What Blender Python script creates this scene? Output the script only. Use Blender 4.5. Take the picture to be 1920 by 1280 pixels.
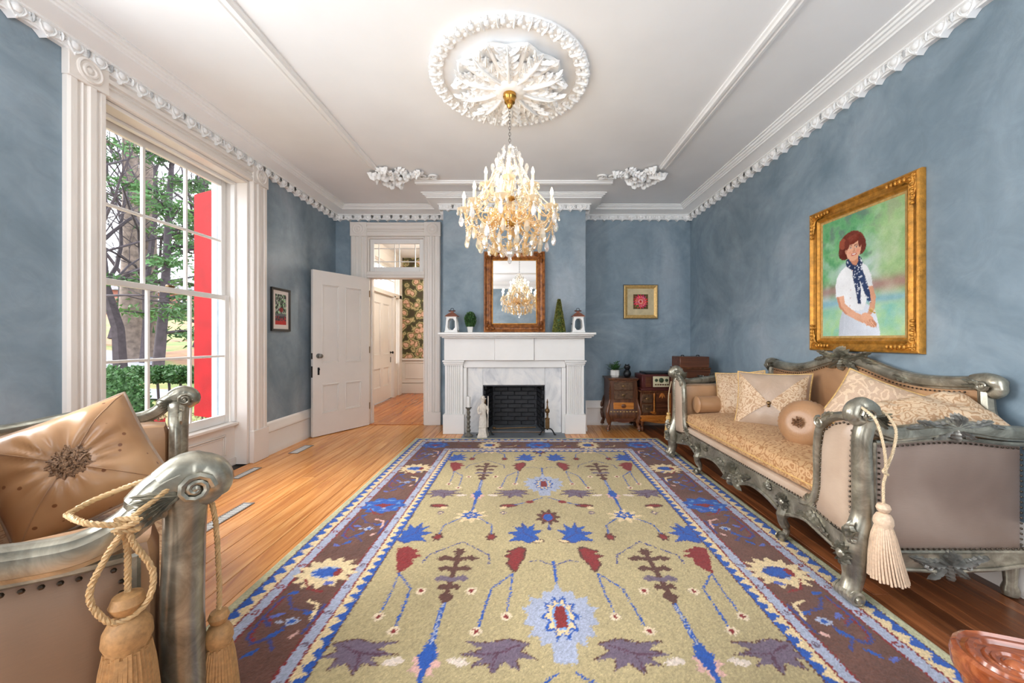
import bpy, bmesh, math, random
import numpy as np
from mathutils import Matrix, Vector
random.seed(7); RNG = np.random.default_rng(7)
PI = math.pi
scene = bpy.context.scene
COL = scene.collection
for o in list(bpy.data.objects): bpy.data.objects.remove(o, do_unlink=True)

# ------------------------------------------------------------------ camera
EYE = 1.30
cam_d = bpy.data.cameras.new('camera'); cam = bpy.data.objects.new('camera', cam_d); COL.objects.link(cam)
cam.location = (0, 0, EYE); cam.rotation_euler = (PI/2, 0, 0)
cam_d.sensor_width = 36; cam_d.lens = 715/1920*36
cam_d.shift_x = -25/1920; cam_d.shift_y = -3/1920
cam_d.clip_start = 0.02; cam_d.clip_end = 300
scene.camera = cam
# ------------------------------------------------------------------ world, daylight, exposure
world = bpy.data.worlds.new('world'); scene.world = world; world.use_nodes = True
wn = world.node_tree; wn.nodes.clear()
wo = wn.nodes.new('ShaderNodeOutputWorld'); wb = wn.nodes.new('ShaderNodeBackground')
wb.inputs[0].default_value = (0.86, 0.91, 1.0, 1); wb.inputs[1].default_value = 2.8
wn.links.new(wb.outputs[0], wo.inputs[0])
def area(name, loc, rot, sx, sy, power, col):
    l = bpy.data.lights.new(name, 'AREA'); l.shape = 'RECTANGLE'; l.size = sx; l.size_y = sy; l.energy = power; l.color = col
    o = bpy.data.objects.new(name, l); COL.objects.link(o); o.location = loc; o.rotation_euler = rot
    return o
FILL_COL = (0.90, 0.955, 1.0)
# added fill lamps at unseen windows: left wall, and two behind the camera
area('window_fill_left', (-3.22, 1.05, 1.7), (0, -PI/2, 0), 2.4, 1.25, 95, FILL_COL)
area('window_fill_near_left', (-1.85, -0.75, 1.85), (PI/2, 0, 0), 1.3, 2.3, 31, FILL_COL)
area('window_fill_near_right', (1.45, -0.75, 1.85), (PI/2, 0, 0), 1.3, 2.3, 31, FILL_COL)
# soft overcast sun from the window side
sl = bpy.data.lights.new('overcast_sun', 'SUN'); sl.energy = 6.0; sl.angle = math.radians(50); sl.color = (1, 0.97, 0.93)
so = bpy.data.objects.new('overcast_sun', sl); COL.objects.link(so)
so.rotation_euler = Vector((0.85, -0.10, -0.48)).to_track_quat('-Z', 'Y').to_euler()
vs = scene.view_settings
scene.display_settings.display_device = 'sRGB'
vs.view_transform = 'Standard'; vs.look = 'None'; vs.gamma = 1.0; vs.exposure = 0.56; vs.use_curve_mapping = False

# ------------------------------------------------------------------ helpers
def lin(c):
    c = np.asarray(c, float)/255.0
    return np.where(c <= 0.04045, c/12.92, ((c+0.055)/1.055)**2.4)
def L(r, g, b): return tuple(lin((r, g, b)))
def R(d): return math.radians(d)
def T(x, y, z): return Matrix.Translation((x, y, z))
def RZ(a): return Matrix.Rotation(a, 4, 'Z')
def RX(a): return Matrix.Rotation(a, 4, 'X')
def RY(a): return Matrix.Rotation(a, 4, 'Y')
def FR(o, x, y, z):
    """matrix from origin and three axes"""
    m = Matrix.Identity(4)
    for i, a in enumerate((x, y, z)):
        a = Vector(a)
        for k in range(3): m[k][i] = a[k]
    for k in range(3): m[k][3] = o[k]
    return m
def AIM(o, z, xh=(1, 0, 0.01)):
    z = Vector(z).normalized(); x = Vector(xh); x = (x - z*x.dot(z))
    if x.length < 1e-4: x = Vector((0, 1, 0)); x = x - z*x.dot(z)
    x.normalize(); y = z.cross(x)
    return FR(o, x, y, z)

class MB:
    def __init__(s): s.v = []; s.f = []
    def add(s, vs_, fs, M=None):
        o = len(s.v)
        if M is not None: vs_ = [M @ Vector(p) for p in vs_]
        s.v.extend([tuple(p) for p in vs_]); s.f.extend([tuple(i+o for i in f) for f in fs])
        return s
    def box(s, x0, x1, y0, y1, z0, z1, c=0.0, M=None):
        if c <= 0:
            v = [(x0,y0,z0),(x1,y0,z0),(x1,y1,z0),(x0,y1,z0),(x0,y0,z1),(x1,y0,z1),(x1,y1,z1),(x0,y1,z1)]
            return s.add(v, [(0,3,2,1),(4,5,6,7),(0,1,5,4),(1,2,6,5),(2,3,7,6),(3,0,4,7)], M)
        ctr = ((x0+x1)/2, (y0+y1)/2, (z0+z1)/2); h = (abs(x1-x0)/2, abs(y1-y0)/2, abs(z1-z0)/2)
        c = min(c, min(h)*0.98)
        V = []; K = {}
        for sx in (-1,1):
            for sy in (-1,1):
                for sz in (-1,1):
                    sg = (sx,sy,sz)
                    for a in range(3):
                        p = [ctr[k]+sg[k]*(h[k] if k == a else h[k]-c) for k in range(3)]
                        K[(sg,a)] = len(V); V.append(tuple(p))
        F = []
        for a in range(3):
            b, d = (a+1)%3, (a+2)%3
            for sa in (-1,1):
                q = []
                for sb, sd in ((-1,-1),(1,-1),(1,1),(-1,1)):
                    g = [0,0,0]; g[a]=sa; g[b]=sb; g[d]=sd; q.append(K[(tuple(g),a)])
                F.append(tuple(q) if sa > 0 else tuple(q[::-1]))
            for sb in (-1,1):
                for sd in (-1,1):
                    g0=[0,0,0]; g1=[0,0,0]; g0[a]=-1; g1[a]=1; g0[b]=g1[b]=sb; g0[d]=g1[d]=sd
                    q = (K[(tuple(g0),b)],K[(tuple(g1),b)],K[(tuple(g1),d)],K[(tuple(g0),d)])
                    F.append(q if sb*sd < 0 else q[::-1])
        for sx in (-1,1):
            for sy in (-1,1):
                for sz in (-1,1):
                    g=(sx,sy,sz); q=(K[(g,0)],K[(g,1)],K[(g,2)])
                    F.append(q if sx*sy*sz > 0 else q[::-1])
        return s.add(V, F, M)
    def lathe(s, prof, n=24, M=None, rx=1.0, ry=1.0, lobes=0, la=0.0):
        V = []; F = []; m = len(prof)
        for i in range(n):
            a = 2*PI*i/n
            k = 1+la*math.cos(lobes*a) if lobes else 1
            for r, z in prof: V.append((max(r,1e-4)*k*math.cos(a)*rx, max(r,1e-4)*k*math.sin(a)*ry, z))
        for i in range(n):
            j = (i+1) % n
            for k in range(m-1): F.append((i*m+k, j*m+k, j*m+k+1, i*m+k+1))
        F.append(tuple(i*m for i in range(n))[::-1]); F.append(tuple(i*m+m-1 for i in range(n)))
        return s.add(V, F, M)
    def sph(s, c, r, nu=10, nv=6, M=None):
        if not hasattr(r, '__len__'): r = (r,r,r)
        V = [(c[0],c[1],c[2]-r[2])]; F = []
        for j in range(1, nv):
            t = -PI/2+PI*j/nv
            for i in range(nu):
                a = 2*PI*i/nu
                V.append((c[0]+r[0]*math.cos(t)*math.cos(a), c[1]+r[1]*math.cos(t)*math.sin(a), c[2]+r[2]*math.sin(t)))
        V.append((c[0],c[1],c[2]+r[2])); e = len(V)-1
        for i in range(nu):
            k = (i+1)%nu
            F.append((0, 1+k, 1+i)); F.append((e, 1+(nv-2)*nu+i, 1+(nv-2)*nu+k))
            for j in range(nv-2): F.append((1+j*nu+i, 1+j*nu+k, 1+(j+1)*nu+k, 1+(j+1)*nu+i))
        return s.add(V, F, M)
    def tube(s, pts, r, n=8, M=None, caps=True, prof=None, up=None, closed=False, flat=1.0):
        """sweep a round (or given) section along pts; r scalar or list"""
        P = [Vector(p) for p in pts]; m = len(P)
        rr = [r]*m if not hasattr(r, '__len__') else list(r)
        if prof is None: prof = [(math.cos(2*PI*k/n), flat*math.sin(2*PI*k/n)) for k in range(n)]
        n = len(prof); V = []; F = []; N = None
        for i in range(m):
            if closed: t = P[(i+1)%m]-P[i-1]
            else: t = P[min(i+1,m-1)]-P[max(i-1,0)]
            if t.length < 1e-9: t = Vector((0,0,1))
            t.normalize()
            if up is not None:
                N = Vector(up); N = N-t*N.dot(t)
                if N.length < 1e-5: N = Vector((1,0,0)); N = N-t*N.dot(t)
            elif N is None:
                N = Vector((0,0,1)) if abs(t.z) < 0.9 else Vector((1,0,0)); N = N-t*N.dot(t)
            else:
                N = N-t*N.dot(t)
                if N.length < 1e-5: N = t.orthogonal()
            N.normalize(); B = t.cross(N)
            for a, b in prof: V.append(P[i]+(N*b+B*a)*rr[i])
        for i in range(m if closed else m-1):
            i2 = (i+1)%m
            for k in range(n):
                k2 = (k+1)%n
                F.append((i*n+k, i*n+k2, i2*n+k2, i2*n+k))
        if caps and not closed: F.append(tuple(range(n))[::-1]); F.append(tuple((m-1)*n+k for k in range(n)))
        return s.add(V, F, M)
    def prism(s, poly, y0, y1, M=None, ch=0.0):
        """poly in (x,z), extruded along y"""
        n = len(poly); V = [(x,y0,z) for x,z in poly]+[(x,y1,z) for x,z in poly]; F = []
        for i in range(n):
            j = (i+1)%n; F.append((i,j,n+j,n+i))
        F.append(tuple(range(n))[::-1]); F.append(tuple(range(n,2*n)))
        return s.add(V, F, M)
    def grid(s, fn, nu, nv, M=None, cu=False, cv=False):
        V = [fn(i/(nu if cu else nu-1), j/(nv if cv else nv-1)) for j in range(nv) for i in range(nu)]; F = []
        for j in range(nv if cv else nv-1):
            for i in range(nu if cu else nu-1):
                i2=(i+1)%nu; j2=(j+1)%nv
                F.append((j*nu+i, j*nu+i2, j2*nu+i2, j2*nu+i))
        return s.add(V, F, M)
    def leaf(s, M, Ln, W, H, lobes=4, curl=0.0, nu=None, dep=0.35):
        """carved acanthus leaf in relief: x along, y across, z out; rim sits at z=0"""
        nu = nu or (lobes*4+2); nv = 7
        def fn(b, a):
            v = (b-0.5)*2; u = a
            env = math.sin(PI*min(1, (u*0.93+0.07))**0.75)**0.8 if u < 1 else 0.02
            lob = 1-dep*(0.5+0.5*math.cos(2*PI*lobes*u))
            w = W*0.5*max(0.03, env)*lob
            z = H*(1-abs(v)**2.2)*(0.55+0.45*math.sin(PI*u))*(0.75+0.25*lob)
            z *= (0.8+0.35*math.cos(3*PI*v*0.9))
            z += curl*H*0.5*max(0.0, math.sin(PI*min(1.0, max(0.0, (u-0.5)/0.5))))*(1-v*v)
            z *= min(1.0, (1-u)*6+0.15)
            sh = 0.12*Ln*abs(v)*(0.4)
            return (u*Ln-sh*(1-u), v*w, z)
        return s.grid(fn, nv, nu, M)
    def build(s, name, mat=None, parent=None, ang=38, recalc=True, smooth=True):
        me = bpy.data.meshes.new(name); me.from_pydata(s.v, [], s.f)
        if recalc:
            bm = bmesh.new(); bm.from_mesh(me); bmesh.ops.recalc_face_normals(bm, faces=bm.faces); bm.to_mesh(me); bm.free()
        me.update()
        if smooth:
            me.polygons.foreach_set('use_smooth', [True]*len(me.polygons)); me.set_sharp_from_angle(angle=R(ang))
        if mat: me.materials.append(mat)
        o = bpy.data.objects.new(name, me); COL.objects.link(o)
        if parent: o.parent = parent
        return o
def inst(src, name, parent, M=None):
    o = bpy.data.objects.new(name, src.data); COL.objects.link(o); o.parent = parent
    if M is not None: o.matrix_local = M
    return o
def tag(o, label=None, cat=None, group=None, kind=None):
    if label: o['label'] = label
    if cat: o['category'] = cat
    if group: o['group'] = group
    if kind: o['kind'] = kind
    return o
def thing(name, label, cat, loc=(0,0,0), rz=0, group=None, kind=None):
    o = bpy.data.objects.new(name, None); COL.objects.link(o); o.empty_display_size = 0.05
    o.location = loc; o.rotation_euler = (0,0,rz)
    return tag(o, label, cat, group, kind)
def copy_tree(o, parent=None):
    c = o.copy(); COL.objects.link(c); c.parent = parent
    for ch in list(o.children): copy_tree(ch, c)
    return c
def smooth_path(ctrl, n=8, closed=False):
    """Catmull-Rom through control points"""
    P = [Vector(p) for p in ctrl]; out = []
    m = len(P)
    for i in range(m if closed else m-1):
        if closed: p0,p1,p2,p3 = P[i-1],P[i],P[(i+1)%m],P[(i+2)%m]
        else: p0,p1,p2,p3 = P[max(i-1,0)],P[i],P[i+1],P[min(i+2,m-1)]
        for k in range(n):
            t = k/n
            out.append(0.5*((2*p1)+(p2-p0)*t+(2*p0-5*p1+4*p2-p3)*t*t+(-p0+3*p1-3*p2+p3)*t**3))
    if not closed: out.append(P[-1])
    return out
def spiral(c, ax, ay, r0, r1, a0, turns, n=24):
    c = Vector(c); ax = Vector(ax); ay = Vector(ay); out = []
    for i in range(n+1):
        t = i/n; a = a0+2*PI*turns*t; r = r0+(r1-r0)*t
        out.append(c+ax*(r*math.cos(a))+ay*(r*math.sin(a)))
    return out
def mitre(mb, path, prof, closed=True):
    """sweep profile (q inward, z) along a 2D CCW path with mitred corners"""
    n = len(path); V = []; F = []; m = len(prof)
    for i in range(n):
        p = Vector(path[i])
        def nrm(a, b):
            d = (Vector(b)-Vector(a)).normalized(); return Vector((-d.y, d.x))
        if closed or 0 < i < n-1:
            n1 = nrm(path[i-1], path[i]); n2 = nrm(path[i], path[(i+1)%n])
            b = (n1+n2); k = 1.0/(1+n1.dot(n2)); off = b*k
        elif i == 0: off = nrm(path[0], path[1])
        else: off = nrm(path[-2], path[-1])
        for q, z in prof: V.append((p.x+off.x*q, p.y+off.y*q, z))
    for i in range(n if closed else n-1):
        j = (i+1)%n
        for k in range(m):
            k2 = (k+1)%m; F.append((i*m+k, j*m+k, j*m+k2, i*m+k2))
    if not closed: F.append(tuple(range(m))); F.append(tuple((n-1)*m+k for k in range(m))[::-1])
    return mb.add(V, F)

# ------------------------------------------------------------------ materials
MATS = {}
class NT:
    def __init__(s, name):
        s.m = bpy.data.materials.new(name); s.m.use_nodes = True; s.t = s.m.node_tree; s.t.nodes.clear()
        s.out = s.n('ShaderNodeOutputMaterial'); s.b = s.n('ShaderNodeBsdfPrincipled'); s.l(s.b.outputs[0], s.out.inputs[0]); MATS[name] = s.m
    def n(s, t, **k):
        x = s.t.nodes.new(t)
        for a, v in k.items(): setattr(x, a, v)
        return x
    def l(s, a, b): s.t.links.new(a, b)
    def co(s, kind='Object', scale=(1,1,1), rot=(0,0,0)):
        tc = s.n('ShaderNodeTexCoord'); mp = s.n('ShaderNodeMapping'); s.l(tc.outputs[kind], mp.inputs[0])
        mp.inputs['Scale'].default_value = scale; mp.inputs['Rotation'].default_value = rot; return mp.outputs[0]
    def noise(s, co, scale, detail=4, rough=0.55, dist=0.0):
        x = s.n('ShaderNodeTexNoise'); s.l(co, x.inputs['Vector']); x.inputs['Scale'].default_value = scale
        x.inputs['Detail'].default_value = detail; x.inputs['Roughness'].default_value = rough; x.inputs['Distortion'].default_value = dist; return x
    def ramp(s, fac, stops, interp='LINEAR'):
        x = s.n('ShaderNodeValToRGB'); s.l(fac, x.inputs[0]); r = x.color_ramp; r.interpolation = interp
        while len(r.elements) < len(stops): r.elements.new(0.5)
        for e, (p, c) in zip(r.elements, stops): e.position = p; e.color = (*c, 1)
        return x.outputs[0]
    def mix(s, f, a, b, mode='MIX'):
        x = s.n('ShaderNodeMix'); x.data_type = 'RGBA'; x.blend_type = mode
        for sock, v in ((x.inputs[0], f), (x.inputs[6], a), (x.inputs[7], b)):
            if hasattr(v, 'is_linked') or hasattr(v, 'links'): s.l(v, sock)
            elif isinstance(v, (int, float)): sock.default_value = v
            else: sock.default_value = (*v[:3], 1)
        return x.outputs[2]
    def bump(s, h, strength=0.2, dist=0.01):
        x = s.n('ShaderNodeBump'); s.l(h, x.inputs['Height']); x.inputs['Strength'].default_value = strength; x.inputs['Distance'].default_value = dist
        s.l(x.outputs[0], s.b.inputs['Normal'])
    def set(s, **k):
        for a, v in k.items():
            nm = a.replace('_', ' ')
            so = s.b.inputs[nm]
            if hasattr(v, 'links'): s.l(v, so)
            elif isinstance(v, tuple) and len(v) == 3: so.default_value = (*v, 1)
            else: so.default_value = v
        return s
def simple(name, col, rough=0.5, metal=0.0, var=0.12, scale=6.0, bump=0.0, bscale=40.0, spec=None, sheen=0.0, coat=0.0, tint=None):
    t = NT(name); co = t.co()
    nz = t.noise(co, scale, 4)
    a = tuple(c*(1-var) for c in col); b = tuple(min(1, c*(1+var)) for c in col)
    if tint: b = tint
    c = t.ramp(nz.outputs[0], [(0.3, a), (0.7, b)])
    t.set(Base_Color=c, Roughness=rough, Metallic=metal)
    if spec is not None: t.set(Specular_IOR_Level=spec)
    if sheen: t.set(Sheen_Weight=sheen)
    if coat: t.set(Coat_Weight=coat, Coat_Roughness=0.12)
    if bump: t.bump(t.noise(co, bscale, 3).outputs[0], bump, 0.01)
    return t.m
def glassy(name, tint=(1,1,1), refl=0.12, rough=0.02):
    t = NT(name); t.t.nodes.remove(t.b)
    tr = t.n('ShaderNodeBsdfTransparent'); tr.inputs[0].default_value = (*tint, 1)
    gl = t.n('ShaderNodeBsdfGlossy'); gl.inputs['Roughness'].default_value = rough
    lw = t.n('ShaderNodeLayerWeight'); lw.inputs[0].default_value = 0.5; fr = t.n('ShaderNodeMath', operation='POWER'); t.l(lw.outputs['Facing'], fr.inputs[0]); fr.inputs[1].default_value = 4.0
    mx = t.n('ShaderNodeMixShader'); ad = t.n('ShaderNodeMath', operation='MULTIPLY_ADD')
    t.l(fr.outputs[0], ad.inputs[0]); ad.inputs[1].default_value = 0.35; ad.inputs[2].default_value = refl
    ad.use_clamp = True
    t.l(ad.outputs[0], mx.inputs[0]); t.l(tr.outputs[0], mx.inputs[1]); t.l(gl.outputs[0], mx.inputs[2]); t.l(mx.outputs[0], t.out.inputs[0])
    return t.m
def emit(name, col, strength):
    t = NT(name); t.set(Base_Color=col, Emission_Color=col, Emission_Strength=strength); return t.m
def vcol(name, rough=0.8, bump=0.0, bscale=300, var=0.0, vscale=120, sheen=0.0):
    t = NT(name); a = t.n('ShaderNodeAttribute'); a.attribute_name = 'Col'; c = a.outputs['Color']; co = t.co()
    if var:
        nz = t.noise(co, vscale, 2); k = t.ramp(nz.outputs[0], [(0.25, (1-var,)*3), (0.75, (1+var,)*3)]); c = t.mix(1.0, c, k, 'MULTIPLY')
    t.set(Base_Color=c, Roughness=rough, Specular_IOR_Level=0.15)
    if sheen: t.set(Sheen_Weight=sheen)
    if bump: t.bump(t.noise(co, bscale, 3, 0.6).outputs[0], bump, 0.01)
    return t.m

# plaster wall, blue with trowel mottling
t = NT('wall_blue'); co = t.co()
n1 = t.noise(co, 0.9, 5, 0.6, 1.2); n2 = t.noise(co, 5.0, 5, 0.65, 2.0)
c1 = t.ramp(n1.outputs[0], [(0.30, L(107,126,138)), (0.52, L(135,152,163)), (0.74, L(161,172,181))])
c2 = t.ramp(n2.outputs[0], [(0.3, (0.9,0.9,0.9)), (0.7, (1.06,1.06,1.07))])
t.set(Base_Color=t.mix(1.0, c1, c2, 'MULTIPLY'), Roughness=0.52)
t.bump(n2.outputs[0], 0.12, 0.02)
M_wall = t.m
M_ceil = simple('ceiling_plaster', (0.87,0.875,0.88), 0.75, var=0.03, scale=1.5, bump=0.05, bscale=8)
M_plast = simple('moulded_plaster', (0.88,0.88,0.87), 0.6, var=0.03, scale=3)
M_cream = simple('cream_trim_paint', (0.80,0.745,0.69), 0.38, var=0.03, scale=2.5)
M_white = simple('white_paint', (0.82,0.80,0.77), 0.4, var=0.03, scale=3)
M_door = simple('door_paint', (0.81,0.765,0.72), 0.4, var=0.04, scale=2)
# floor wood
def wood(name, dark, mid, light, rough=0.3, sc=1.0, axis='Y', rnd=0.35, coat=0.0):
    t = NT(name)
    s3 = {'Y': (9*sc, 0.55*sc, 9*sc), 'X': (0.55*sc, 9*sc, 9*sc), 'Z': (9*sc, 9*sc, 0.55*sc)}[axis]
    co = t.co('Object', s3); oi = t.n('ShaderNodeObjectInfo')
    ad = t.n('ShaderNodeVectorMath', operation='ADD'); cb = t.n('ShaderNodeCombineXYZ')
    mu = t.n('ShaderNodeMath', operation='MULTIPLY'); mu.inputs[1].default_value = 37.0; t.l(oi.outputs['Random'], mu.inputs[0])
    for k in range(3): t.l(mu.outputs[0], cb.inputs[k])
    t.l(co, ad.inputs[0]); t.l(cb.outputs[0], ad.inputs[1])
    nz = t.noise(ad.outputs[0], 2.0, 6, 0.65, 1.0)
    c = t.ramp(nz.outputs[0], [(0.28, dark), (0.5, mid), (0.72, light)])
    k = t.ramp(oi.outputs['Random'], [(0.0, (1-rnd,)*3), (1.0, (1+rnd*0.55,)*3)])
    t.set(Base_Color=t.mix(1.0, c, k, 'MULTIPLY'), Roughness=rough)
    if coat: t.set(Coat_Weight=coat, Coat_Roughness=0.1)
    t.bump(nz.outputs[0], 0.05, 0.004)
    return t.m
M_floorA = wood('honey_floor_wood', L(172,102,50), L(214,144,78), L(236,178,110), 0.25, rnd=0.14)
M_floorB = wood('dark_shaded_floor_wood', L(72,38,21), L(120,68,38), L(166,102,60), 0.3, rnd=0.62)  # darker boards; part of the sofa's shade is put into the colour
M_floorC = wood('hall_floor_wood', L(140,70,26), L(185,105,45), L(210,140,70), 0.25, rnd=0.2)
M_sub = simple('subfloor', (0.03,0.018,0.01), 0.8)
M_silver = None
t = NT('antique_silver'); co = t.co(); n1 = t.noise(co, 9, 5, 0.65, 0.8); n2 = t.noise(co, 60, 3)
c = t.ramp(n1.outputs[0], [(0.25, L(98,93,82)), (0.5, L(150,145,130)), (0.72, L(196,190,172))])
t.set(Base_Color=c, Metallic=0.68, Roughness=0.29); M_silver = t.m
M_silverdk = simple('tarnished_silver', L(150,148,142), 0.33, 0.6, var=0.3, scale=30)
M_gold = simple('gilt', L(186,130,52), 0.38, 0.55, var=0.35, scale=26, bump=0.25, bscale=120)
M_goldlt = simple('pale_gilt', L(206,168,104), 0.4, 0.4, var=0.2, scale=40)
M_brass = simple('brass', L(190,142,70), 0.25, 0.9, var=0.15, scale=12)
M_abrass = simple('aged_brass', L(128,100,66), 0.35, 0.8, var=0.3, scale=25)
M_pewter = simple('weathered_pewter', L(120,116,106), 0.5, 0.5, var=0.3, scale=35)
M_iron = simple('black_iron', L(38,36,36), 0.5, 0.6, var=0.2)
M_steel = simple('worn_steel', L(140,138,134), 0.35, 0.9, var=0.15)
M_black = simple('black_paint', L(20,20,22), 0.4)
M_wood = wood('dark_carved_wood', L(54,30,18), L(100,60,36), L(142,90,56), 0.32, 1.5, 'Z', 0.15)
M_wood2 = wood('walnut_case', L(52,26,16), L(92,52,32), L(128,78,50), 0.35, 1.5, 'X', 0.15)
M_inlay = wood('amber_inlay', L(150,84,30), L(196,120,48), L(214,148,74), 0.35, 3, 'X', 0.1)
M_maho = wood('red_mahogany', L(92,42,20), L(146,74,38), L(186,108,62), 0.2, 1.2, 'X', 0.1, coat=0.5)
M_burg = simple('burgundy_case', L(86,38,34), 0.38, var=0.2, scale=14)
M_bone = simple('ivory_dial', L(222,212,176), 0.5, var=0.05)
M_leafg = simple('dark_leaf', L(62,98,50), 0.55, var=0.45, scale=20)
M_leafy = simple('olive_leaf', L(124,126,60), 0.6, var=0.5, scale=30)
M_glass = glassy('clear_pane', (1,1,1), 0.0)
M_pot = simple('white_ceramic', L(226,222,216), 0.35, var=0.04)
# ================================================================== room shell
XL, XR, YB, YN, ZC = -2.91, 2.53, 5.85, -0.45, 3.30
BX0, BX1, BY = -1.163, 0.853, 5.40           # chimney breast
HX, HY = -3.00, 9.30                          # hall
def holed(mb, a0, a1, z0, z1, holes, t0, t1, axis):
    As = sorted({a0, a1, *[h[0] for h in holes], *[h[1] for h in holes]}); Zs = sorted({z0, z1, *[h[2] for h in holes], *[h[3] for h in holes]})
    for i in range(len(As)-1):
        for j in range(len(Zs)-1):
            ca, cz = (As[i]+As[i+1])/2, (Zs[j]+Zs[j+1])/2
            if any(h[0] < ca < h[1] and h[2] < cz < h[3] for h in holes): continue
            if axis == 'x': mb.box(As[i], As[i+1], t0, t1, Zs[j], Zs[j+1])
            else: mb.box(t0, t1, As[i], As[i+1], Zs[j], Zs[j+1])
    return mb
def struct(mb, name, mat, label, cat, parent=None, **k):
    o = mb.build(name, mat, parent, **k)
    return tag(o, label, cat, kind='structure')
WIN = (2.62, 4.02, 0.0, 2.97)                 # window recess in the left wall (goes down to the floor behind its panel)
WIN2 = (0.40, 1.70, 0.45, 2.95)
struct(holed(MB(), YN-0.15, YB, 0, ZC+0.1, [WIN, WIN2], XL-0.34, XL, 'y'), 'wall_left', M_wall, 'blue plaster wall on the left with the tall window', 'wall')
struct(MB().box(XR, XR+0.2, YN-0.15, YB+0.12, 0, ZC+0.1), 'wall_right', M_wall, 'blue plaster wall on the right behind the sofa', 'wall')
DO = (-2.42, -1.54, 0.0, 2.88)
struct(holed(MB(), XL-0.34, XR+0.2, 0, ZC+0.1, [DO], YB, YB+0.13, 'x'), 'wall_back', M_wall, 'blue plaster wall at the far end with the doorway', 'wall')
struct(holed(MB(), XL-0.34, XR+0.2, 0, ZC+0.1, [(-2.5,-1.2,0.7,3.0), (0.8,2.1,0.7,3.0)], YN-0.15, YN, 'x'), 'wall_near', M_wall, 'blue plaster wall behind the camera with two added windows', 'wall')
FB = (-0.595, 0.275, 0.0, 0.665)               # firebox opening
struct(holed(MB(), BX0, BX1, 0, ZC+0.05, [FB], BY, YB, 'x'), 'wall_chimney_breast', M_wall, 'blue chimney breast above the white mantel', 'wall')
struct(MB().box(XL-0.34, XR+0.2, YN-0.15, YB+0.12, ZC, ZC+0.1), 'ceiling', M_ceil, 'flat pale plaster ceiling', 'ceiling')
# floor: one board = one child
fl = struct(MB().box(XL-0.34, XR+0.1, YN-0.1, YB+0.05, -0.12, -0.022), 'floor', M_sub, 'wide board wooden floor, honey coloured by the window', 'floor')
rnd = random.Random(3); x = XL
while x < XR-0.01:
    w = rnd.uniform(0.115, 0.14) if x < 1.0 else rnd.uniform(0.065, 0.10)
    w = min(w, XR-x)
    cuts = [YN] + ([rnd.uniform(1.2, 5.0)] if rnd.random() < 0.35 else []) + [YB]
    for a, b in zip(cuts[:-1], cuts[1:]):
        ww, ll = w-0.0028, b-a-0.002
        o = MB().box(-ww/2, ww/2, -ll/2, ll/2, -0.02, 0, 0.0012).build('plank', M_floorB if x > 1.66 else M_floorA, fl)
        o.location = (x+w/2, (a+b)/2, 0)
    x += w
# baseboards
BP = [(0,0),(0.028,0),(0.028,0.055),(0.022,0.065),(0.022,0.25),(0.032,0.262),(0.032,0.285),(0.022,0.30),(0.018,0.345),(0.010,0.36),(0,0.372)]
struct(mitre(MB(), [(XL,YB),(XL,4.262)], [(q,z) for q,z in BP], False), 'baseboard_left', M_cream, 'tall cream baseboard between the window casing and the open door', 'baseboard')
struct(mitre(MB(), [(XL,2.385),(XL,YN)], [(q,z) for q,z in BP], False), 'baseboard_left_near', M_cream, 'cream baseboard under the blue wall left of the window', 'baseboard')
struct(mitre(MB(), [(XR,YN),(XR,YB),(BX1,YB),(BX1,BY+0.02)], [(q,z) for q,z in BP], False), 'baseboard_right', M_cream, 'tall cream baseboard along the right wall and far right corner', 'baseboard')
struct(mitre(MB(), [(XL,YN),(XR,YN)], [(q,z) for q,z in BP], False), 'baseboard_near', M_cream, 'cream baseboard on the wall behind the camera', 'baseboard')
# cornice with its scalloped egg-and-leaf edge
CP = [(0,3.135),(0.040,3.13),(0.052,3.19),(0.068,3.196),(0.068,3.206),(0.078,3.209),(0.165,3.240),(0.186,3.240),(0.190,3.252),(0.203,3.256),(0.212,3.268),(0.226,3.272),(0.233,3.285),(0.250,3.288),(0.250,3.30),(0,3.30)]
PATH = [(XL,YN),(XR,YN),(XR,YB),(BX1,YB),(BX1,BY),(BX0,BY),(BX0,YB),(XL,YB)]
cor = struct(mitre(MB(), PATH, CP), 'trim_1', M_plast, 'white plaster cornice with scalloped egg and leaf edge', 'cornice', ang=25)
sc = MB(); P = 0.141
poly = [(-P/2,3.142)]+[(-P/2+P/2*t, 3.142-0.036*t**2.2) for t in (0.3,0.55,0.75,0.9,1.0)]
poly += [(-px, pz) for px, pz in poly[-2::-1]]
poly += [(P/2,3.196),(-P/2,3.196)]
sc.prism(poly, 0.003, 0.054)
sc.sph((0,0.054,3.165), (0.027,0.017,0.025), 10, 6)
for s in (-1,1):
    sc.tube([(s*0.034,0.054,3.19),(s*0.040,0.058,3.165),(s*0.028,0.056,3.140),(s*0.006,0.054,3.120)], [0.005,0.006,0.006,0.003], 6)
    sc.leaf(FR((s*P/2,0.053,3.195),(0,0,-1),(1,0,0),(0,1,0)), 0.055, 0.05, 0.014, 3)
sc.sph((0,0.054,3.119), (0.008,0.008,0.009), 6, 4)
scp = sc.build('cornice_scallop', M_plast, cor, 30)
first = True
for (ax, ay), (bx, by) in zip(PATH, PATH[1:]+PATH[:1]):
    d = Vector((bx-ax, by-ay)); ln = d.length; d.normalize()
    if ay == YN and by == YN: continue
    k = max(1, round(ln/P)); st = ln/k
    for i in range(k):
        c = Vector((ax,ay))+d*(st*(i+0.5))
        m = FR((c.x,c.y,0), (d.x*st/P,d.y*st/P,0), (-d.y,d.x,0), (0,0,1))
        if first: scp.matrix_local = m; first = False
        else: inst(scp, 'cornice_scallop', cor, m)
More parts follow.
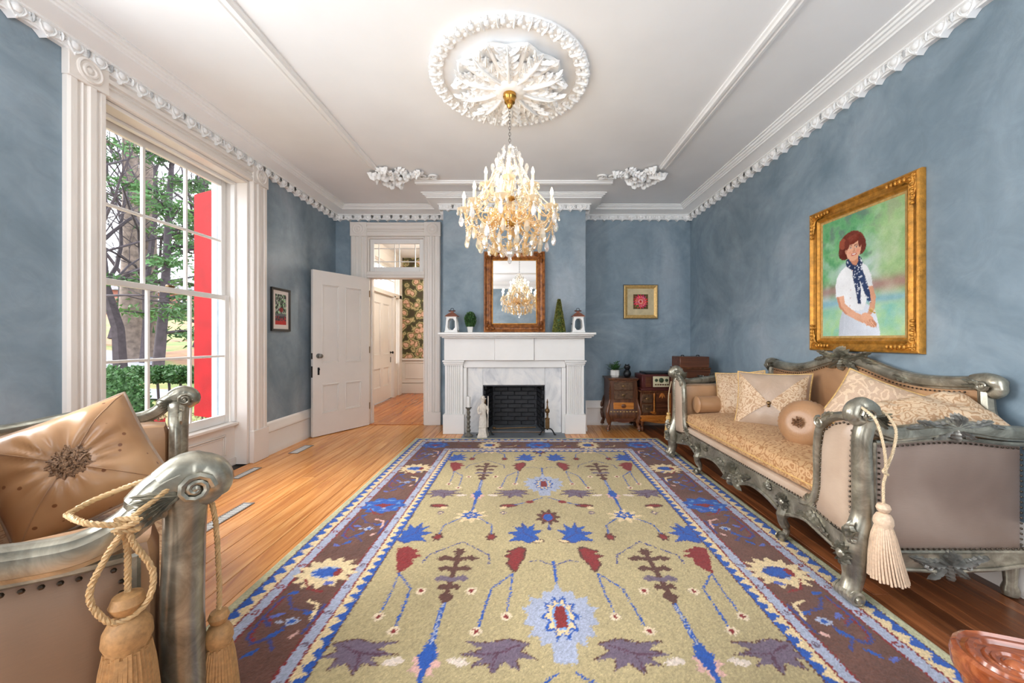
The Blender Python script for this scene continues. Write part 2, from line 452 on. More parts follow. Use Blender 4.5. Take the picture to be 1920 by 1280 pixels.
# ceiling panel mouldings
PX0, PX1, PY0, PY1 = -1.77, 1.60, 0.75, 4.83
mp_ = [(-0.055,ZC),(-0.055,ZC-0.010),(-0.042,ZC-0.014),(-0.036,ZC-0.026),(-0.018,ZC-0.030),(-0.010,ZC-0.022),(0.006,ZC-0.022),(0.012,ZC-0.034),(0.034,ZC-0.034),(0.042,ZC-0.020),(0.055,ZC-0.014),(0.055,ZC)]
def ceil_mould(a, b, label, n):
    struct(mitre(MB(), [a, b], mp_, False), 'trim_%d' % n, M_plast, label, 'moulding', ang=25)
ceil_mould((PX1,PY0+0.4),(PX1,PY1-0.42), 'straight white ceiling moulding on the right side of the ceiling panel', 2)
ceil_mould((PX0,PY1-0.42),(PX0,PY0+0.4), 'straight white ceiling moulding on the window side of the ceiling panel', 3)
ceil_mould((PX1-0.5,PY1),(PX0+0.38,PY1), 'straight white ceiling moulding in front of the chimney breast', 4)
ceil_mould((PX0+0.38,PY0),(PX1-0.5,PY0), 'straight white ceiling moulding at the near end of the ceiling panel', 5)
# carved corner ornaments (leaf clusters)
def corner_ornament(cx, cy, sx, sy, label):
    o = thing('ceiling_ornament', label, 'ornament', (cx,cy,ZC), group='carved leaf corners of the ceiling panel'); o.scale = (1.3,1.2,1.0)
    r = random.Random(int(abs(cx*100)))
    a0 = Vector((sx*0.02, -sy*0.02, 0))
    spots = [(0.0,0.0,0.20),(0.10,-0.06,0.17),(-0.09,0.07,0.17),(0.20,0.03,0.15),(0.0,0.17,0.14),(0.07,0.07,0.16),(-0.12,-0.05,0.15),(0.29,0.09,0.12),(0.05,-0.13,0.13),(0.16,0.12,0.13),(-0.05,-0.16,0.13)]
    for i, (a, b, ln) in enumerate(spots):
        ang = r.uniform(0, 2*PI)
        m = FR((sx*(a-0.02), sy*(-b), -0.004-0.012*(i%3)), (math.cos(ang),math.sin(ang),0), (-math.sin(ang),math.cos(ang),0), (0,0,-1))
        mb = MB().leaf(m @ T(-ln*0.5,0,0), ln, ln*0.85, 0.055, 4, 1.0, dep=0.6)
        mb.build('carved_leaf', M_plast, o, 35)
    for a, b, q in ((0.02,0.02,0.034),(0.09,0.02,0.026),(-0.05,-0.02,0.026),(0.18,0.07,0.02)): MB().sph((sx*a, -sy*b, -0.055), (q,q,0.028), 9, 6).build('carved_fruit', M_plast, o)
    for k in range(2):
        pts = spiral((sx*(0.30+0.1*k), sy*(0.0), -0.018), (sx,0,0), (0,1,0), 0.055, 0.012, 0.3+k, 1.3)
        MB().tube(pts, [0.015-0.006*i/len(pts) for i in range(len(pts))], 7).build('carved_scroll', M_plast, o)
corner_ornament(PX0+0.14, PY1-0.20, 1, 1, 'carved white leaf cluster at the window side corner of the ceiling panel')
corner_ornament(PX1-0.16, PY1-0.20, -1, 1, 'carved white leaf cluster at the sofa side corner of the ceiling panel')
# ceiling medallion
MX, MY = -0.12, 2.92
md = thing('ceiling_medallion', 'round white plaster ceiling medallion with acanthus leaves around the chandelier hook', 'medallion', (MX,MY,ZC))
mb = MB(); mb.lathe([(0.0,0.0),(0.545,0.0),(0.545,-0.006),(0.43,-0.012),(0.40,-0.018),(0,-0.02)], 64); mb.build('back_plate', M_ceil, md)
mb = MB(); mb.lathe([(0.50,0.0),(0.505,-0.016),(0.53,-0.028),(0.57,-0.028),(0.598,-0.014),(0.60,0.0)], 64); mb.build('outer_ring', M_plast, md)
src = None
for i in range(34):
    a = 2*PI*i/34
    if src is None:
        q = MB(); rr = random.Random(5)
        q.leaf(FR((0.505,0,-0.020),(1,0,0),(0,1,0),(0,0,-1)), 0.10, 0.075, 0.026, 3, 0.6, dep=0.5)
        q.sph((0.565,0.034,-0.034),(0.020,0.019,0.018),7,5); q.sph((0.585,-0.020,-0.030),(0.017,0.020,0.015),7,5); q.sph((0.53,-0.034,-0.030),(0.014,0.016,0.014),6,4)
        q.leaf(FR((0.600,0.052,-0.016),(-0.8,-0.6,0),(0.6,-0.8,0),(0,0,-1)), 0.08, 0.055, 0.022, 3, 0.5, dep=0.5)
        src = q.build('leaf_cluster', M_plast, md, 30); src.matrix_local = RZ(a)
    else: inst(src, 'leaf_cluster', md, RZ(a))
mb = MB(); mb.lathe([(0.0,-0.02),(0.36,-0.015),(0.40,-0.030),(0.415,-0.05),(0.40,-0.062),(0.36,-0.056),(0.20,-0.070),(0.12,-0.095),(0,-0.10)], 80, lobes=10, la=0.045); mb.build('raised_dish', M_plast, md, 30)
src = None
for i in range(10):
    a = 2*PI*(i+0.5)/10
    if src is None:
        q = MB()
        q.leaf(FR((0.115,0,-0.078),(1,0,0.06),(0,1,0),(0,0,-1)), 0.30, 0.21, 0.034, 5, 0.4, dep=0.45, nu=34)
        for s in (-1,1):
            for k in range(4):
                u = 0.16+0.066*k
                q.leaf(FR((u,s*0.014,-0.085),(0.72,s*0.70,0),(-s*0.70,0.72,0),(0,0,-1)), 0.085+0.008*k, 0.052, 0.022, 3, 0.3, dep=0.45)
        q.tube([(0.11,0,-0.105),(0.2,0,-0.118),(0.32,0,-0.115),(0.41,0,-0.085)], [0.010,0.011,0.008,0.003], 6)
        src = q.build('acanthus_leaf', M_plast, md, 30); src.matrix_local = RZ(a)
    else: inst(src, 'acanthus_leaf', md, RZ(a))
src = None
for i in range(10):
    a = 2*PI*i/10
    if src is None:
        q = MB(); q.tube([(0.11,0,-0.090),(0.22,0,-0.084),(0.34,0,-0.066),(0.415,0,-0.052)], [0.016,0.020,0.016,0.010], 8, flat=0.7)
        q.leaf(FR((0.36,0,-0.05),(1,0,0),(0,1,0),(0,0,-1)), 0.085, 0.09, 0.026, 3, 0.5, dep=0.5)
        src = q.build('tongue', M_plast, md); src.matrix_local = RZ(a)
    else: inst(src, 'tongue', md, RZ(a))
mb = MB(); mb.lathe([(0,-0.08),(0.115,-0.085),(0.125,-0.10),(0.105,-0.118),(0.07,-0.125),(0.05,-0.122),(0,-0.122)], 40, lobes=10, la=0.05); mb.build('centre_boss', M_plast, md)
# unseen windows added to hold the fill lamps: plain sashes behind camera and loveseat
def plain_window(n, M, w, h, label):
    o = thing('window_%d' % n, label, 'window', kind='structure'); mb = MB()
    mb.box(-0.1,w+0.1,0,0.03,h,h+0.15,0.004,M); mb.box(-0.12,0,0,0.03,-0.1,h,0.004,M); mb.box(w,w+0.12,0,0.03,-0.1,h,0.004,M); mb.box(-0.12,w+0.12,0,0.06,-0.14,-0.02,0.004,M)
    mb.build('casing', M_cream, o)
    mb = MB()
    for a in (0,w/3,2*w/3,w): mb.box(a-0.015,a+0.015,-0.12,-0.09,0,h,0,M)
    for a in (0,h/4,h/2,3*h/4,h): mb.box(0,w,-0.12,-0.09,a-0.015,a+0.015,0,M)
    mb.build('sash', M_white, o)
plain_window(2, FR((XL,0.40,0.45),(0,1,0),(1,0,0),(0,0,1)), 1.30, 2.5, 'unseen white sash window added on the left wall behind the loveseat')
plain_window(3, FR((-2.5,YN,0.70),(1,0,0),(0,1,0),(0,0,1)), 1.30, 2.3, 'unseen white sash window added behind the camera on the left for fill light')
plain_window(4, FR((0.8,YN,0.70),(1,0,0),(0,1,0),(0,0,1)), 1.30, 2.3, 'unseen white sash window added behind the camera on the right for fill light')
# ================================================================== tall window and what lies outside
CAS = [(0,0),(0,0.030),(0.012,0.042),(0.045,0.042),(0.052,0.030),(0.070,0.030),(0.078,0.040),(0.088,0.030),(0.104,0.030),(0.112,0.048),(0.146,0.048),(0.154,0.030),(0.172,0.030),(0.180,0.040),(0.205,0.040),(0.215,0.026),(0.215,0)]
def bullseye(mb, M, r):
    mb.lathe([(r,0),(r,0.006),(r*0.86,0.012),(r*0.76,0.004),(r*0.6,0.004),(r*0.52,0.012),(r*0.4,0.012),(r*0.3,0.004),(r*0.2,0.010),(0,0.014)], 28, M)
def casing_set(parent, M, w, z0, z1, cw, hw, mat, plinth=0.34):
    """M: x along wall, y out of wall, z up; opening 0..w"""
    sx = cw/0.215
    for side in (0, 1):
        mb = MB(); pr = [((-cw+a*sx) if side == 0 else (w+cw-a*sx), b) for a, b in CAS]
        n = len(pr); V = [(a,b,z0+plinth) for a,b in pr]+[(a,b,z1) for a,b in pr]
        mb.add(V, [(i,(i+1)%n,n+(i+1)%n,n+i) for i in range(n)]+[tuple(range(n)), tuple(range(n,2*n))], M); mb.build('casing_side', mat, parent, 20)
        mb = MB(); a0, a1 = (-cw-0.006, 0.004) if side == 0 else (w-0.004, w+cw+0.006)
        mb.box(a0,a1,0,0.052,z0,z0+plinth,0.004,M); mb.build('plinth_block', mat, parent)
        mb = MB(); mb.box(a0,a1,0,0.05,z1,z1+hw,0.004,M)
        bullseye(mb, M @ FR(((a0+a1)/2,0.05,z1+hw/2),(1,0,0),(0,0,1),(0,1,0)), min(hw,cw)*0.42); mb.build('corner_block', mat, parent)
    mb = MB(); sz = hw/0.215; pr = [(z1+a*sz, b) for a, b in CAS]; n = len(pr)
    V = [(0,b,a) for a,b in pr]+[(w,b,a) for a,b in pr]
    mb.add(V, [(i,(i+1)%n,n+(i+1)%n,n+i) for i in range(n)]+[tuple(range(n)), tuple(range(n,2*n))], M); mb.build('casing_head', mat, parent, 20)
WM = FR((XL, WIN[0], 0), (0,1,0), (1,0,0), (0,0,1)); WW = WIN[1]-WIN[0]
w1 = thing('window_1', 'tall cream framed sash window on the left wall with twelve panes', 'window', kind='structure')
casing_set(w1, WM, WW, 0, 2.97, 0.225, 0.185, M_cream)
mb = MB()
for a0, a1 in ((0.0,0.03),(WW-0.03,WW)):
    mb.box(a0,a1,-0.30,0.0,0,2.97,0.003,WM)
mb.box(0.03,WW-0.03,-0.30,0,2.94,2.97,0.003,WM); mb.build('jamb_lining', M_cream, w1)
mb = MB()
for a0, a1 in ((0.03,0.052),(WW-0.052,WW-0.03)):
    mb.box(a0,a1,-0.162,-0.115,0.45,2.94,0.004,WM); mb.box(a0,a1,-0.258,-0.242,0.45,2.94,0.002,WM)
mb.box(0.05,WW-0.05,-0.162,-0.115,2.915,2.94,0.003,WM); mb.build('stop_bead', M_white, w1)
mb = MB(); mb.box(0.03,WW-0.03,-0.30,-0.085,0.415,0.447,0.006,WM); mb.build('sill', M_cream, w1)
# panel under the sill
ap = MB(); ap.box(0.03,WW-0.03,-0.17,-0.13,0.0,0.42,0.002,WM); 
apo = ap.build('apron_panel', M_cream, w1)
mb = MB()
x0,x1,z0,z1 = 0.16,WW-0.16,0.12,0.34
for k, (o_, d) in enumerate(((0,0.016),(0.018,0.010))):
    mb.box(x0+o_,x1-o_,-0.13,-0.13+d,z0+o_,z0+o_+0.014,0.003,WM); mb.box(x0+o_,x1-o_,-0.13,-0.13+d,z1-o_-0.014,z1-o_,0.003,WM)
    mb.box(x0+o_,x0+o_+0.014,-0.13,-0.13+d,z0+o_+0.014,z1-o_-0.014,0.003,WM); mb.box(x1-o_-0.014,x1-o_,-0.13,-0.13+d,z0+o_+0.014,z1-o_-0.014,0.003,WM)
mb.box(0.03,WW-0.03,-0.13,-0.112,0,0.075,0.004,WM)
o = mb.build('panel_moulding', M_cream, apo)
def sash(nm, y, z0, z1, bot, top, zm):
    x0, x1 = 0.055, WW-0.055; st = 0.055
    mb = MB(); mb.box(x0,x0+st,y,y+0.038,z0,z1,0.003,WM); mb.box(x1-st,x1,y,y+0.038,z0,z1,0.003,WM)
    mb.box(x0+st,x1-st,y,y+0.038,z0,z0+bot,0.003,WM); mb.box(x0+st,x1-st,y,y+0.038,z1-top,z1,0.003,WM)
    s = mb.build(nm, M_white, w1)
    gx = [x0+st+(x1-x0-2*st)*k/3 for k in range(4)]; gz = [z0+bot, zm, z1-top]
    for k in (1,2): MB().box(gx[k]-0.011,gx[k]+0.011,y+0.004,y+0.034,z0+bot,z1-top,0.004,WM).build('muntin', M_white, s)
    MB().box(x0+st,x1-st,y+0.004,y+0.032,zm-0.011,zm+0.011,0.004,WM).build('muntin', M_white, s)
    for i in range(3):
        for j in range(2): MB().box(gx[i]+0.002,gx[i+1]-0.002,y+0.016,y+0.020,gz[j]+0.002,gz[j+1]-0.002,0,WM).build('pane', M_glass, s, smooth=False)
    return s
sl_ = sash('lower_sash', -0.205, 0.45, 1.755, 0.085, 0.045, 1.135)
su_ = sash('upper_sash', -0.243, 1.715, 2.94, 0.045, 0.06, 2.315)
mb = MB(); mb.box(WW/2-0.03,WW/2+0.03,-0.2,-0.165,1.755,1.775,0.004,WM); mb.build('sash_lock', M_abrass, w1)
# ---- outside
M_grass = simple('lawn', L(128,150,72), 0.9, var=0.3, scale=1.2, tint=L(186,176,104))
def _ground():
    t = NT('garden_ground'); co = t.co(); nz = t.noise(co, 0.35, 5, 0.6, 0.5); n2 = t.noise(co, 5, 4, 0.7)
    c = t.ramp(nz.outputs[0], [(0.36, L(92,116,52)), (0.46, L(122,122,66)), (0.54, L(146,112,78)), (0.7, L(132,94,70))])
    c = t.mix(1.0, c, t.ramp(n2.outputs[0], [(0.3,(0.72,)*3),(0.7,(1.15,)*3)]), 'MULTIPLY'); t.set(Base_Color=c, Roughness=0.95); return t.m
M_ground = _ground()
M_road = simple('asphalt', L(122,124,134), 0.9, var=0.1, scale=2)
M_bark = simple('grey_bark', L(118,104,94), 0.9, var=0.4, scale=5, bump=0.6, bscale=14)
M_bark2 = simple('dark_bark', L(72,64,68), 0.9, var=0.3, scale=6)
M_needle = simple('pine_needles', L(70,106,58), 0.7, var=0.45, scale=0.9)
M_needle2 = simple('pine_needles_light', L(92,128,68), 0.7, var=0.4, scale=0.9)
M_brick = simple('far_brick', L(168,112,98), 0.9, var=0.12, scale=3)
M_red = simple('red_paint', L(148,8,17), 0.8, spec=0.15, var=0.15, scale=6)
def gz_(x, y):
    s = (-x*0.69+y*0.72)/1.38
    return float(np.interp(s, [0,6,9,13,17,24,33,46,80], [-0.62,-0.55,-0.42,0.05,0.42,1.15,2.4,4.2,5.2]))
g = MB()
def gf(u, v):
    x = -3.5-62*u**1.5; y = -6+72*v
    return (x, y, gz_(x,y)+0.05*math.sin(x*1.3)*math.cos(y*0.9))
g.grid(gf, 40, 50); tag(g.build('garden_ground', M_ground, recalc=False, ang=180), 'sloping lawn with straw coloured leaf litter outside the window', 'lawn', kind='structure')
def pt(s, a):
    """a point outside: s metres forward, a = sideways ratio (x = -a*s)"""
    return Vector((-a*s, s, gz_(-a*s, s)))
def road(pts, w, label, nm='driveway'):
    P = smooth_path(pts, 8); mb = MB(); V=[]; F=[]
    for i, p in enumerate(P):
        d = (P[min(i+1,len(P)-1)]-P[max(i-1,0)]); n = Vector((-d.y,d.x,0)).normalized()
        for s in (-1,0,1):
            q = p+n*(s*w/2); V.append((q.x,q.y,gz_(q.x,q.y)+0.07))
    for i in range(len(P)-1):
        for k in range(2): F.append((i*3+k,i*3+k+1,(i+1)*3+k+1,(i+1)*3+k))
    mb.add(V,F); tag(mb.build(nm, M_road, ang=180), label, 'road', kind='structure')
road([pt(13.2,1.9),pt(13.4,1.35),pt(14.2,1.15),pt(15.2,1.05),pt(17,1.12),pt(19,1.35)], 2.2, 'grey driveway curving past the big tree trunk')
road([pt(10.4,1.5),pt(10.4,1.1),pt(10.5,0.9),pt(10.7,0.6)], 1.1, 'pale path running behind the hedge on stems', 'garden_path')
def spray(mb, c, r, n, rng, flat=0.45, ln=0.45):
    for k in range(n):
        d = Vector((rng.gauss(0,1), rng.gauss(0,1), rng.gauss(0,1)*flat)); d = d.normalized()*r*rng.random()**0.5
        p = Vector(c)+d; q = Vector((rng.gauss(0,1),rng.gauss(0,1),rng.gauss(0,0.6))).normalized()*ln*rng.uniform(0.5,1.1)
        e = q.cross(Vector((rng.gauss(0,1),rng.gauss(0,1),rng.gauss(0,1)))).normalized()*ln*0.16
        i = len(mb.v); mb.v += [tuple(p-e),tuple(p+e),tuple(p+q)]; mb.f.append((i,i+1,i+2))
def branch(mb, p, d, ln, r, lvl, rng, tips, kink=0.25):
    pts=[p.copy()]; rr=[r]; n=5
    for k in range(n):
        d = (d+Vector((rng.gauss(0,kink),rng.gauss(0,kink),rng.gauss(0.03,kink*0.6)))).normalized()
        p = p+d*(ln/n); pts.append(p.copy()); rr.append(r*(1-0.55*(k+1)/n))
    mb.tube(pts, rr, 5 if lvl < 2 else 3, caps=False)
    if lvl == 0 or lvl >= 0: tips.append((pts[-1], d.copy()))
    if lvl < 3:
        for k in range(5 if lvl else 12):
            i = rng.randint(2,n); a = (d+Vector((rng.gauss(0,0.8),rng.gauss(0,0.8),rng.gauss(0.15,0.5)))).normalized()
            branch(mb, pts[i], a, ln*rng.uniform(0.4,0.62), rr[i]*0.5, lvl+1, rng, tips, kink)
def pine(base, h, r, lean, label, seed, tiers, mat, barkmat, spread=2.6, group='pines and trunks outside the window'):
    rng = random.Random(seed); o = thing('pine_tree', label, 'tree', base, group=group)
    mb = MB(); P = [Vector((lean*h*t*t*0.5+0.1*math.sin(5*t), lean*0.4*h*t, h*t)) for t in [i/12 for i in range(13)]]
    mb.tube([Vector((0,0,-0.3))]+P, [r*1.5]+[r*(1.15-0.8*i/12) for i in range(13)], 12); mb.build('trunk', barkmat, o)
    br = MB(); fo = MB()
    for k in range(tiers):
        t = 0.16+0.8*k/tiers; p = Vector((lean*h*t*t*0.5,lean*0.4*h*t,h*t)); a = rng.uniform(0,2*PI); sp = spread*rng.uniform(0.6,1.1)*(1.05-0.6*t)
        d = Vector((math.cos(a),math.sin(a),rng.uniform(-0.1,0.25))); e = p+d*sp
        br.tube([p,(p+e)/2+Vector((0,0,0.1)),e], [0.06,0.045,0.02], 4, caps=False)
        for q in range(4): spray(fo, p+d*sp*(0.35+0.22*q), 0.62, 46, rng, 0.25, 0.27)
    br.build('branches', barkmat, o, recalc=False); tag(fo.build('foliage', mat, o, recalc=False, smooth=False), kind='stuff')
    return o
pine(pt(16.6,1.035), 13, 0.42, 0.0, 'thick grey twin tree trunk standing beside the driveway', 1, 3, M_needle, M_bark, 3.0)
pine(pt(17.4,1.0), 13, 0.40, 0.02, 'second thick grey trunk just right of the big one', 2, 3, M_needle, M_bark, 3.0)
pine(pt(13.2,0.965), 9, 0.15, 0.10, 'thin dark leaning pine right of the thick trunks', 3, 12, M_needle, M_bark2, 1.9)
pine(pt(21,1.125), 15, 0.30, 0.0, 'tall grey trunk at the left edge of the window view', 4, 2, M_needle, M_bark, 3.2)
pine(pt(15.5,0.845), 11, 0.18, 0.0, 'bushy green pine beside the red shutter', 5, 18, M_needle2, M_bark2, 2.4)
def bare(base, h, r, label, seed):
    rng = random.Random(seed); o = thing('bare_tree', label, 'tree', base, group='bare winter trees outside the window'); mb = MB(); tips=[]
    branch(mb, Vector((0,0,0)), Vector((0.05,0,1)), h*0.55, r, 0, rng, tips, 0.14)
    mb.build('branches', M_bark2, o, recalc=False)
bare(pt(13.5,1.06), 14, 0.20, 'bare tree with a forking crown high in the upper left panes', 11)
bare(pt(19,0.98), 18, 0.26, 'bare tree with fine twigs behind the pines', 12)
bare(pt(24,1.08), 19, 0.28, 'far bare tree rising over the brick house', 13)
bare(pt(12.2,1.14), 12, 0.13, 'slender bare tree nearest the upper left panes', 15)
bare(pt(15.5,1.0), 15, 0.15, 'slender bare tree between the thick trunks', 16)
bare(pt(22,0.86), 18, 0.26, 'far bare tree near the red shutter', 14)
# far brick house
hb = pt(47,1.10); ho = thing('brick_house', 'long low brick house far up the hill behind the trees', 'building', (hb.x,hb.y,hb.z-0.5), R(42))
MB().box(-9,9,-3,3,0,3.4).build('wall', M_brick, ho)
mb = MB(); mb.prism([(-3.5,3.4),(3.5,3.4),(0,5.0)], -9.4, 9.4, RZ(PI/2)); mb.build('roof', simple('grey_shingle', L(120,116,118), 0.9), ho)
for k in range(7):
    f = MB().box(-7.6+k*2.4,-6.4+k*2.4,-3.06,-2.98,1.2,2.6).build('window', M_white, ho)
    MB().box(-7.45+k*2.4,-6.55+k*2.4,-3.09,-3.05,1.35,2.45).build('pane', simple('dark_glass%d' % k, L(90,104,120), 0.1), f)
# round bush by the window, hedge on stems
def leafball(mb, c, r, n, rng, ls):
    for k in range(n):
        d = Vector((rng.gauss(0,1),rng.gauss(0,1),rng.gauss(0,1))).normalized(); rad = rng.uniform(0.82,1.03)
        p = Vector(c)+Vector((d.x*r[0],d.y*r[1],d.z*r[2]))*rad
        q = (d*0.7+Vector((rng.gauss(0,0.6),rng.gauss(0,0.6),rng.gauss(0,0.6)))).normalized()*ls; e = q.cross(Vector((rng.gauss(0,1),rng.gauss(0,1),rng.gauss(0,1)))).normalized()*ls*0.35
        i = len(mb.v); mb.v += [tuple(p),tuple(p+q*0.5-e),tuple(p+q),tuple(p+q*0.5+e)]; mb.f.append((i,i+1,i+2,i+3))
rng = random.Random(21); b = pt(6.3,1.095)
o = thing('clipped_bush', 'rounded green bush right outside the lower left panes', 'bush', b)
mb = MB(); leafball(mb, (0,0,0.62), (0.5,0.5,0.74), 5200, rng, 0.062); mb.sph((0,0,0.62),(0.44,0.44,0.66),12,8)
tag(mb.build('foliage', simple('boxwood', L(66,102,54), 0.6, var=0.5, scale=12), o, recalc=False, smooth=False), kind='stuff')
MB().tube([(0,0,-0.1),(0,0,0.3)], 0.05, 6).build('stem', M_bark2, o)
hs = [(7.6,1.02),(7.7,0.965),(7.8,0.935),(7.7,0.905),(7.8,0.88),(7.75,0.85),(7.8,0.82)]
for i, (s, a) in enumerate(hs):
    b = pt(s,a); o = thing('stemmed_hedge_tree', 'small clipped evergreen on a thin stem, %s from the rounded bush' % ['first','second','third','fourth','fifth','sixth','seventh'][i], 'hedge', b, group='row of clipped evergreens on stems')
    MB().tube([(0,0,-0.1),(0.02,0.01,0.5),(0,0,1.0)], 0.022, 6).build('stem', M_bark2, o)
    mb = MB(); leafball(mb, (0,0,1.08), (0.24,0.24,0.15), 900, rng, 0.06); mb.sph((0,0,1.08),(0.2,0.2,0.12),8,6)
    tag(mb.build('foliage', M_leafg, o, recalc=False, smooth=False), kind='stuff')
for i, (s, a, nm) in enumerate([(6.9,0.985,'left'),(6.9,0.86,'right')]):
    b = pt(s,a); o = thing('flower_box', 'red garden box with flowers under the hedge, the %s one' % nm, 'planter', b, R(40), group='red planters in the garden')
    MB().box(-0.2,0.2,-0.14,0.14,-0.05,0.34,0.01).build('box', M_red, o)
    mb = MB(); leafball(mb, (0,0,0.40), (0.2,0.14,0.10), 260, rng, 0.05); tag(mb.build('flowers', simple('petals%d' % i, L(206,120,110), 0.7, var=0.5, scale=60, tint=L(120,150,80)), o, recalc=False, smooth=False), kind='stuff')
# open red shutter on the far side
M_hinge = M_iron
a = Vector((-3.30, 4.05)); b2 = Vector((-3.62, 4.19)); d = (b2-a).normalized(); n = Vector((d.y,-d.x))
SM = FR((a.x,a.y,0.47),(d.x,d.y,0),(n.x,n.y,0),(0,0,1))
so_ = thing('window_shutter', 'open red painted wooden shutter outside the tall window', 'shutter')
mb = MB(); W_ = (b2-a).length; mb.box(0.0,W_,-0.018,0.018,0,2.42,0.004,SM); mb.build('panel', M_red, so_)
mb = MB(); mb.box(0,0.07,0.018,0.03,0,2.42,0.003,SM); mb.box(W_-0.07,W_,0.018,0.03,0,2.42,0.003,SM)
for z in (0,1.0,2.3): mb.box(0.07,W_-0.07,0.018,0.03,z,z+0.12,0.003,SM)
mb.build('stiles', M_red, so_)
for z in (0.32,2.05):
    mb = MB(); mb.box(-0.02,0.14,0.03,0.036,z,z+0.05,0.002,SM); mb.box(0.0,0.05,0.03,0.038,z-0.04,z+0.09,0.004,SM)
    for q in (0.03,0.09): mb.sph((q,0.036,z+0.025),0.008,6,4,SM)
    mb.build('strap_hinge', M_hinge, so_)
mb = MB(); mb.box(XL-0.40,XL-0.34,4.02,4.10,0.4,3.0,0.004); mb.box(XL-0.40,XL-0.34,2.54,2.62,0.4,3.0,0.004); tag(mb.build('trim_6', M_white), 'white outer brick mould beside the shutter', 'trim', kind='structure')
# ================================================================== doorway, open door, hall
dw = thing('door_frame', 'cream panelled doorway casing with a transom window beside the chimney breast', 'door frame', kind='structure')
DM = FR((DO[0], YB, 0), (1,0,0), (0,-1,0), (0,0,1)); DW = DO[1]-DO[0]
casing_set(dw, DM, DW, 0, 2.88, 0.245, 0.215, M_cream, 0.20)
mb = MB(); mb.box(0,0.025,-0.13,0.0,0,2.88,0.003,DM); mb.box(DW-0.025,DW,-0.13,0,0,2.88,0.003,DM); mb.box(0.025,DW-0.025,-0.13,0,2.855,2.88,0.003,DM)
mb.box(0.025,0.05,-0.13,-0.06,0,2.25,0.003,DM); mb.build('jamb', M_cream, dw)
mb = MB(); mb.box(0.0,DW,-0.13,0.035,2.245,2.345,0.006,DM)
for k in range(40): mb.box(0.02+k*DW/41,0.032+k*DW/41,0.03,0.043,2.262,2.276,0,DM)
mb.box(0,DW,0.03,0.05,2.285,2.30,0.004,DM); mb.build('transom_bar', M_cream, dw)
tf = MB(); x0,x1,z0,z1 = 0.03,DW-0.03,2.35,2.85
for a in ((x0,x0+0.06,z0,z1),(x1-0.06,x1,z0,z1),(x0+0.06,x1-0.06,z0,z0+0.07),(x0+0.06,x1-0.06,z1-0.07,z1)): tf.box(a[0],a[1],-0.06,-0.02,a[2],a[3],0.004,DM)
tfo = tf.build('transom_sash', M_white, dw)
gx = [x0+0.06+(x1-x0-0.12)*f for f in (0,0.10,0.45,0.55,0.90,1)]; gz = [z0+0.07+(z1-z0-0.14)*f for f in (0,0.24,0.8,1)]
for g in gx[1:-1]: MB().box(g-0.006,g+0.006,-0.055,-0.03,gz[0],gz[-1],0.002,DM).build('glazing_bar', M_white, tfo)
for g in gz[1:-1]: MB().box(gx[0],gx[-1],-0.054,-0.031,g-0.006,g+0.006,0.002,DM).build('glazing_bar', M_white, tfo)
for i in range(5):
    for j in range(3): MB().box(gx[i]+0.003,gx[i+1]-0.003,-0.045,-0.041,gz[j]+0.003,gz[j+1]-0.003,0,DM).build('pane', M_glass, tfo, smooth=False)
def panelled(parent, M, w, h, th, panels, mat, both=True):
    """door leaf: slab with sunk panels and mouldings"""
    mb = MB(); xs = sorted({0,w,*[p[0] for p in panels],*[p[1] for p in panels]}); zs = sorted({0.01,h,*[p[2] for p in panels],*[p[3] for p in panels]})
    for i in range(len(xs)-1):
        for j in range(len(zs)-1):
            cx,cz = (xs[i]+xs[i+1])/2,(zs[j]+zs[j+1])/2
            if any(p[0]<cx<p[1] and p[2]<cz<p[3] for p in panels): continue
            mb.box(xs[i],xs[i+1],0,th,zs[j],zs[j+1],0,M)
    mb.build('stile_and_rail', mat, parent)
    for p in panels:
        a0,a1,b0,b1 = p; q = MB(); q.box(a0,a1,th*0.35,th*0.66,b0,b1,0,M); po = q.build('panel', mat, parent)
        q = MB()
        for y0,y1 in ((th*0.66,th+0.004),(-0.004,th*0.35)):
            for k,(o_,wd,dd) in enumerate(((0,0.014,0),(0.014,0.014,0.007))):
                s_ = dd if y1 > th else -dd
                lo,hi = (y0,y1-dd) if y1 > th else (y0+dd,y1)
                q.box(a0+o_,a1-o_,lo,hi,b0+o_,b0+o_+wd,0.003,M); q.box(a0+o_,a1-o_,lo,hi,b1-o_-wd,b1-o_,0.003,M)
                q.box(a0+o_,a0+o_+wd,lo,hi,b0+o_+wd,b1-o_-wd,0.003,M); q.box(a1-o_-wd,a1-o_,lo,hi,b0+o_+wd,b1-o_-wd,0.003,M)
        q.build('panel_moulding', mat, po)
hpt = Vector((-2.415, 5.825)); fpt = Vector((-2.845, 5.065)); d = (fpt-hpt).normalized(); n = Vector((-d.y, d.x))
if n.y > 0: n = -n
LM = FR((hpt.x,hpt.y,0),(d.x,d.y,0),(n.x,n.y,0),(0,0,1))
d1 = thing('door_1', 'open cream four panel door swung against the left wall', 'door', kind='structure')
panelled(d1, LM, 0.875, 2.235, 0.042, [(0.13,0.40,0.98,2.06),(0.49,0.75,0.98,2.06),(0.13,0.40,0.30,0.70),(0.49,0.75,0.30,0.70)], M_door)
kb = MB(); kb.lathe([(0.032,0),(0.032,0.006),(0.014,0.010),(0.011,0.03),(0.02,0.04),(0.029,0.052),(0.027,0.066),(0.012,0.074),(0,0.075)], 24, LM @ FR((0.80,0.042,1.085),(1,0,0),(0,0,-1),(0,1,0))); kb.build('door_knob', M_steel, d1)
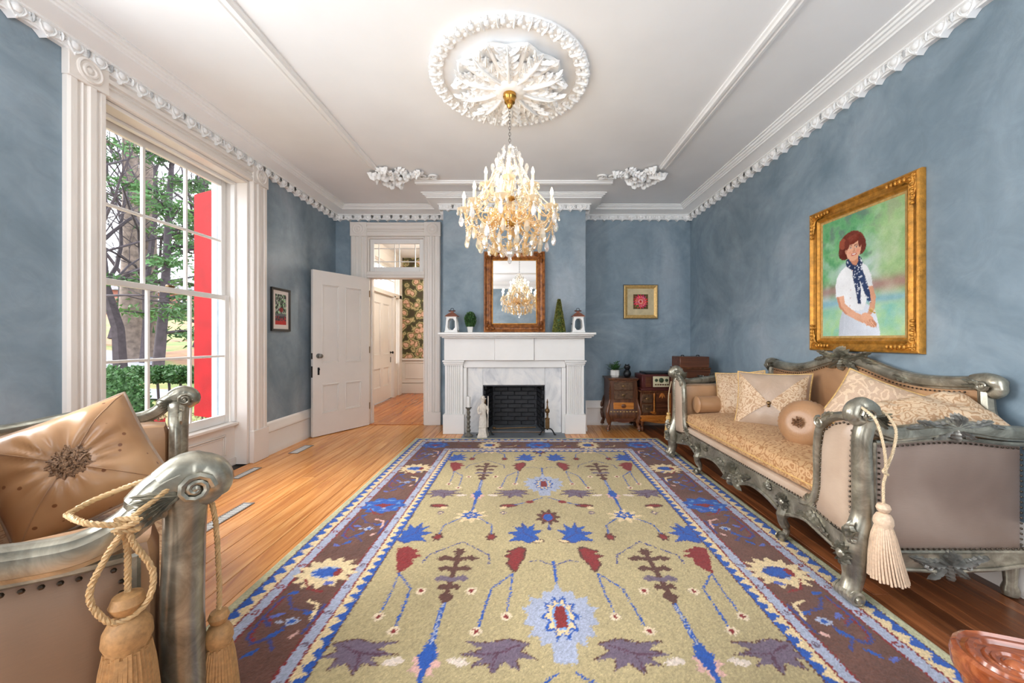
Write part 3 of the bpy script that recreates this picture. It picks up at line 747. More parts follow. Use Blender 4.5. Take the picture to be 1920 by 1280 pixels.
kb = MB(); kb.box(0.785,0.812,0.042,0.046,0.83,0.93,0.004,LM); kb.lathe([(0.016,0),(0.016,0.006),(0,0.008)],16,LM @ FR((0.798,0.046,0.905),(1,0,0),(0,0,-1),(0,1,0))); kb.build('keyhole_plate', M_iron, d1)
for z0,z1 in ((1.045,1.125),(0.80,0.95)): MB().box(0.873,0.879,0.008,0.034,z0,z1,0.001,LM).build('latch_plate', M_iron, d1)
for z in (0.25,1.1,1.95): MB().tube([LM @ Vector((-0.006,0.046,z)),LM @ Vector((-0.006,0.046,z+0.1))],0.007,8).build('hinge', M_abrass, d1)
# ---- hall
def _paper():
    t = NT('floral_wallpaper'); co = t.co()
    nz = t.noise(co, 9, 3, 0.5, 0.6); ad = t.n('ShaderNodeVectorMath', operation='MULTIPLY_ADD'); t.l(nz.outputs['Color'], ad.inputs[0]); ad.inputs[1].default_value = (0.12,0.12,0.12); t.l(co, ad.inputs[2])
    v = t.n('ShaderNodeTexVoronoi'); t.l(ad.outputs[0], v.inputs['Vector']); v.inputs['Scale'].default_value = 6.0
    c = t.ramp(v.outputs['Distance'], [(0.0,L(150,92,76)),(0.12,L(214,164,138)),(0.26,L(232,196,168)),(0.36,L(172,120,92)),(0.43,L(96,104,58)),(0.52,L(206,186,140)),(0.60,L(88,92,52)),(0.75,L(70,60,40))])
    w = t.n('ShaderNodeTexWave'); w.bands_direction = 'DIAGONAL'; t.l(ad.outputs[0], w.inputs['Vector']); w.inputs['Scale'].default_value = 9; w.inputs['Distortion'].default_value = 7
    k = t.ramp(w.outputs['Fac'], [(0.35,(1,1,1)),(0.5,(0.45,0.5,0.4)),(0.6,(1,1,1))])
    t.set(Base_Color=t.mix(0.6, c, k, 'MULTIPLY'), Roughness=0.7); return t.m
M_paper = _paper()
hallL = holed(MB(), YB+0.13, HY+0.1, 0, ZC+0.1, [(7.10,7.33,0.75,2.24),(7.42,8.60,0.0,2.245),(8.69,8.95,0.75,2.24),(7.10,8.95,2.36,2.95)], HX-0.2, HX, 'y')
struct(hallL, 'wall_hall_left', M_cream, 'cream panelled hall wall holding the front door', 'wall')
struct(MB().box(HX-0.2,-0.3,HY,HY+0.1,0.80,ZC+0.1), 'wall_hall_end', M_paper, 'hall end wall with pink and green floral wallpaper', 'wall')
struct(MB().box(-0.5,-0.4,YB+0.13,HY+0.1,0,ZC+0.1), 'wall_hall_right', M_paper, 'papered hall wall out of sight behind the chimney', 'wall')
struct(MB().box(HX-0.2,-0.4,YB+0.13,HY+0.1,ZC,ZC+0.1), 'ceiling_hall', M_ceil, 'pale hall ceiling seen through the transom', 'ceiling')
hf = struct(MB().box(HX-0.1,-0.4,YB+0.02,HY+0.1,-0.12,-0.022), 'floor_hall', M_sub, 'polished orange board floor of the hall', 'floor')
x = HX; rnd = random.Random(9)
while x < -0.45:
    w = min(rnd.uniform(0.09,0.12), -0.4-x); o = MB().box(-w/2+0.0013,w/2-0.0013,-(HY-YB-0.12)/2,(HY-YB-0.12)/2,-0.02,0,0.0012).build('plank', M_floorC, hf); o.location = (x+w/2,(HY+YB+0.12)/2,0); x += w
struct(MB().box(DO[0]+0.02,DO[1]-0.02,YB-0.02,YB+0.14,-0.02,0.008,0.004), 'trim_7', M_floorC, 'worn wooden door threshold', 'threshold')
# wainscot at the hall end
wa = thing('wall_wainscot', 'cream wainscot with chair rail under the floral wallpaper', 'wainscot', kind='structure')
MB().box(HX,-0.5,HY-0.02,HY+0.1,0,0.80).build('wainscot_board', M_cream, wa)
MB().box(HX,-0.5,HY-0.055,HY-0.02,0.80,0.85,0.008).build('chair_rail', M_cream, wa)
mb = MB(); mb.box(HX,-0.5,HY-0.045,HY-0.02,0,0.24,0.006); mb.box(HX,-0.5,HY-0.04,HY-0.02,0.255,0.29,0.006); mb.build('wainscot_base', M_cream, wa)
for k in range(4):
    a = HX+0.08+k*0.62; q = MB()
    for b in ((a,a+0.54,0.36,0.375),(a,a+0.54,0.735,0.75),(a,a+0.015,0.375,0.735),(a+0.525,a+0.54,0.375,0.735)): q.box(b[0],b[1],HY-0.032,HY-0.02,b[2],b[3],0.003)
    q.build('wainscot_moulding', M_cream, wa)
HM = FR((HX,0,0),(0,1,0),(1,0,0),(0,0,1))
d2 = thing('door_2', 'cream front door in the hall with dark hinges', 'door', kind='structure')
panelled(d2, HM @ T(7.43,-0.06,0), 1.16, 2.235, 0.045, [(0.14,0.52,0.98,2.08),(0.64,1.02,0.98,2.08),(0.14,0.52,0.30,0.72),(0.64,1.02,0.30,0.72)], M_door)
for z in (0.25,1.02,1.95): MB().box(7.425,7.45,-0.02,0.004,z,z+0.11,0.002,HM).build('hinge', M_iron, d2)
kb = MB(); kb.lathe([(0.03,0),(0.012,0.01),(0.012,0.03),(0.03,0.045),(0.024,0.065),(0,0.07)],18,HM @ FR((8.52,-0.015,1.02),(1,0,0),(0,0,-1),(0,1,0))); kb.build('door_knob', M_iron, d2)
MB().box(8.505,8.535,-0.017,-0.008,0.80,0.92,0.003,HM).build('lock_plate', M_iron, d2)
w5 = thing('window_5', 'front door sidelights and transom with white glazing bars', 'window', kind='structure')
for a,b,z0,z1,nx,nz_ in ((7.10,7.33,0.75,2.24,1,5),(8.69,8.95,0.75,2.24,1,5),(7.10,8.95,2.36,2.95,7,2)):
    f = MB()
    for q in ((a,a+0.03,z0,z1),(b-0.03,b,z0,z1),(a+0.03,b-0.03,z0,z0+0.03),(a+0.03,b-0.03,z1-0.03,z1)): f.box(q[0],q[1],-0.12,-0.06,q[2],q[3],0.003,HM)
    fo = f.build('sash', M_white, w5)
    for k in range(1,nx): g=a+(b-a)*k/nx; MB().box(g-0.009,g+0.009,-0.11,-0.07,z0,z1,0.002,HM).build('glazing_bar', M_white, fo)
    for k in range(1,nz_): g=z0+(z1-z0)*k/nz_; MB().box(a,b,-0.11,-0.07,g-0.009,g+0.009,0.002,HM).build('glazing_bar', M_white, fo)
    for i in range(nx):
        for j in range(nz_): MB().box(a+(b-a)*i/nx+0.009,a+(b-a)*(i+1)/nx-0.009,-0.092,-0.088,z0+(z1-z0)*j/nz_+0.009,z0+(z1-z0)*(j+1)/nz_-0.009,0,HM).build('pane', M_glass, fo, smooth=False)
ht = thing('trim_8', 'cream pilaster trim framing the front door', 'trim', kind='structure')
for a,b,z0,z1 in ((7.33,7.425,0,2.30),(8.595,8.69,0,2.30),(8.95,9.10,0,3.05),(6.98,7.10,0,3.05),(6.98,9.10,2.26,2.35),(6.98,9.10,2.96,3.12)):
    MB().box(a,b,0,0.05,z0,z1,0.006,HM).build('trim_board', M_cream, ht)
# added ceiling lamp, unseen behind the wall, to brighten the hall
hl = thing('hall_fill_lamp', 'round white glass ceiling lamp added out of sight to light the hall', 'lamp', (-1.3,7.4,2.95))
MB().lathe([(0.02,0.35),(0.02,0.16),(0.06,0.15),(0.07,0.12)],16).build('stem', M_brass, hl)
MB().sph((0,0,0),0.13,16,10).build('globe', emit('fill_lamp_globe', (1.0,0.93,0.82), 14), hl)
pl_ = bpy.data.lights.new('hall_fill_light','POINT'); pl_.energy = 55; pl_.color=(1,0.93,0.84); pl_.shadow_soft_size = 0.14
po = bpy.data.objects.new('hall_fill_light', pl_); COL.objects.link(po); po.parent = hl; po.location = (0,0,-0.28)

# ================================================================== fireplace
t = NT('white_marble'); co = t.co('Object',(1,1,1),(0,0.5,0)); n1 = t.noise(co,2.2,6,0.62,1.6); 
c = t.ramp(n1.outputs[0], [(0.34,L(190,192,196)),(0.46,L(222,222,222)),(0.6,L(236,234,231))]); t.set(Base_Color=c, Roughness=0.2); M_marble = t.m
M_slate = simple('slate', L(112,118,124), 0.45, var=0.2, scale=5)
M_soot = simple('sooty_brick', L(44,44,47), 0.5, var=0.45, scale=9, bump=0.4, bscale=50)
M_mort = simple('sooty_mortar', L(70,70,74), 0.7, var=0.3)
mt = thing('fireplace_mantel', 'white painted mantelpiece with fluted pilasters around a marble surround', 'mantelpiece', (-0.155,5.40,0))
mt.location = (0,0,0)
F_ = BY-0.002
MB().box(-1.165,0.945,5.065,F_,1.368,1.40,0.006).build('shelf', M_white, mt)
mb = MB(); mb.box(-1.145,0.92,5.09,F_,1.345,1.368,0.008); mb.box(-1.13,0.895,5.14,F_,1.325,1.345,0.006); mb.build('bed_moulding', M_white, mt)
for a,b,y in ((-1.115,-0.42,5.235),(-0.42,0.12,5.215),(0.12,0.815,5.235)):
    MB().box(a+0.001,b-0.001,y,F_,1.02,1.325,0.003).build('frieze_board', M_white, mt)
MB().box(-0.86,0.56,5.30,F_,0.915,1.018,0.004).build('inner_lintel', M_white, mt)
for a,b in ((-0.865,-0.815),(0.505,0.565)): MB().box(a,b,5.30,F_,0,0.913,0.004).build('inner_stile', M_white, mt)
for a,b,sx in ((-1.113,-0.868,-1),(0.572,0.812,1)):
    p = thing('pilaster', None, None); p.parent = mt
    mb = MB(); n = 7; w = b-a; pr = [(a,5.29)]; ed = 0.022
    pr = [(a,F_),(a,5.285),(a+ed,5.285)]
    for k in range(n):
        u0 = a+ed+(w-2*ed)*k/n; u1 = a+ed+(w-2*ed)*(k+1)/n; g=(u1-u0)
        pr += [(u0+g*0.15,5.285),(u0+g*0.25,5.297),(u0+g*0.5,5.302),(u0+g*0.75,5.297),(u0+g*0.85,5.285)]
    pr += [(b-ed,5.285),(b,5.285),(b,F_)]
    m_ = len(pr); mb.add([(x_,y_,0.27) for x_,y_ in pr]+[(x_,y_,0.945) for x_,y_ in pr], [(i,(i+1)%m_,m_+(i+1)%m_,m_+i) for i in range(m_)]+[tuple(range(m_)),tuple(range(m_,2*m_))]); mb.build('fluted_shaft', M_white, p, 25)
    MB().box(a-0.025,b+0.025,5.255,F_,0,0.27,0.005).build('base_block', M_white, p)
    mb = MB(); mb.box(a-0.01,b+0.01,5.27,F_,0.945,0.965,0.004); mb.box(a-0.02,b+0.02,5.255,F_,0.965,0.995,0.008); mb.box(a-0.03,b+0.03,5.24,F_,0.995,1.018,0.004); mb.build('capital', M_white, p)
sr = thing('marble_surround', 'grey veined white marble slabs around the firebox', 'fireplace surround')
MB().box(-0.813,FB[0]-0.001,5.345,F_,0,0.911,0.003).build('slab', M_marble, sr); MB().box(FB[1]+0.001,0.503,5.345,F_,0,0.911,0.003).build('slab', M_marble, sr); MB().box(FB[0],FB[1],5.345,F_,0.667,0.911,0.003).build('slab', M_marble, sr)
fb = thing('firebox', 'black sooty brick firebox of the fireplace', 'fireplace')
mb = MB(); mb.box(FB[0],FB[1],5.80,5.83,0,0.66); mb.box(FB[0]+0.001,FB[0]+0.012,5.35,5.80,0,0.66); mb.box(FB[1]-0.012,FB[1]-0.001,5.35,5.80,0,0.66); mb.box(FB[0],FB[1],5.35,5.83,0.652,0.664); mb.build('mortar_lining', M_mort, fb)
MB().box(FB[0]+0.012,FB[1]-0.012,5.38,5.80,0.0015,0.014,0.002).build('firebox_floor', M_slate, fb)
rb = random.Random(4)
bw = MB().box(-0.098,0.098,-0.012,0.012,-0.029,0.029,0.005).build('brick', M_soot, fb); firstb = True
def putbrick(m):
    global firstb
    if firstb: bw.matrix_local = m; firstb = False
    else: inst(bw, 'brick', fb, m)
for r in range(10):
    z = 0.046+r*0.064
    for k in range(5):
        xx = FB[0]+0.075+k*0.204+(0.1 if r%2 else 0)-0.05
        if xx-0.09 < FB[0] or xx+0.09 > FB[1]: continue
        putbrick(T(xx,5.79+rb.uniform(-0.004,0.004),z))
    for s,xw in ((1,FB[0]+0.022),(-1,FB[1]-0.022)):
        for k in range(2):
            yy = 5.47+k*0.205+(0.05 if r%2 else 0.0); dx = (yy-5.38)*0.18*s
            putbrick(T(xw+dx,yy,z) @ RZ(PI/2-s*0.17))
hs_ = MB().box(-0.85,0.54,5.03,5.34,-0.005,0.006,0.002).build('hearth_slab', M_slate); tag(hs_, 'grey slate hearth slab in front of the firebox', 'hearth')
# andirons
def andiron(x, label, tall):
    o = thing('andiron', label, 'andiron', (x,5.20,0.006), group='pair of brass andirons on the hearth')
    mb = MB(); 
    for s in (-1,1):
        mb.tube(smooth_path([(0,0,0.085),(s*0.05,-0.005,0.08),(s*0.085,-0.01,0.035),(s*0.10,-0.012,0.0),(s*0.118,-0.012,0.010)],5), 0.009, 7)
    mb.tube([(0,0.0,0.075),(0,0.15,0.07),(0,0.36,0.06),(0,0.38,0.01)], 0.011, 6); mb.build('leg_bar', M_iron, o)
    MB().box(-0.028,0.028,-0.022,0.022,0.085,0.215,0.006).build('pedestal', M_abrass, o)
    MB().lathe([(0.034,0.215),(0.034,0.225),(0.016,0.235),(0.013,0.265),(0.020,0.275),(0.012,0.285),(0.030,0.31),(0.034,0.33),(0.028,0.352),(0.012,0.365),(0.016,0.375),(0.010,0.39),(0.008,0.43),(0.013,0.44),(0.003,0.49),(0,0.492)],18).build('finial', M_abrass, o)
andiron(0.30, 'brass andiron with a tall ball finial at the right of the firebox', True)
andiron(-0.545, 'brass andiron at the left of the firebox behind the white figurine', True)
pk = thing('fire_poker', 'iron poker lying across the firebox floor', 'poker', (-0.15,5.50,0.022), R(8))
MB().tube([(-0.28,0,0.01),(0.3,0,0.01)],0.007,8).build('shaft', M_abrass, pk); MB().sph((-0.30,0,0.016),(0.03,0.017,0.017),10,6).build('knob', M_abrass, pk)
# candlestick with candle
cs = thing('candlestick', 'tall turned pewter candlestick on the hearth', 'candlestick', (-0.765,5.14,0.006))
MB().lathe([(0.058,0),(0.060,0.008),(0.048,0.022),(0.028,0.032),(0.018,0.05),(0.027,0.065),(0.03,0.08),(0.017,0.10),(0.022,0.118),(0.028,0.13),(0.016,0.145),(0.020,0.17),(0.027,0.19),(0.016,0.21),(0.022,0.235),(0.029,0.26),(0.016,0.28),(0.021,0.30),(0.026,0.32),(0.014,0.34),(0.022,0.36),(0.040,0.375),(0.042,0.385),(0.028,0.388),(0,0.388)],22).build('turned_stem', M_pewter, cs)
cd = thing('candle', 'white pillar candle standing on the pewter candlestick', 'candle', (-0.765,5.14,0.394))
MB().lathe([(0.026,0),(0.026,0.135),(0.021,0.142),(0.006,0.139),(0,0.139)],18).build('wax', M_pot, cd); MB().tube([(0,0,0.137),(0.002,0,0.155)],0.0015,5).build('wick', M_black, cd)
# figurine
M_stone = simple('weathered_white_stone', L(218,208,194), 0.7, var=0.12, scale=30, bump=0.2, bscale=80)
fg = thing('figurine', 'white stone figurine of a robed shepherd with a staff on a plinth beside the firebox', 'figurine', (-0.565,5.10,0.006))
pb = MB(); pb.lathe([(0.088,0),(0.088,0.02),(0.074,0.05),(0.066,0.075),(0.062,0.125),(0.068,0.13),(0,0.13)],4,RZ(PI/4),1.15,0.9); pb.build('plinth', M_stone, fg, 20)
bd = MB()
bd.lathe([(0.055,0.13),(0.052,0.19),(0.046,0.25),(0.040,0.30),(0.036,0.33),(0.046,0.37),(0.048,0.40),(0.036,0.43),(0.018,0.445),(0.015,0.46),(0.022,0.475),(0.026,0.495),(0.020,0.515),(0.0,0.523)],20,None,1.0,0.72,9,0.05)
bd.tube(smooth_path([(-0.042,0,0.41),(-0.066,-0.01,0.36),(-0.050,-0.045,0.32),(-0.015,-0.055,0.335)],4),[0.017]*5+[0.013]*8,8)
bd.tube(smooth_path([(0.042,0,0.41),(0.066,-0.01,0.365),(0.064,-0.035,0.33)],4),[0.017]*5+[0.013]*4,8)
for k in range(4): bd.sph((0.066,-0.038-0.003*k,0.338-0.008*k),(0.011,0.005,0.004),6,4)
bd.lathe([(0.042,0.505),(0.044,0.510),(0.025,0.517),(0.024,0.535),(0.016,0.545),(0,0.547)],18)
bd.build('figure', M_stone, fg); MB().tube([(0.070,-0.045,0.14),(0.072,-0.045,0.55)],0.006,7).build('staff', M_stone, fg)
# ================================================================== on the mantel
M_copper = simple('copper_roof', L(150,98,80), 0.45, 0.4, var=0.25, scale=20)
def lantern(x, label):
    o = thing('lantern', label, 'lantern', (x,5.24,1.40), group='white lanterns on the mantel')
    b = MB(); w0,w1,h = 0.082,0.066,0.205
    def pt_(u,z,wy): k=(w0+(w1-w0)*(z-0.025)/(h-0.025)); return k
    b.box(-0.088,0.088,-0.088,0.088,0,0.022,0.004)
    for ang in range(4):
        m = RZ(ang*PI/2); hexo = [(-0.052,0.070),(-0.024,0.034),(0.024,0.034),(0.052,0.070),(0.048,0.155),(0.022,0.192),(-0.022,0.192),(-0.048,0.155)]
        outr = [(-w0,0.022),(w0,0.022),(w1,h),(-w1,h)]
        ob = [(-w0,0.022),(-0.02,0.022),(0.02,0.022),(w0,0.022),(w1,h),(0.02,h),(-0.02,h),(-w1,h)]
        idx = [0,1,2,3,4,5,6,7]; V=[];
        def yy(z): return -(w0+(w1-w0)*(z-0.022)/(h-0.022))
        V = [(x_,yy(z_),z_) for x_,z_ in ob]+[(x_,yy(z_),z_) for x_,z_ in hexo]+[(x_,yy(z_)+0.008,z_) for x_,z_ in hexo]
        F=[(i,(i+1)%8,8+(i+1)%8,8+i) for i in range(8)]+[(8+i,8+(i+1)%8,16+(i+1)%8,16+i) for i in range(8)]
        b.add(V,F,m)
    b.box(-0.075,0.075,-0.075,0.075,h,h+0.012,0.003); b.build('body', M_white, o, 20)
    for ang in range(4):
        m = RZ(ang*PI/2); MB().prism([(-0.050,0.04),(0.050,0.04),(0.050,0.185),(-0.050,0.185)],-0.064,-0.062,m).build('pane', M_glass, o, smooth=False)
    MB().lathe([(0.118,h+0.012),(0.120,h+0.018),(0.06,h+0.058),(0.028,h+0.072),(0.024,h+0.085),(0,h+0.086)],4,RZ(PI/4)).build('roof', M_copper, o, 20)
    rg = MB(); rg.tube(spiral((0,0,h+0.108),(1,0,0),(0,0,1),0.022,0.022,0,1,16),0.0035,6); rg.build('ring', M_iron, o)
    bwv = MB()
    for s in (-1,1): bwv.sph((s*0.026,-0.012,h+0.092),(0.024,0.008,0.010),8,5)
    bwv.sph((0,-0.014,h+0.092),(0.008,0.009,0.009),6,4); bwv.build('bow', simple('bow_ribbon%d' % (x>0), L(84,52,44),0.7), o)
    lt = MB(); lt.sph((-0.085,0.0,0.12),(0.008,0.008,0.008),6,4); lt.build('latch', M_iron, o)
lantern(-1.005, 'white lantern with a copper roof at the left end of the mantel'); lantern(0.722, 'white lantern with a copper roof at the right end of the mantel')
rng = random.Random(31)
tp = thing('potted_topiary', 'small round leafed topiary in a white pot on the mantel', 'plant', (-0.755,5.235,1.40))
MB().lathe([(0.040,0),(0.054,0.075),(0.050,0.080),(0.046,0.072),(0,0.070)],4,RZ(PI/4)).build('pot', M_pot, tp, 20)
mb = MB(); leafball(mb,(0,0,0.175),(0.068,0.068,0.10),900,rng,0.026); mb.sph((0,0,0.17),(0.058,0.058,0.088),12,8); tag(mb.build('foliage', M_leafg, tp, recalc=False, smooth=False), kind='stuff')
tc_ = thing('cone_topiary', 'tall cone shaped olive green topiary on the mantel beside the mirror', 'plant', (0.462,5.235,1.40))
mb = MB()
for k in range(2600):
    h = rng.random()**1.25; a = rng.uniform(0,2*PI); r = 0.076*(1-h)**0.85*rng.uniform(0.9,1.04)+0.004; d = Vector((math.cos(a),math.sin(a),0.35)).normalized()
    p = Vector((r*math.cos(a),r*math.sin(a),0.01+0.44*h)); q = (d+Vector((rng.gauss(0,0.5),rng.gauss(0,0.5),rng.gauss(0,0.5)))).normalized()*0.022; e = q.cross(Vector((rng.gauss(0,1),rng.gauss(0,1),rng.gauss(0,1)))).normalized()*0.008
    i = len(mb.v); mb.v += [tuple(p),tuple(p+q*0.5-e),tuple(p+q),tuple(p+q*0.5+e)]; mb.f.append((i,i+1,i+2,i+3))
tag(mb.build('foliage', M_leafy, tc_, recalc=False, smooth=False), kind='stuff'); MB().lathe([(0.068,0),(0.066,0.02),(0.03,0.25),(0.004,0.44)],14).build('core', M_leafg, tc_)
# mirror
def picture_frame(parent, M, w, h, fw, prof, mat, name='frame_side'):
    """M: x right, y toward the viewer, z up, centre at origin; prof: (inward 0..1, depth)"""
    hw,hh = w/2,h/2; C = [(-hw,-hh),(hw,-hh),(hw,hh),(-hw,hh)]
    for s in range(4):
        a,b = C[s],C[(s+1)%4]; V=[]; F=[]; m_=len(prof)
        for (px,pz) in (a,b):
            sx = 1 if px<0 else -1; sz = 1 if pz<0 else -1
            for q,dp in prof: V.append((px+sx*q*fw,dp,pz+sz*q*fw))
        for k in range(m_): F.append((k,(k+1)%m_,m_+(k+1)%m_,m_+k))
        MB().add(V,F,M).build(name, mat, parent, 25)
FPROF = [(0,0),(0,0.030),(0.06,0.046),(0.16,0.050),(0.24,0.040),(0.34,0.026),(0.55,0.020),(0.62,0.030),(0.72,0.034),(0.80,0.026),(0.88,0.016),(0.94,0.020),(1.0,0.012),(1.0,0)]
M_mframe = simple('carved_mirror_wood', L(122,66,34), 0.3, 0.15, var=0.45, scale=22, bump=0.35, bscale=90, tint=L(178,112,56))
M_mirror = NT('mirror_silver').set(Base_Color=(0.93,0.93,0.92), Metallic=1.0, Roughness=0.0).m
mr = thing('wall_mirror', 'gilt brown carved mirror leaning on the chimney breast above the mantel', 'mirror', (-0.15,5.30,1.402))
MW,MH = 0.85,1.125; tl = R(1.75)
MMx = FR((0,0,MH/2),(1,0,0),(0,-math.cos(tl),math.sin(tl)),(0,math.sin(tl),math.cos(tl)))
picture_frame(mr, MMx, MW, MH, 0.125, FPROF, M_mframe)
MB().box(-MW/2+0.115,MW/2-0.115,0.006,0.010,-MH/2+0.115,MH/2-0.115,0,MMx).build('mirror_glass', M_mirror, mr, smooth=False)
q = 0.113
mb = MB()
for a in ((-MW/2+q,MW/2-q,-MH/2+q,-MH/2+q+0.014),(-MW/2+q,MW/2-q,MH/2-q-0.014,MH/2-q),(-MW/2+q,-MW/2+q+0.014,-MH/2+q,MH/2-q),(MW/2-q-0.014,MW/2-q,-MH/2+q,MH/2-q)): mb.box(a[0],a[1],0.010,0.02,a[2],a[3],0.004,MMx)
mb.build('gilt_slip', M_gold, mr)
for sx in (-1,1):
    for sz in (-1,1):
        c = MB(); m = MMx @ FR((sx*(MW/2-0.055),0.036,sz*(MH/2-0.055)),(-sx,0,0),(0,0,-sz),(0,1,0))
        for ang,ln in ((0,0.13),(PI/2,0.13),(PI/4,0.10),(-0.3,0.09),(PI/2+0.3,0.09)): c.leaf(m @ RZ(ang) @ T(-0.02,0,0), ln, 0.06, 0.022, 3, 1.2)
        c.sph((0,0,0.014),(0.022,0.022,0.014),9,6,m); c.build('corner_carving', M_mframe, mr)
# ================================================================== pictures
def grid_picture(name, parent, M, w, h, img, mat):
    """flat painted panel: one vertex per sample; img rows from bottom to top"""
    ny, nx = img.shape[:2]; V = []
    xs = np.linspace(-w/2,w/2,nx); zs = np.linspace(-h/2,h/2,ny)
    X,Z = np.meshgrid(xs,zs); P = np.stack([X.ravel(),np.zeros(X.size),Z.ravel(),np.ones(X.size)],1) @ np.array(M).T
    idx = np.arange(nx*ny).reshape(ny,nx); F = np.stack([idx[:-1,:-1].ravel(),idx[:-1,1:].ravel(),idx[1:,1:].ravel(),idx[1:,:-1].ravel()],1)
    return color_mesh(name, P[:,:3], F, img.reshape(-1,3), mat, parent)
def color_mesh(name, V, F, col, mat, parent=None):
    me = bpy.data.meshes.new(name); me.vertices.add(len(V)); me.vertices.foreach_set('co', np.ascontiguousarray(V,dtype=np.float32).ravel())
    me.loops.add(F.size); me.loops.foreach_set('vertex_index', F.astype(np.int32).ravel()); me.polygons.add(len(F))
    me.polygons.foreach_set('loop_start', (np.arange(len(F))*4).astype(np.int32)); me.polygons.foreach_set('loop_total', np.full(len(F),4,np.int32))
    me.polygons.foreach_set('use_smooth', np.ones(len(F),bool)); me.update(calc_edges=True); me.validate()
    at = me.color_attributes.new('Col','FLOAT_COLOR','POINT'); c4 = np.ones((len(V),4),np.float32); c4[:,:3] = lin(np.clip(col,0,255)); at.data.foreach_set('color', c4.ravel())
    me.materials.append(mat); o = bpy.data.objects.new(name, me); COL.objects.link(o)
    if parent: o.parent = parent
    return o
class Canvas:
    """numeric sampling of flat painted shapes, sRGB 0-255"""
    def __init__(s, x0, x1, y0, y1, step, bg, jit=0.0, seed=1):
        s.xs = np.arange(x0,x1+step*0.5,step); s.ys = np.arange(y0,y1+step*0.5,step); s.X,s.Y = np.meshgrid(s.xs,s.ys); s.step = step
        r = np.random.default_rng(seed); s.r = r
        s.SX = s.X+r.normal(0,jit,s.X.shape); s.SY = s.Y+r.normal(0,jit,s.X.shape)
        s.C = np.empty(s.X.shape+(3,)); s.C[:] = bg
    def _sub(s, x0, x1, y0, y1):
        i0 = max(0,int(np.searchsorted(s.xs,x0))-2); i1 = min(len(s.xs),int(np.searchsorted(s.xs,x1))+2); j0 = max(0,int(np.searchsorted(s.ys,y0))-2); j1 = min(len(s.ys),int(np.searchsorted(s.ys,y1))+2)
        return slice(j0,j1), slice(i0,i1)
    def put(s, sl, m, col):
        if callable(col): s.C[sl][m] = col(s.X[sl][m], s.Y[sl][m])
        else: s.C[sl][m] = col
    def poly(s, pts, col):
        P = np.asarray(pts,float); sl = s._sub(P[:,0].min(),P[:,0].max(),P[:,1].min(),P[:,1].max()); X,Y = s.SX[sl],s.SY[sl]; m = np.zeros(X.shape,bool)
        x1,y1 = P[:,0],P[:,1]; x2,y2 = np.roll(x1,-1),np.roll(y1,-1)
        for a,b,c,d in zip(x1,y1,x2,y2):
            if b == d: continue
            m ^= ((b > Y) != (d > Y)) & (X < (c-a)*(Y-b)/(d-b)+a)
        s.put(sl, m, col)
    def ell(s, cx, cy, rx, ry, col, rot=0.0, star=0, amp=0.0):
        R_ = max(rx,ry)*(1+amp); sl = s._sub(cx-R_,cx+R_,cy-R_,cy+R_); X,Y = s.SX[sl]-cx,s.SY[sl]-cy; c,q = math.cos(rot),math.sin(rot)
        U,V = (X*c+Y*q)/rx,(-X*q+Y*c)/ry; rr = np.hypot(U,V)
        lim = 1.0 if not star else 1+amp*(np.abs(((np.arctan2(V,U)/(2*PI)*star)%1)-0.5)*4-1)
        s.put(sl, rr < lim, col)
    def line(s, pts, w, col):
        for (a,b),(c,d) in zip(pts[:-1],pts[1:]):
            sl = s._sub(min(a,c)-w,max(a,c)+w,min(b,d)-w,max(b,d)+w); X,Y = s.SX[sl],s.SY[sl]; dx,dy = c-a,d-b; l2 = dx*dx+dy*dy+1e-12
            t_ = np.clip(((X-a)*dx+(Y-b)*dy)/l2,0,1); s.put(sl, np.hypot(X-a-t_*dx,Y-b-t_*dy) < w/2, col)
def fbm(X, Y, sc, seed, oct=4):
    r = np.random.default_rng(seed); out = np.zeros(X.shape); amp = 1
    for o in range(oct):
        N = 64; g = r.random((N,N)); x = (X*sc)%N; y = (Y*sc)%N; i,j = x.astype(int)%N,y.astype(int)%N; fx,fy = x-np.floor(x),y-np.floor(y); fx = fx*fx*(3-2*fx); fy = fy*fy*(3-2*fy)
        out += amp*(g[j,i]*(1-fx)*(1-fy)+g[j,(i+1)%N]*fx*(1-fy)+g[(j+1)%N,i]*(1-fx)*fy+g[(j+1)%N,(i+1)%N]*fx*fy); amp *= 0.5; sc *= 2.03
    return out/1.9
M_canvas = vcol('oil_paint', 0.55, 0.15, 90)
M_print = vcol('photo_print', 0.4)
# --- framed flower picture on the far wall
fp = thing('flower_picture', 'small gold framed picture of a red and pink flower on the far wall', 'picture', (1.765,5.848,1.882))
FM = FR((0,0,0),(1,0,0),(0,-1,0),(0,0,1))
picture_frame(fp, FM, 0.515, 0.512, 0.055, [(0,0),(0,0.022),(0.25,0.03),(0.5,0.026),(0.75,0.018),(1,0.012),(1,0)], M_goldlt)
picture_frame(fp, FM, 0.53, 0.527, 0.016, [(0,0),(0,0.018),(0.5,0.026),(1,0.022),(1,0)], M_pewter, 'outer_edge')
cv = Canvas(0,1,0,1,1/150,(205,188,150)); n_ = fbm(cv.X,cv.Y,6,3); cv.C *= (0.88+0.2*n_)[...,None]
cv.poly([(0.23,0.24),(0.77,0.24),(0.77,0.78),(0.23,0.78)], (92,78,60)); cv.poly([(0.245,0.255),(0.755,0.255),(0.755,0.765),(0.245,0.765)], lambda x,y: np.stack([60+60*fbm(x,y,14,5),48+50*fbm(x,y,14,6),30+20*fbm(x,y,14,7)],-1))
rq = random.Random(8)
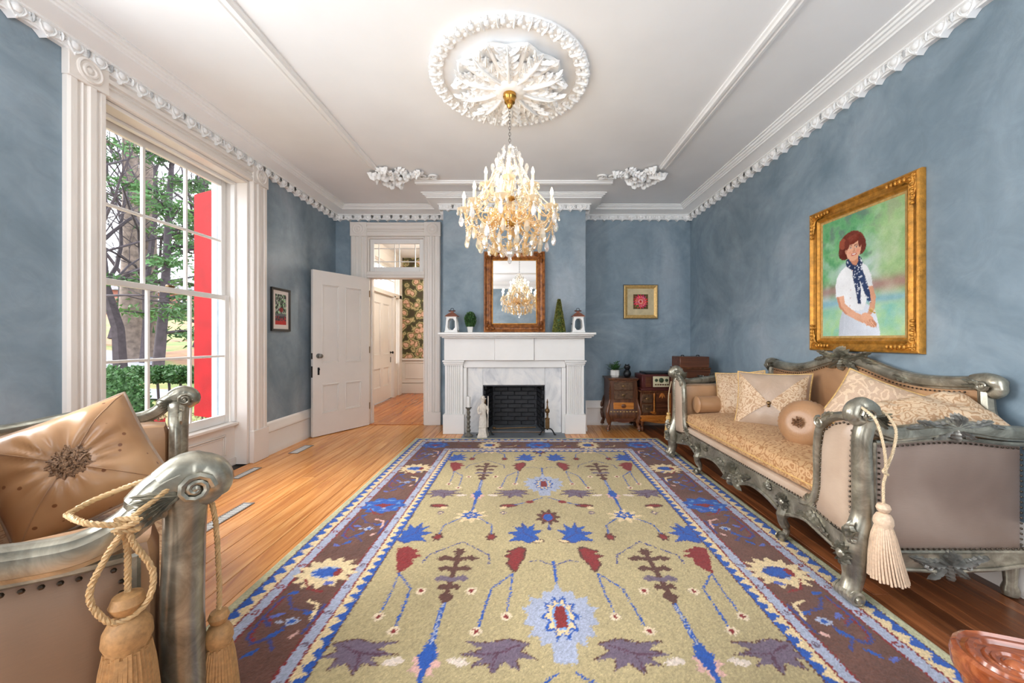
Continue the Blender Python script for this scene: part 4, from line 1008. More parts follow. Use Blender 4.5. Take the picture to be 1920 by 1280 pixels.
for rad,c0 in ((0.26,(206,60,76)),(0.20,(236,120,124)),(0.15,(216,70,78)),(0.10,(244,160,150)),(0.05,(196,40,50))):
    for k in range(16):
        a = 2*PI*k/16+rad*9; cv.ell(0.5+rad*0.6*math.cos(a),0.51+rad*0.6*math.sin(a),rad*0.45,rad*0.13,tuple(min(255,max(0,v+rq.randint(-22,22))) for v in c0),a)
for k in range(3): cv.ell(0.36+0.03*k,0.36-0.01*k,0.05,0.018,(84,104,44),0.6+k*0.5)
grid_picture('print', fp, FM @ T(0,0.011,0), 0.42, 0.417, cv.C, M_print)
# --- small black framed photo on the left wall by the window
sp = thing('black_framed_photo', 'narrow black framed garden photo with white mat between window and door', 'picture', (XL+0.002,4.52,1.655))
SPM = FR((0,0,0),(0,1,0),(1,0,0),(0,0,1))
picture_frame(sp, SPM, 0.345, 0.505, 0.026, [(0,0),(0,0.022),(1,0.020),(1,0)], M_black)
cv = Canvas(0,1,0,1,1/140,(226,214,206))
def leaves(x,y):
    n1 = fbm(x,y,18,11); n2 = fbm(x,y,26,12); base = np.stack([40+130*(n1>0.52),46+128*(n1>0.52)+50*(n2>0.6),44+120*(n1>0.52)],-1); low = (y<0.34)
    base[low] = np.stack([60+120*(n2[low]>0.55),44+30*n1[low],50+30*n1[low]],-1); vb = y<0.22; base[vb] = np.stack([150+60*n2[vb],40+30*n1[vb],44+20*n1[vb]],-1); return base
cv.poly([(0.16,0.12),(0.84,0.12),(0.84,0.90),(0.16,0.90)], leaves)
cv.ell(0.52,0.5,0.12,0.06,(150,40,44)); cv.line([(0.5,0.35),(0.5,0.88)],0.03,(40,36,34)); cv.line([(0.5,0.6),(0.3,0.86)],0.02,(40,36,34)); cv.line([(0.5,0.62),(0.72,0.84)],0.02,(40,36,34))
cv.poly([(0.2,0.34),(0.8,0.34),(0.8,0.40),(0.2,0.40)], (96,100,104))
grid_picture('print', sp, SPM @ T(0,0.010,0), 0.30, 0.46, cv.C, M_print)
# --- portrait
pw_, ph_ = 0.94, 1.18
pr_ = thing('portrait_painting', 'gold framed portrait of a woman in white with a navy dotted scarf', 'painting', (XR-0.002,2.875,1.80))
PM = FR((0,0,0),(0,-1,0),(-1,0,0),(0,0,1))
GP = [(0,0),(0,0.026),(0.05,0.040),(0.16,0.044),(0.26,0.036),(0.34,0.028),(0.55,0.022),(0.66,0.028),(0.78,0.032),(0.84,0.026),(0.90,0.018),(1,0.016),(1,0)]
picture_frame(pr_, PM, pw_, ph_, 0.105, GP, M_gold)
picture_frame(pr_, PM, pw_-0.21, ph_-0.21, 0.016, [(0,0),(0,0.016),(1,0.013),(1,0)], M_goldlt, 'linen_slip')
for sx in (-1,1):
    for sz in (-1,1):
        c = MB(); m = PM @ FR((sx*(pw_/2-0.042),0.036,sz*(ph_/2-0.042)),(-sx,0,0),(0,0,-sz),(0,1,0))
        for ang,ln in ((0,0.17),(PI/2,0.17),(PI/4,0.07)): c.leaf(m @ RZ(ang) @ T(-0.02,0,0), ln, 0.06, 0.016, 4, 0.6)
        for k in range(5):
            c.sph((0.05+0.03*k,0.0,0.012),(0.012,0.016,0.010),7,5,m); c.sph((0.0,0.05+0.03*k,0.012),(0.016,0.012,0.010),7,5,m)
        c.build('corner_carving', M_gold, pr_)
# canvas coordinates: x 0..1 left to right, y 0..1.32 bottom to top
cv = Canvas(0,1,0,1.32,1/230,(150,180,160),0.003,4)
X,Y = cv.X,cv.Y; n1 = fbm(X,Y,3.2,21); n2 = fbm(X,Y,7,22); n3 = fbm(X,Y,14,23)
sky = np.stack([168+40*n2,196+22*n2,188+20*n2],-1); grn = np.stack([70+90*n3,140+70*n3,92+60*n3],-1); dk = np.stack([70+40*n3,96+40*n3,92+30*n3],-1)
def sm(v, lo, hi): return np.clip((v-lo)/(hi-lo),0,1)[...,None]
k_ = sm(n1*0.6+n2*0.5+0.30*(Y-0.85)+0.25*np.abs(X-0.45),0.42,0.68); cv.C[:] = sky*(1-k_)+grn*k_
k_ = sm(n2*0.5+n3*0.6+0.3*(Y-0.9),0.62,0.80)*0.8; cv.C = cv.C*(1-k_)+dk*k_
k_ = sm(X+0.3*n1,0.72,0.98)*0.5; cv.C = cv.C*(1-k_)+np.array((204,208,150))*k_
bd_ = np.exp(-((Y-0.50-0.03*n2)/0.07)**2)*(0.35+0.65*n2); cv.C = cv.C*(1-bd_[...,None]*0.9)+np.array((172,112,118))*bd_[...,None]*0.9
wt = np.exp(-((Y-0.37)/0.05)**2)*0.8; cv.C = cv.C*(1-wt[...,None])+np.stack([104+50*n3,160+30*n3,178+30*n3],-1)*wt[...,None]
gr2 = np.stack([112+90*n2,180+40*n2,140+50*n3],-1); k_ = sm(0.36-Y+0.06*n3,0.03,0.10); cv.C = cv.C*(1-k_)+gr2*k_
def shade(c, k=16, sc=7, sd=31, ax=0.0): 
    c = np.array(c,float)
    return lambda x,y: c+((fbm(x,y,sc,sd)-0.5)*2*k+ax*(x-0.45))[...,None]
SK = (222,168,138); SKs = (198,136,106)
WH = (232,234,236); WHs = (200,206,216)
cv.poly([(0.235,0.0),(0.245,0.16),(0.29,0.29),(0.36,0.33),(0.60,0.33),(0.69,0.26),(0.73,0.10),(0.745,0.0)], shade(WHs,14,6,33,60))
cv.poly([(0.20,0.43),(0.19,0.56),(0.21,0.66),(0.27,0.73),(0.36,0.78),(0.52,0.78),(0.60,0.72),(0.645,0.62),(0.66,0.51),(0.60,0.50),(0.585,0.34),(0.55,0.27),(0.36,0.27),(0.29,0.30),(0.30,0.44)], shade(WH,10,7,34,-30))
for k in range(5): cv.line([(0.33+0.06*k,0.28),(0.30+0.075*k,0.0)],0.006,(206,210,220))
# far arm, forearms and hands
cv.poly([(0.60,0.51),(0.66,0.51),(0.695,0.40),(0.685,0.28),(0.645,0.22),(0.60,0.23),(0.625,0.31),(0.63,0.39)], shade(SK,12,9,35,-60))
cv.poly([(0.205,0.44),(0.305,0.45),(0.32,0.36),(0.42,0.28),(0.54,0.215),(0.59,0.16),(0.55,0.135),(0.46,0.175),(0.33,0.24),(0.245,0.32)], shade(SK,12,9,36,-40))
cv.poly([(0.205,0.44),(0.245,0.32),(0.33,0.24),(0.345,0.25),(0.27,0.33),(0.235,0.44)], shade(SKs,8))
cv.ell(0.60,0.175,0.085,0.055,shade(SK,10),-0.7); cv.ell(0.655,0.13,0.055,0.035,shade(SKs,10),-0.6)
for k in range(4): cv.line([(0.55+0.03*k,0.165-0.004*k),(0.60+0.03*k,0.115-0.006*k)],0.021,SK); cv.line([(0.565+0.03*k,0.16-0.004*k),(0.615+0.03*k,0.108-0.006*k)],0.004,(160,98,76))
cv.line([(0.625,0.265),(0.685,0.235)],0.016,(188,150,70)); cv.line([(0.64,0.285),(0.69,0.255)],0.006,(226,196,120))
# neck, face, hair
cv.ell(0.405,0.985,0.165,0.150,shade((112,52,40),26,16,41),0.1); cv.ell(0.31,0.93,0.075,0.09,shade((98,44,34),20,16,42)); cv.ell(0.52,0.96,0.065,0.10,shade((104,48,38),20,16,43)); cv.ell(0.29,1.02,0.05,0.06,(150,78,58))
cv.poly([(0.37,0.86),(0.49,0.87),(0.50,0.77),(0.42,0.70),(0.35,0.79)], shade(SKs,8))
cv.ell(0.43,0.935,0.095,0.125,shade(SK,8,10,44,-90),-0.06)
cv.ell(0.42,1.04,0.105,0.048,shade((124,58,44),22,18,45),0.15); cv.ell(0.345,1.00,0.032,0.06,(112,52,40)); cv.ell(0.51,1.0,0.022,0.06,(104,48,38))
for ex in (0.395,0.467):
    cv.ell(ex,0.952,0.017,0.007,(236,228,220)); cv.ell(ex,0.952,0.007,0.007,(66,50,44)); cv.line([(ex-0.024,0.972),(ex,0.980),(ex+0.022,0.974)],0.006,(96,56,44)); cv.line([(ex-0.02,0.959),(ex,0.963),(ex+0.018,0.958)],0.004,(80,48,42))
cv.line([(0.437,0.952),(0.445,0.915),(0.432,0.909)],0.006,(190,124,100)); cv.ell(0.437,0.912,0.014,0.006,(196,130,104))
cv.ell(0.435,0.880,0.035,0.014,(188,76,72)); cv.ell(0.435,0.882,0.026,0.006,(240,234,228)); cv.ell(0.385,0.905,0.02,0.016,(226,158,132)); cv.ell(0.485,0.907,0.02,0.016,(222,150,124))
cv.ell(0.335,0.925,0.012,0.022,(206,146,118))
# scarf
NV = (44,58,92)
cv.poly([(0.335,0.83),(0.365,0.845),(0.42,0.775),(0.475,0.745),(0.46,0.70),(0.40,0.715),(0.335,0.77)], shade(NV,9)); cv.poly([(0.49,0.855),(0.525,0.825),(0.545,0.77),(0.52,0.71),(0.46,0.70),(0.455,0.745),(0.49,0.79)], shade(NV,9))
cv.poly([(0.425,0.735),(0.50,0.74),(0.50,0.66),(0.52,0.50),(0.525,0.335),(0.485,0.345),(0.455,0.50),(0.42,0.64)], shade(NV,9)); cv.poly([(0.475,0.73),(0.535,0.72),(0.58,0.60),(0.625,0.46),(0.645,0.335),(0.60,0.37),(0.545,0.50),(0.50,0.62)], shade((52,68,104),9))
rq = random.Random(5)
for k in range(130):
    x_,y_ = 0.34+0.3*rq.random(),0.34+0.5*rq.random(); i,j = int(x_*230),int(y_*230); c = cv.C[j,i]
    if c[0] < 75 and c[2] < 125 and c[2] > c[0]+25: cv.ell(x_,y_,0.0075,0.0075,(222,226,234))
for k in range(3): cv.ell(0.395-0.004*k,0.50-0.085*k,0.007,0.007,(214,190,186))
cv.C += (cv.r.normal(0,4,cv.X.shape))[...,None]
grid_picture('canvas', pr_, PM @ T(0,0.012,0), pw_-0.236, ph_-0.236, cv.C, M_canvas)
# ================================================================== far right corner furniture
def pull(parent, M):
    mb = MB(); mb.sph((0,0,0),(0.028,0.004,0.016),10,6,M); mb.tube([M @ Vector(p) for p in ((-0.02,-0.006,0.002),(-0.012,-0.014,-0.012),(0.012,-0.014,-0.012),(0.02,-0.006,0.002))],0.0025,6); mb.build('pull', M_abrass, parent)
M_front = simple('figured_front', L(74,52,40), 0.3, var=0.4, scale=25, tint=L(118,88,64))
c1_ = thing('carved_side_cabinet', 'small dark carved wooden cabinet on scroll feet right of the fireplace', 'cabinet', (1.395,5.62,0))
w,dp = 0.195,0.20
def bombe(z): return float(np.interp(z,[0.10,0.17,0.24,0.30,0.42,0.74],[0.80,1.12,1.16,1.08,1.0,0.98]))
mb = MB(); n=14
def cf(u,v):
    z = 0.15+0.59*v; k = bombe(z); a = u*4; s_ = int(a)%4; f = a-int(a); C=[(-1,-1),(1,-1),(1,1),(-1,1)]; p,q = C[s_],C[(s_+1)%4]
    return ((p[0]+(q[0]-p[0])*f)*w*k,(p[1]+(q[1]-p[1])*f)*dp*(k if True else 1),z)
mb.grid(cf,16,n,None,cu=True); mb.box(-w*1.05,w*1.05,-dp*1.05,dp,0.14,0.16); body = mb.build('body', M_wood, c1_, 30)
mb = MB(); mb.box(-w-0.022,w+0.022,-dp-0.022,dp+0.01,0.735,0.755,0.006); mb.box(-w-0.008,w+0.008,-dp-0.008,dp,0.718,0.735,0.004); mb.build('top', M_wood, c1_)
for i,(z0,z1) in enumerate(((0.585,0.70),(0.455,0.575))):
    q = MB(); q.box(-0.135,0.135,-dp-0.006,-dp+0.01,z0-0.0,z1,0.006); dr = q.build('drawer_front', M_front, c1_); pull(dr, T(0,-dp-0.010,(z0+z1)/2))
q = MB(); q.box(-0.145,0.145,-dp*1.05-0.006,-dp*1.0+0.012,0.315,0.41,0.006); dr = q.build('inlaid_drawer', M_inlay, c1_); q = MB(); q.sph((0,-dp*1.05-0.008,0.362),(0.035,0.008,0.03),10,6); q.build('drawer_carving', M_wood, dr)
mb = MB()
for k in range(9): mb.sph((-0.18+0.045*k,-dp*1.14,0.285),(0.017,0.008,0.008),6,4)
mb.build('beaded_rail', M_goldlt, c1_)
q = MB(); q.prism([(-0.17,0.26),(0.17,0.26),(0.14,0.17),(0.08,0.135),(0,0.125),(-0.08,0.135),(-0.14,0.17)],-dp*1.12,-dp*1.05); q.build('shaped_apron', M_wood2, c1_)
for sx in (-1,1):
    for sy in (-1,1):
        q = MB(); x0,y0 = sx*w*1.02,sy*dp*1.0
        q.tube(smooth_path([(x0*0.95,y0*0.98,0.46),(x0*1.10,y0*1.06,0.34),(x0*1.17,y0*1.12,0.25),(x0*1.04,y0*1.04,0.15),(x0*1.02,y0*1.02,0.09),(x0*1.14,y0*1.10,0.045)],4),[0.016]*4+[0.026]*6+[0.034]*4+[0.022]*4+[0.018]*3,8)
        q.lathe([(0.03,0.028),(0.034,0.04),(0.022,0.07),(0.012,0.09)],10,T(x0*1.1,y0*1.06,0)); lg = q.build('leg', M_wood, c1_)
        q = MB(); q.sph((x0*1.12,y0*1.07,0.016),0.016,10,6); q.build('caster', M_steel, lg)
    q = MB(); q.leaf(FR((sx*w*0.98,-dp*1.03,0.44),(0,0,1),(1,0,0),(0,-1,0)),0.24,0.035,0.016,6); q.build('corner_carving', M_wood, c1_)
# plant and black vase on it
pp = thing('potted_plant', 'small leafy plant in a white faceted pot on the carved cabinet', 'plant', (1.315,5.60,0.756))
MB().lathe([(0.055,0),(0.072,0.03),(0.068,0.10),(0.062,0.105),(0.058,0.09),(0,0.088)],7).build('pot', M_pot, pp, 15)
rng = random.Random(77)
for k in range(34):
    a = rng.uniform(0,2*PI); el = rng.uniform(0.2,1.3); d = Vector((math.cos(a)*math.cos(el),math.sin(a)*math.cos(el),math.sin(el))); ln = rng.uniform(0.08,0.155); mb = MB()
    p0 = Vector((0,0,0.09)); p1 = p0+d*ln; mb.tube([p0,p0+d*ln*0.6],0.0025,4); s_ = d.cross(Vector((0,0,1))).normalized(); u_ = s_.cross(d)
    for f in (0.35,0.65,0.9):
        for sg in (-1,1):
            m = FR(p0+d*ln*f,(s_*sg*0.8+d*0.5).normalized(),(d-s_*sg*0.5).normalized(),u_); mb.add([(0,0,0),(0.02,-0.011,0.004),(0.042,0,0),(0.02,0.011,0.004)],[(0,1,2,3)],m)
    mb.build('leaf_sprig', M_leafg, pp, recalc=False)
vs_ = thing('owl_jar', 'small black glazed jar beside the potted plant', 'jar', (1.49,5.58,0.756))
MB().lathe([(0.035,0),(0.05,0.02),(0.058,0.05),(0.045,0.09),(0.03,0.105),(0.036,0.12),(0.046,0.14),(0.042,0.165),(0.025,0.18),(0,0.184)],20).build('body', M_black, vs_)
mb = MB()
for s in (-1,1): mb.sph((s*0.024,0,0.178),(0.010,0.008,0.016),6,5); mb.sph((s*0.016,-0.040,0.148),(0.010,0.006,0.010),8,5)
mb.build('ears_and_eyes', simple('black_glaze', L(34,34,36),0.2), vs_)
# wide carved cabinet
c2_ = thing('carved_radio_cabinet', 'wide dark carved cabinet behind the end of the sofa, holding the record player', 'cabinet', (1.93,5.60,0))
W2,D2 = 0.30,0.21
MB().box(-W2,W2,-D2,D2,0.235,0.565,0.008).build('body', M_wood, c2_)
mb = MB(); mb.box(-W2-0.02,W2+0.02,-D2-0.02,D2,0.565,0.585,0.006); mb.build('top', M_wood, c2_)
for sx in (-1,1):
    for i,z in enumerate((0.33,0.47)):
        q = MB(); q.box(sx*0.205-0.075,sx*0.205+0.075,-D2-0.010,-D2,z-0.06,z+0.06,0.006); dr = q.build('drawer_front', M_front, c2_); pull(dr,T(sx*0.205,-D2-0.014,z))
    q = MB(); q.lathe([(0.010,0.28),(0.016,0.30),(0.009,0.34),(0.013,0.40),(0.009,0.47),(0.015,0.53),(0.010,0.55)],12,T(sx*0.112,-D2-0.016,0)); q.build('turned_column', M_inlay, c2_)
    q = MB(); q.leaf(FR((sx*0.09,-D2-0.010,0.265),(sx*0.9,0,0.2),(-0.2*sx,0,0.9),(0,-1,0)),0.09,0.05,0.014,3); q.build('foot_carving', M_inlay, c2_)
q = MB(); q.prism([(-0.09,0.33),(0,0.27),(0.09,0.33),(0.09,0.55),(0.05,0.57),(-0.05,0.57),(-0.09,0.55)],-D2-0.012,-D2); dr = q.build('centre_door', M_wood2, c2_)
q = MB()
for a in (-0.6,0,0.6): q.leaf(FR((0,-D2-0.013,0.545),(math.sin(a),0,-math.cos(a)),(math.cos(a),0,math.sin(a)),(0,-1,0)),0.075,0.04,0.012,3)
q.build('door_carving', M_inlay, dr)
q = MB(); q.box(-W2-0.015,W2+0.015,-D2-0.02,D2,0.215,0.235,0.005)
for k in range(14): q.sph((-0.29+0.0446*k,-D2-0.02,0.226),(0.016,0.007,0.008),6,4)
q.build('beaded_rail', M_inlay, c2_)
q = MB(); q.prism([(-0.30,0.215),(0.30,0.215),(0.28,0.17),(0.20,0.145),(0.10,0.13),(0,0.12),(-0.10,0.13),(-0.20,0.145),(-0.28,0.17)],-D2-0.012,-D2+0.01)
for k in range(6):
    for s in (-1,1): q.leaf(FR((0.02*s+s*0.045*k,-D2-0.012,0.165),(s,0,0.1),(-0.1,0,s),(0,-1,0)),0.07,0.05,0.016,3)
q.build('carved_apron', M_inlay, c2_)
for sx in (-1,1):
    for sy in (-1,1):
        q = MB(); q.lathe([(0.014,0),(0.026,0.02),(0.024,0.05),(0.014,0.07),(0.026,0.11),(0.034,0.15),(0.022,0.19),(0.03,0.215)],12,T(sx*0.27,sy*0.18,0)); q.build('leg', M_wood, c2_)
bb = thing('glass_ball', 'dark red ball resting on the floor between the two carved cabinets', 'ball', (1.645,5.46,0.0)); MB().sph((0,0,0.062),0.045,16,10).build('ball', simple('dark_red_glass', L(74,16,20),0.12), bb)
MB().lathe([(0.028,0),(0.03,0.006),(0.016,0.014),(0.022,0.026),(0,0.027)],14).build('stand', M_iron, bb)
# record player
rp = thing('record_player', 'burgundy cased record player with an ivory dial plate on the carved cabinet', 'record player', (1.93,5.56,0.586))
MB().box(-0.285,0.285,-0.18,0.18,0.03,0.225,0.008).build('case', M_burg, rp); MB().box(-0.30,0.30,-0.195,0.19,0,0.03,0.006).build('base', M_burg, rp)
MB().box(-0.22,0.24,-0.15,0.16,0.225,0.25,0.006).build('lid', M_black, rp)
q = MB(); q.box(-0.235,-0.155,-0.188,-0.18,0.05,0.20,0.003); q.build('speaker_panel', M_wood2, rp); q = MB(); q.box(0.16,0.235,-0.188,-0.18,0.05,0.20,0.003); q.build('speaker_panel', M_wood2, rp)
q = MB(); q.box(-0.13,0.10,-0.186,-0.18,0.05,0.20,0.003); dp_ = q.build('dial_plate', M_bone, rp)
M_dial = simple('green_dial', L(60,72,48),0.4)
for xx,rr in ((-0.085,0.022),(-0.015,0.034),(0.058,0.022)):
    q = MB(); q.lathe([(rr,0),(rr,0.006),(rr*0.5,0.012),(0,0.012)],18,FR((xx,-0.186,0.145),(1,0,0),(0,0,1),(0,-1,0))); q.build('dial', M_dial, dp_)
for k in range(6):
    xx = -0.105+0.034*k; q = MB(); q.box(xx,xx+0.026,-0.192,-0.186,0.075,0.092,0.002); q.build('key', M_burg if k in (2,3) else M_abrass, dp_)
# tall case
tcs = thing('tall_wooden_case', 'plain dark wooden case standing behind the far sofa arm', 'case', (2.16,5.00,0))
MB().box(-0.20,0.20,-0.15,0.15,0.0,0.93,0.008).build('body', M_wood2, tcs); MB().box(-0.205,0.205,-0.155,0.155,0.93,0.945,0.004).build('rim', M_wood, tcs); MB().box(-0.188,0.188,-0.14,0.14,0.945,1.085,0.008).build('lid', M_wood2, tcs)
for s in (-1,1): MB().tube([(s*0.10-0.02,-0.0,1.085),(s*0.10-0.012,0,1.10),(s*0.10+0.012,0,1.10),(s*0.10+0.02,0,1.085)],0.006,6).build('handle', M_iron, tcs)
# floor registers
def register(x,y,lx,ly,label):
    o = thing('floor_register', label, 'floor vent', (x,y,0.0), group='metal floor registers along the window wall')
    q = MB()
    for a in ((-lx,lx,-ly,-ly+0.012),(-lx,lx,ly-0.012,ly),(-lx,-lx+0.012,-ly+0.012,ly-0.012),(lx-0.012,lx,-ly+0.012,ly-0.012)): q.box(a[0],a[1],a[2],a[3],0.0005,0.005,0.001)
    q.build('frame', M_steel, o); MB().box(-lx+0.012,lx-0.012,-ly+0.012,ly-0.012,0.0004,0.0012).build('duct', M_pewter, o)
    n=max(3,int(ly*2/0.022))
    for k in range(n): yy=-ly+0.014+(2*ly-0.028)*(k+0.5)/n; MB().box(-lx+0.012,lx-0.012,yy-0.004,yy+0.004,0.0013,0.004).build('slat', M_white, o)
register(-2.66,4.53,0.055,0.17,'grey metal floor register below the black framed photo'); register(-2.72,3.72,0.04,0.16,'grey metal floor register in front of the tall window panel'); register(-2.20,2.80,0.045,0.24,'long worn grey floor register between the loveseat and the rug')
# ================================================================== upholstery materials
def satin(name, c0, c1, rough=0.36, sheen=0.06, aniso=0.4):
    t = NT(name); co = t.co(); n1 = t.noise(co,2.2,3,0.5,0.4); c2 = t.co('Object',(1,1,60)); n2 = t.noise(c2,26,3,0.7)
    c = t.ramp(n1.outputs[0],[(0.3,c0),(0.7,c1)]); c = t.mix(1.0,c,t.ramp(n2.outputs[0],[(0.3,(0.9,)*3),(0.7,(1.07,)*3)]),'MULTIPLY')
    t.set(Base_Color=c, Roughness=rough, Sheen_Weight=sheen, Anisotropic=aniso); t.bump(n2.outputs[0],0.06,0.003); return t.m
def damask(name, ground, motif, scale=9.0, thr=0.5, rough=0.5):
    t = NT(name); co = t.co(); nz = t.noise(co,scale*0.35,2,0.5); ad = t.n('ShaderNodeVectorMath',operation='MULTIPLY_ADD'); t.l(nz.outputs['Color'],ad.inputs[0]); ad.inputs[1].default_value=(0.16,)*3; t.l(co,ad.inputs[2])
    v = t.n('ShaderNodeTexVoronoi'); t.l(ad.outputs[0],v.inputs['Vector']); v.inputs['Scale'].default_value = scale
    ml = t.n('ShaderNodeMath',operation='MULTIPLY'); t.l(v.outputs['Distance'],ml.inputs[0]); ml.inputs[1].default_value = 17.0
    n3 = t.noise(co,scale*2.2,2,0.5); a2 = t.n('ShaderNodeMath',operation='MULTIPLY_ADD'); t.l(n3.outputs[0],a2.inputs[0]); a2.inputs[1].default_value = 7.0; t.l(ml.outputs[0],a2.inputs[2])
    sn = t.n('ShaderNodeMath',operation='SINE'); t.l(a2.outputs[0],sn.inputs[0])
    f = t.ramp(sn.outputs[0],[(0.42,(0,0,0)),(0.55,(1,1,1))])
    c = t.mix(f,ground,motif); w = t.noise(t.co('Object',(1,1,1)),220,2); c = t.mix(1.0,c,t.ramp(w.outputs[0],[(0.3,(0.88,)*3),(0.7,(1.08,)*3)]),'MULTIPLY')
    t.set(Base_Color=c, Roughness=rough, Sheen_Weight=0.05); t.bump(sn.outputs[0],0.10,0.003); return t.m
M_satA = satin('taupe_satin', L(112,90,77), L(152,132,119), 0.33)
M_satB = satin('bronze_satin', L(112,87,68), L(146,119,97), 0.33)
M_satC = satin('gold_satin', L(150,108,74), L(188,146,106), 0.36)
M_satP = satin('pale_satin', L(164,138,116), L(194,172,152), 0.38)
M_dam = damask('gold_damask', L(198,158,114), L(164,116,72), 17)
M_dam2 = damask('cream_damask', L(206,178,146), L(174,136,100), 20)
M_dam3 = damask('rose_damask', L(194,164,138), L(216,188,158), 13)
M_nail = simple('antique_nailhead', L(74,64,54), 0.35, 0.8, var=0.2)
M_gimp = simple('gold_gimp', L(206,168,104), 0.6, var=0.25, scale=60)
M_rope = simple('ivory_rope', L(206,184,150), 0.6, var=0.2, scale=70)
M_rope2 = simple('tan_rope', L(196,160,112), 0.6, var=0.2, scale=70)
M_tass = simple('tan_tassel_thread', L(176,132,84), 0.6, var=0.22, scale=90)
M_tass2 = simple('ivory_tassel_thread', L(212,184,156), 0.6, var=0.15, scale=90)

def carve(parent, name, M, items, mat):
    """a carved motif: list of (x,y,angle,len,width,height)"""
    mb = MB()
    for it in items:
        if it[0] == 's': mb.sph((it[1],it[2],it[3]*0.35),(it[3],it[3],it[3]*0.7),9,6,M)
        elif it[0] == 'v':
            pts = spiral((it[1],it[2],0.006),(1,0,0),(0,1,0),it[3],it[3]*0.2,it[4],it[5],18); mb.tube([M @ p for p in pts],[0.009-0.004*i/18 for i in range(19)],6)
        else: mb.leaf(M @ T(it[0],it[1],0) @ RZ(it[2]), it[3], it[4], it[5]*1.5, 4, 0.3, dep=0.4)
    return mb.build(name, mat, parent, 32)
def _sc(items,k): return [(i[0],i[1]*k,i[2]*k,i[3]*k,*i[4:]) if i[0] in ('s','v') else (i[0]*k,i[1]*k,i[2],i[3]*k,i[4]*k,i[5]*k) for i in items]
SHELL = [(0,0,a,0.075,0.03,0.018) for a in (0.35,0.85,1.3,1.57,1.84,2.3,2.8)]+[('s',0,0,0.016)]
CART = SHELL+[(0.02,0.0,0.1,0.12,0.06,0.02),(-0.02,0.0,PI-0.1,0.12,0.06,0.02),(0.02,-0.02,-0.55,0.10,0.05,0.018),(-0.02,-0.02,PI+0.55,0.10,0.05,0.018),(0.10,0.01,0.3,0.10,0.045,0.016),(-0.10,0.01,PI-0.3,0.10,0.045,0.016),(0,-0.01,-PI/2,0.07,0.05,0.02),('v',0.10,-0.012,0.022,0,1.4),('v',-0.10,-0.012,0.022,PI,-1.4)]
ROSE = [(0.012*math.cos(2*PI*k/12),0.012*math.sin(2*PI*k/12),2*PI*k/12,0.046,0.022,0.014) for k in range(12)]+[('s',0,0,0.026)]
def nails(mb, pts, step, nrm, r=0.0058):
    P = [Vector(p) for p in pts]; acc = 0; nv = Vector(nrm).normalized()
    for a,b in zip(P[:-1],P[1:]):
        d = (b-a).length; t_ = step-acc
        while t_ <= d:
            p = a+(b-a)*(t_/d); mb.sph(tuple(p+nv*0.001),(r,r,r),6,4); t_ += step
        acc = (acc+d)%step
def rbox(mb, x0,x1,y0,y1,z0,z1,r,crown=0.0,n=9,M=None):
    """soft padded block"""
    cx,cy,cz = (x0+x1)/2,(y0+y1)/2,(z0+z1)/2; hx,hy,hz = (x1-x0)/2,(y1-y0)/2,(z1-z0)/2
    def se(a,h,rr):   # distribute
        return a*h
    for ax in range(3):
        for sg in (-1,1):
            def fn(u,v,ax=ax,sg=sg):
                a,b = 2*u-1,2*v-1; p = [0,0,0]; p[ax]=sg; p[(ax+1)%3]=a; p[(ax+2)%3]=b
                q = Vector((p[0]*hx,p[1]*hy,p[2]*hz)); lim = Vector((max(hx-r,0.001),max(hy-r,0.001),max(hz-r,0.001)))
                c = Vector([max(-lim[k],min(lim[k],q[k])) for k in range(3)]); d = q-c
                if d.length > 1e-9: q = c+d.normalized()*min(r,d.length if d.length<r else r)
                if crown:
                    k = (1-(q.x/hx)**2)*(1-(q.y/hy)**4); q.z += crown*max(0,k)*(1 if q.z > 0 else 0.1)
                return (cx+q.x,cy+q.y,cz+q.z)
            mb.grid(fn,n,n,M)
    return mb
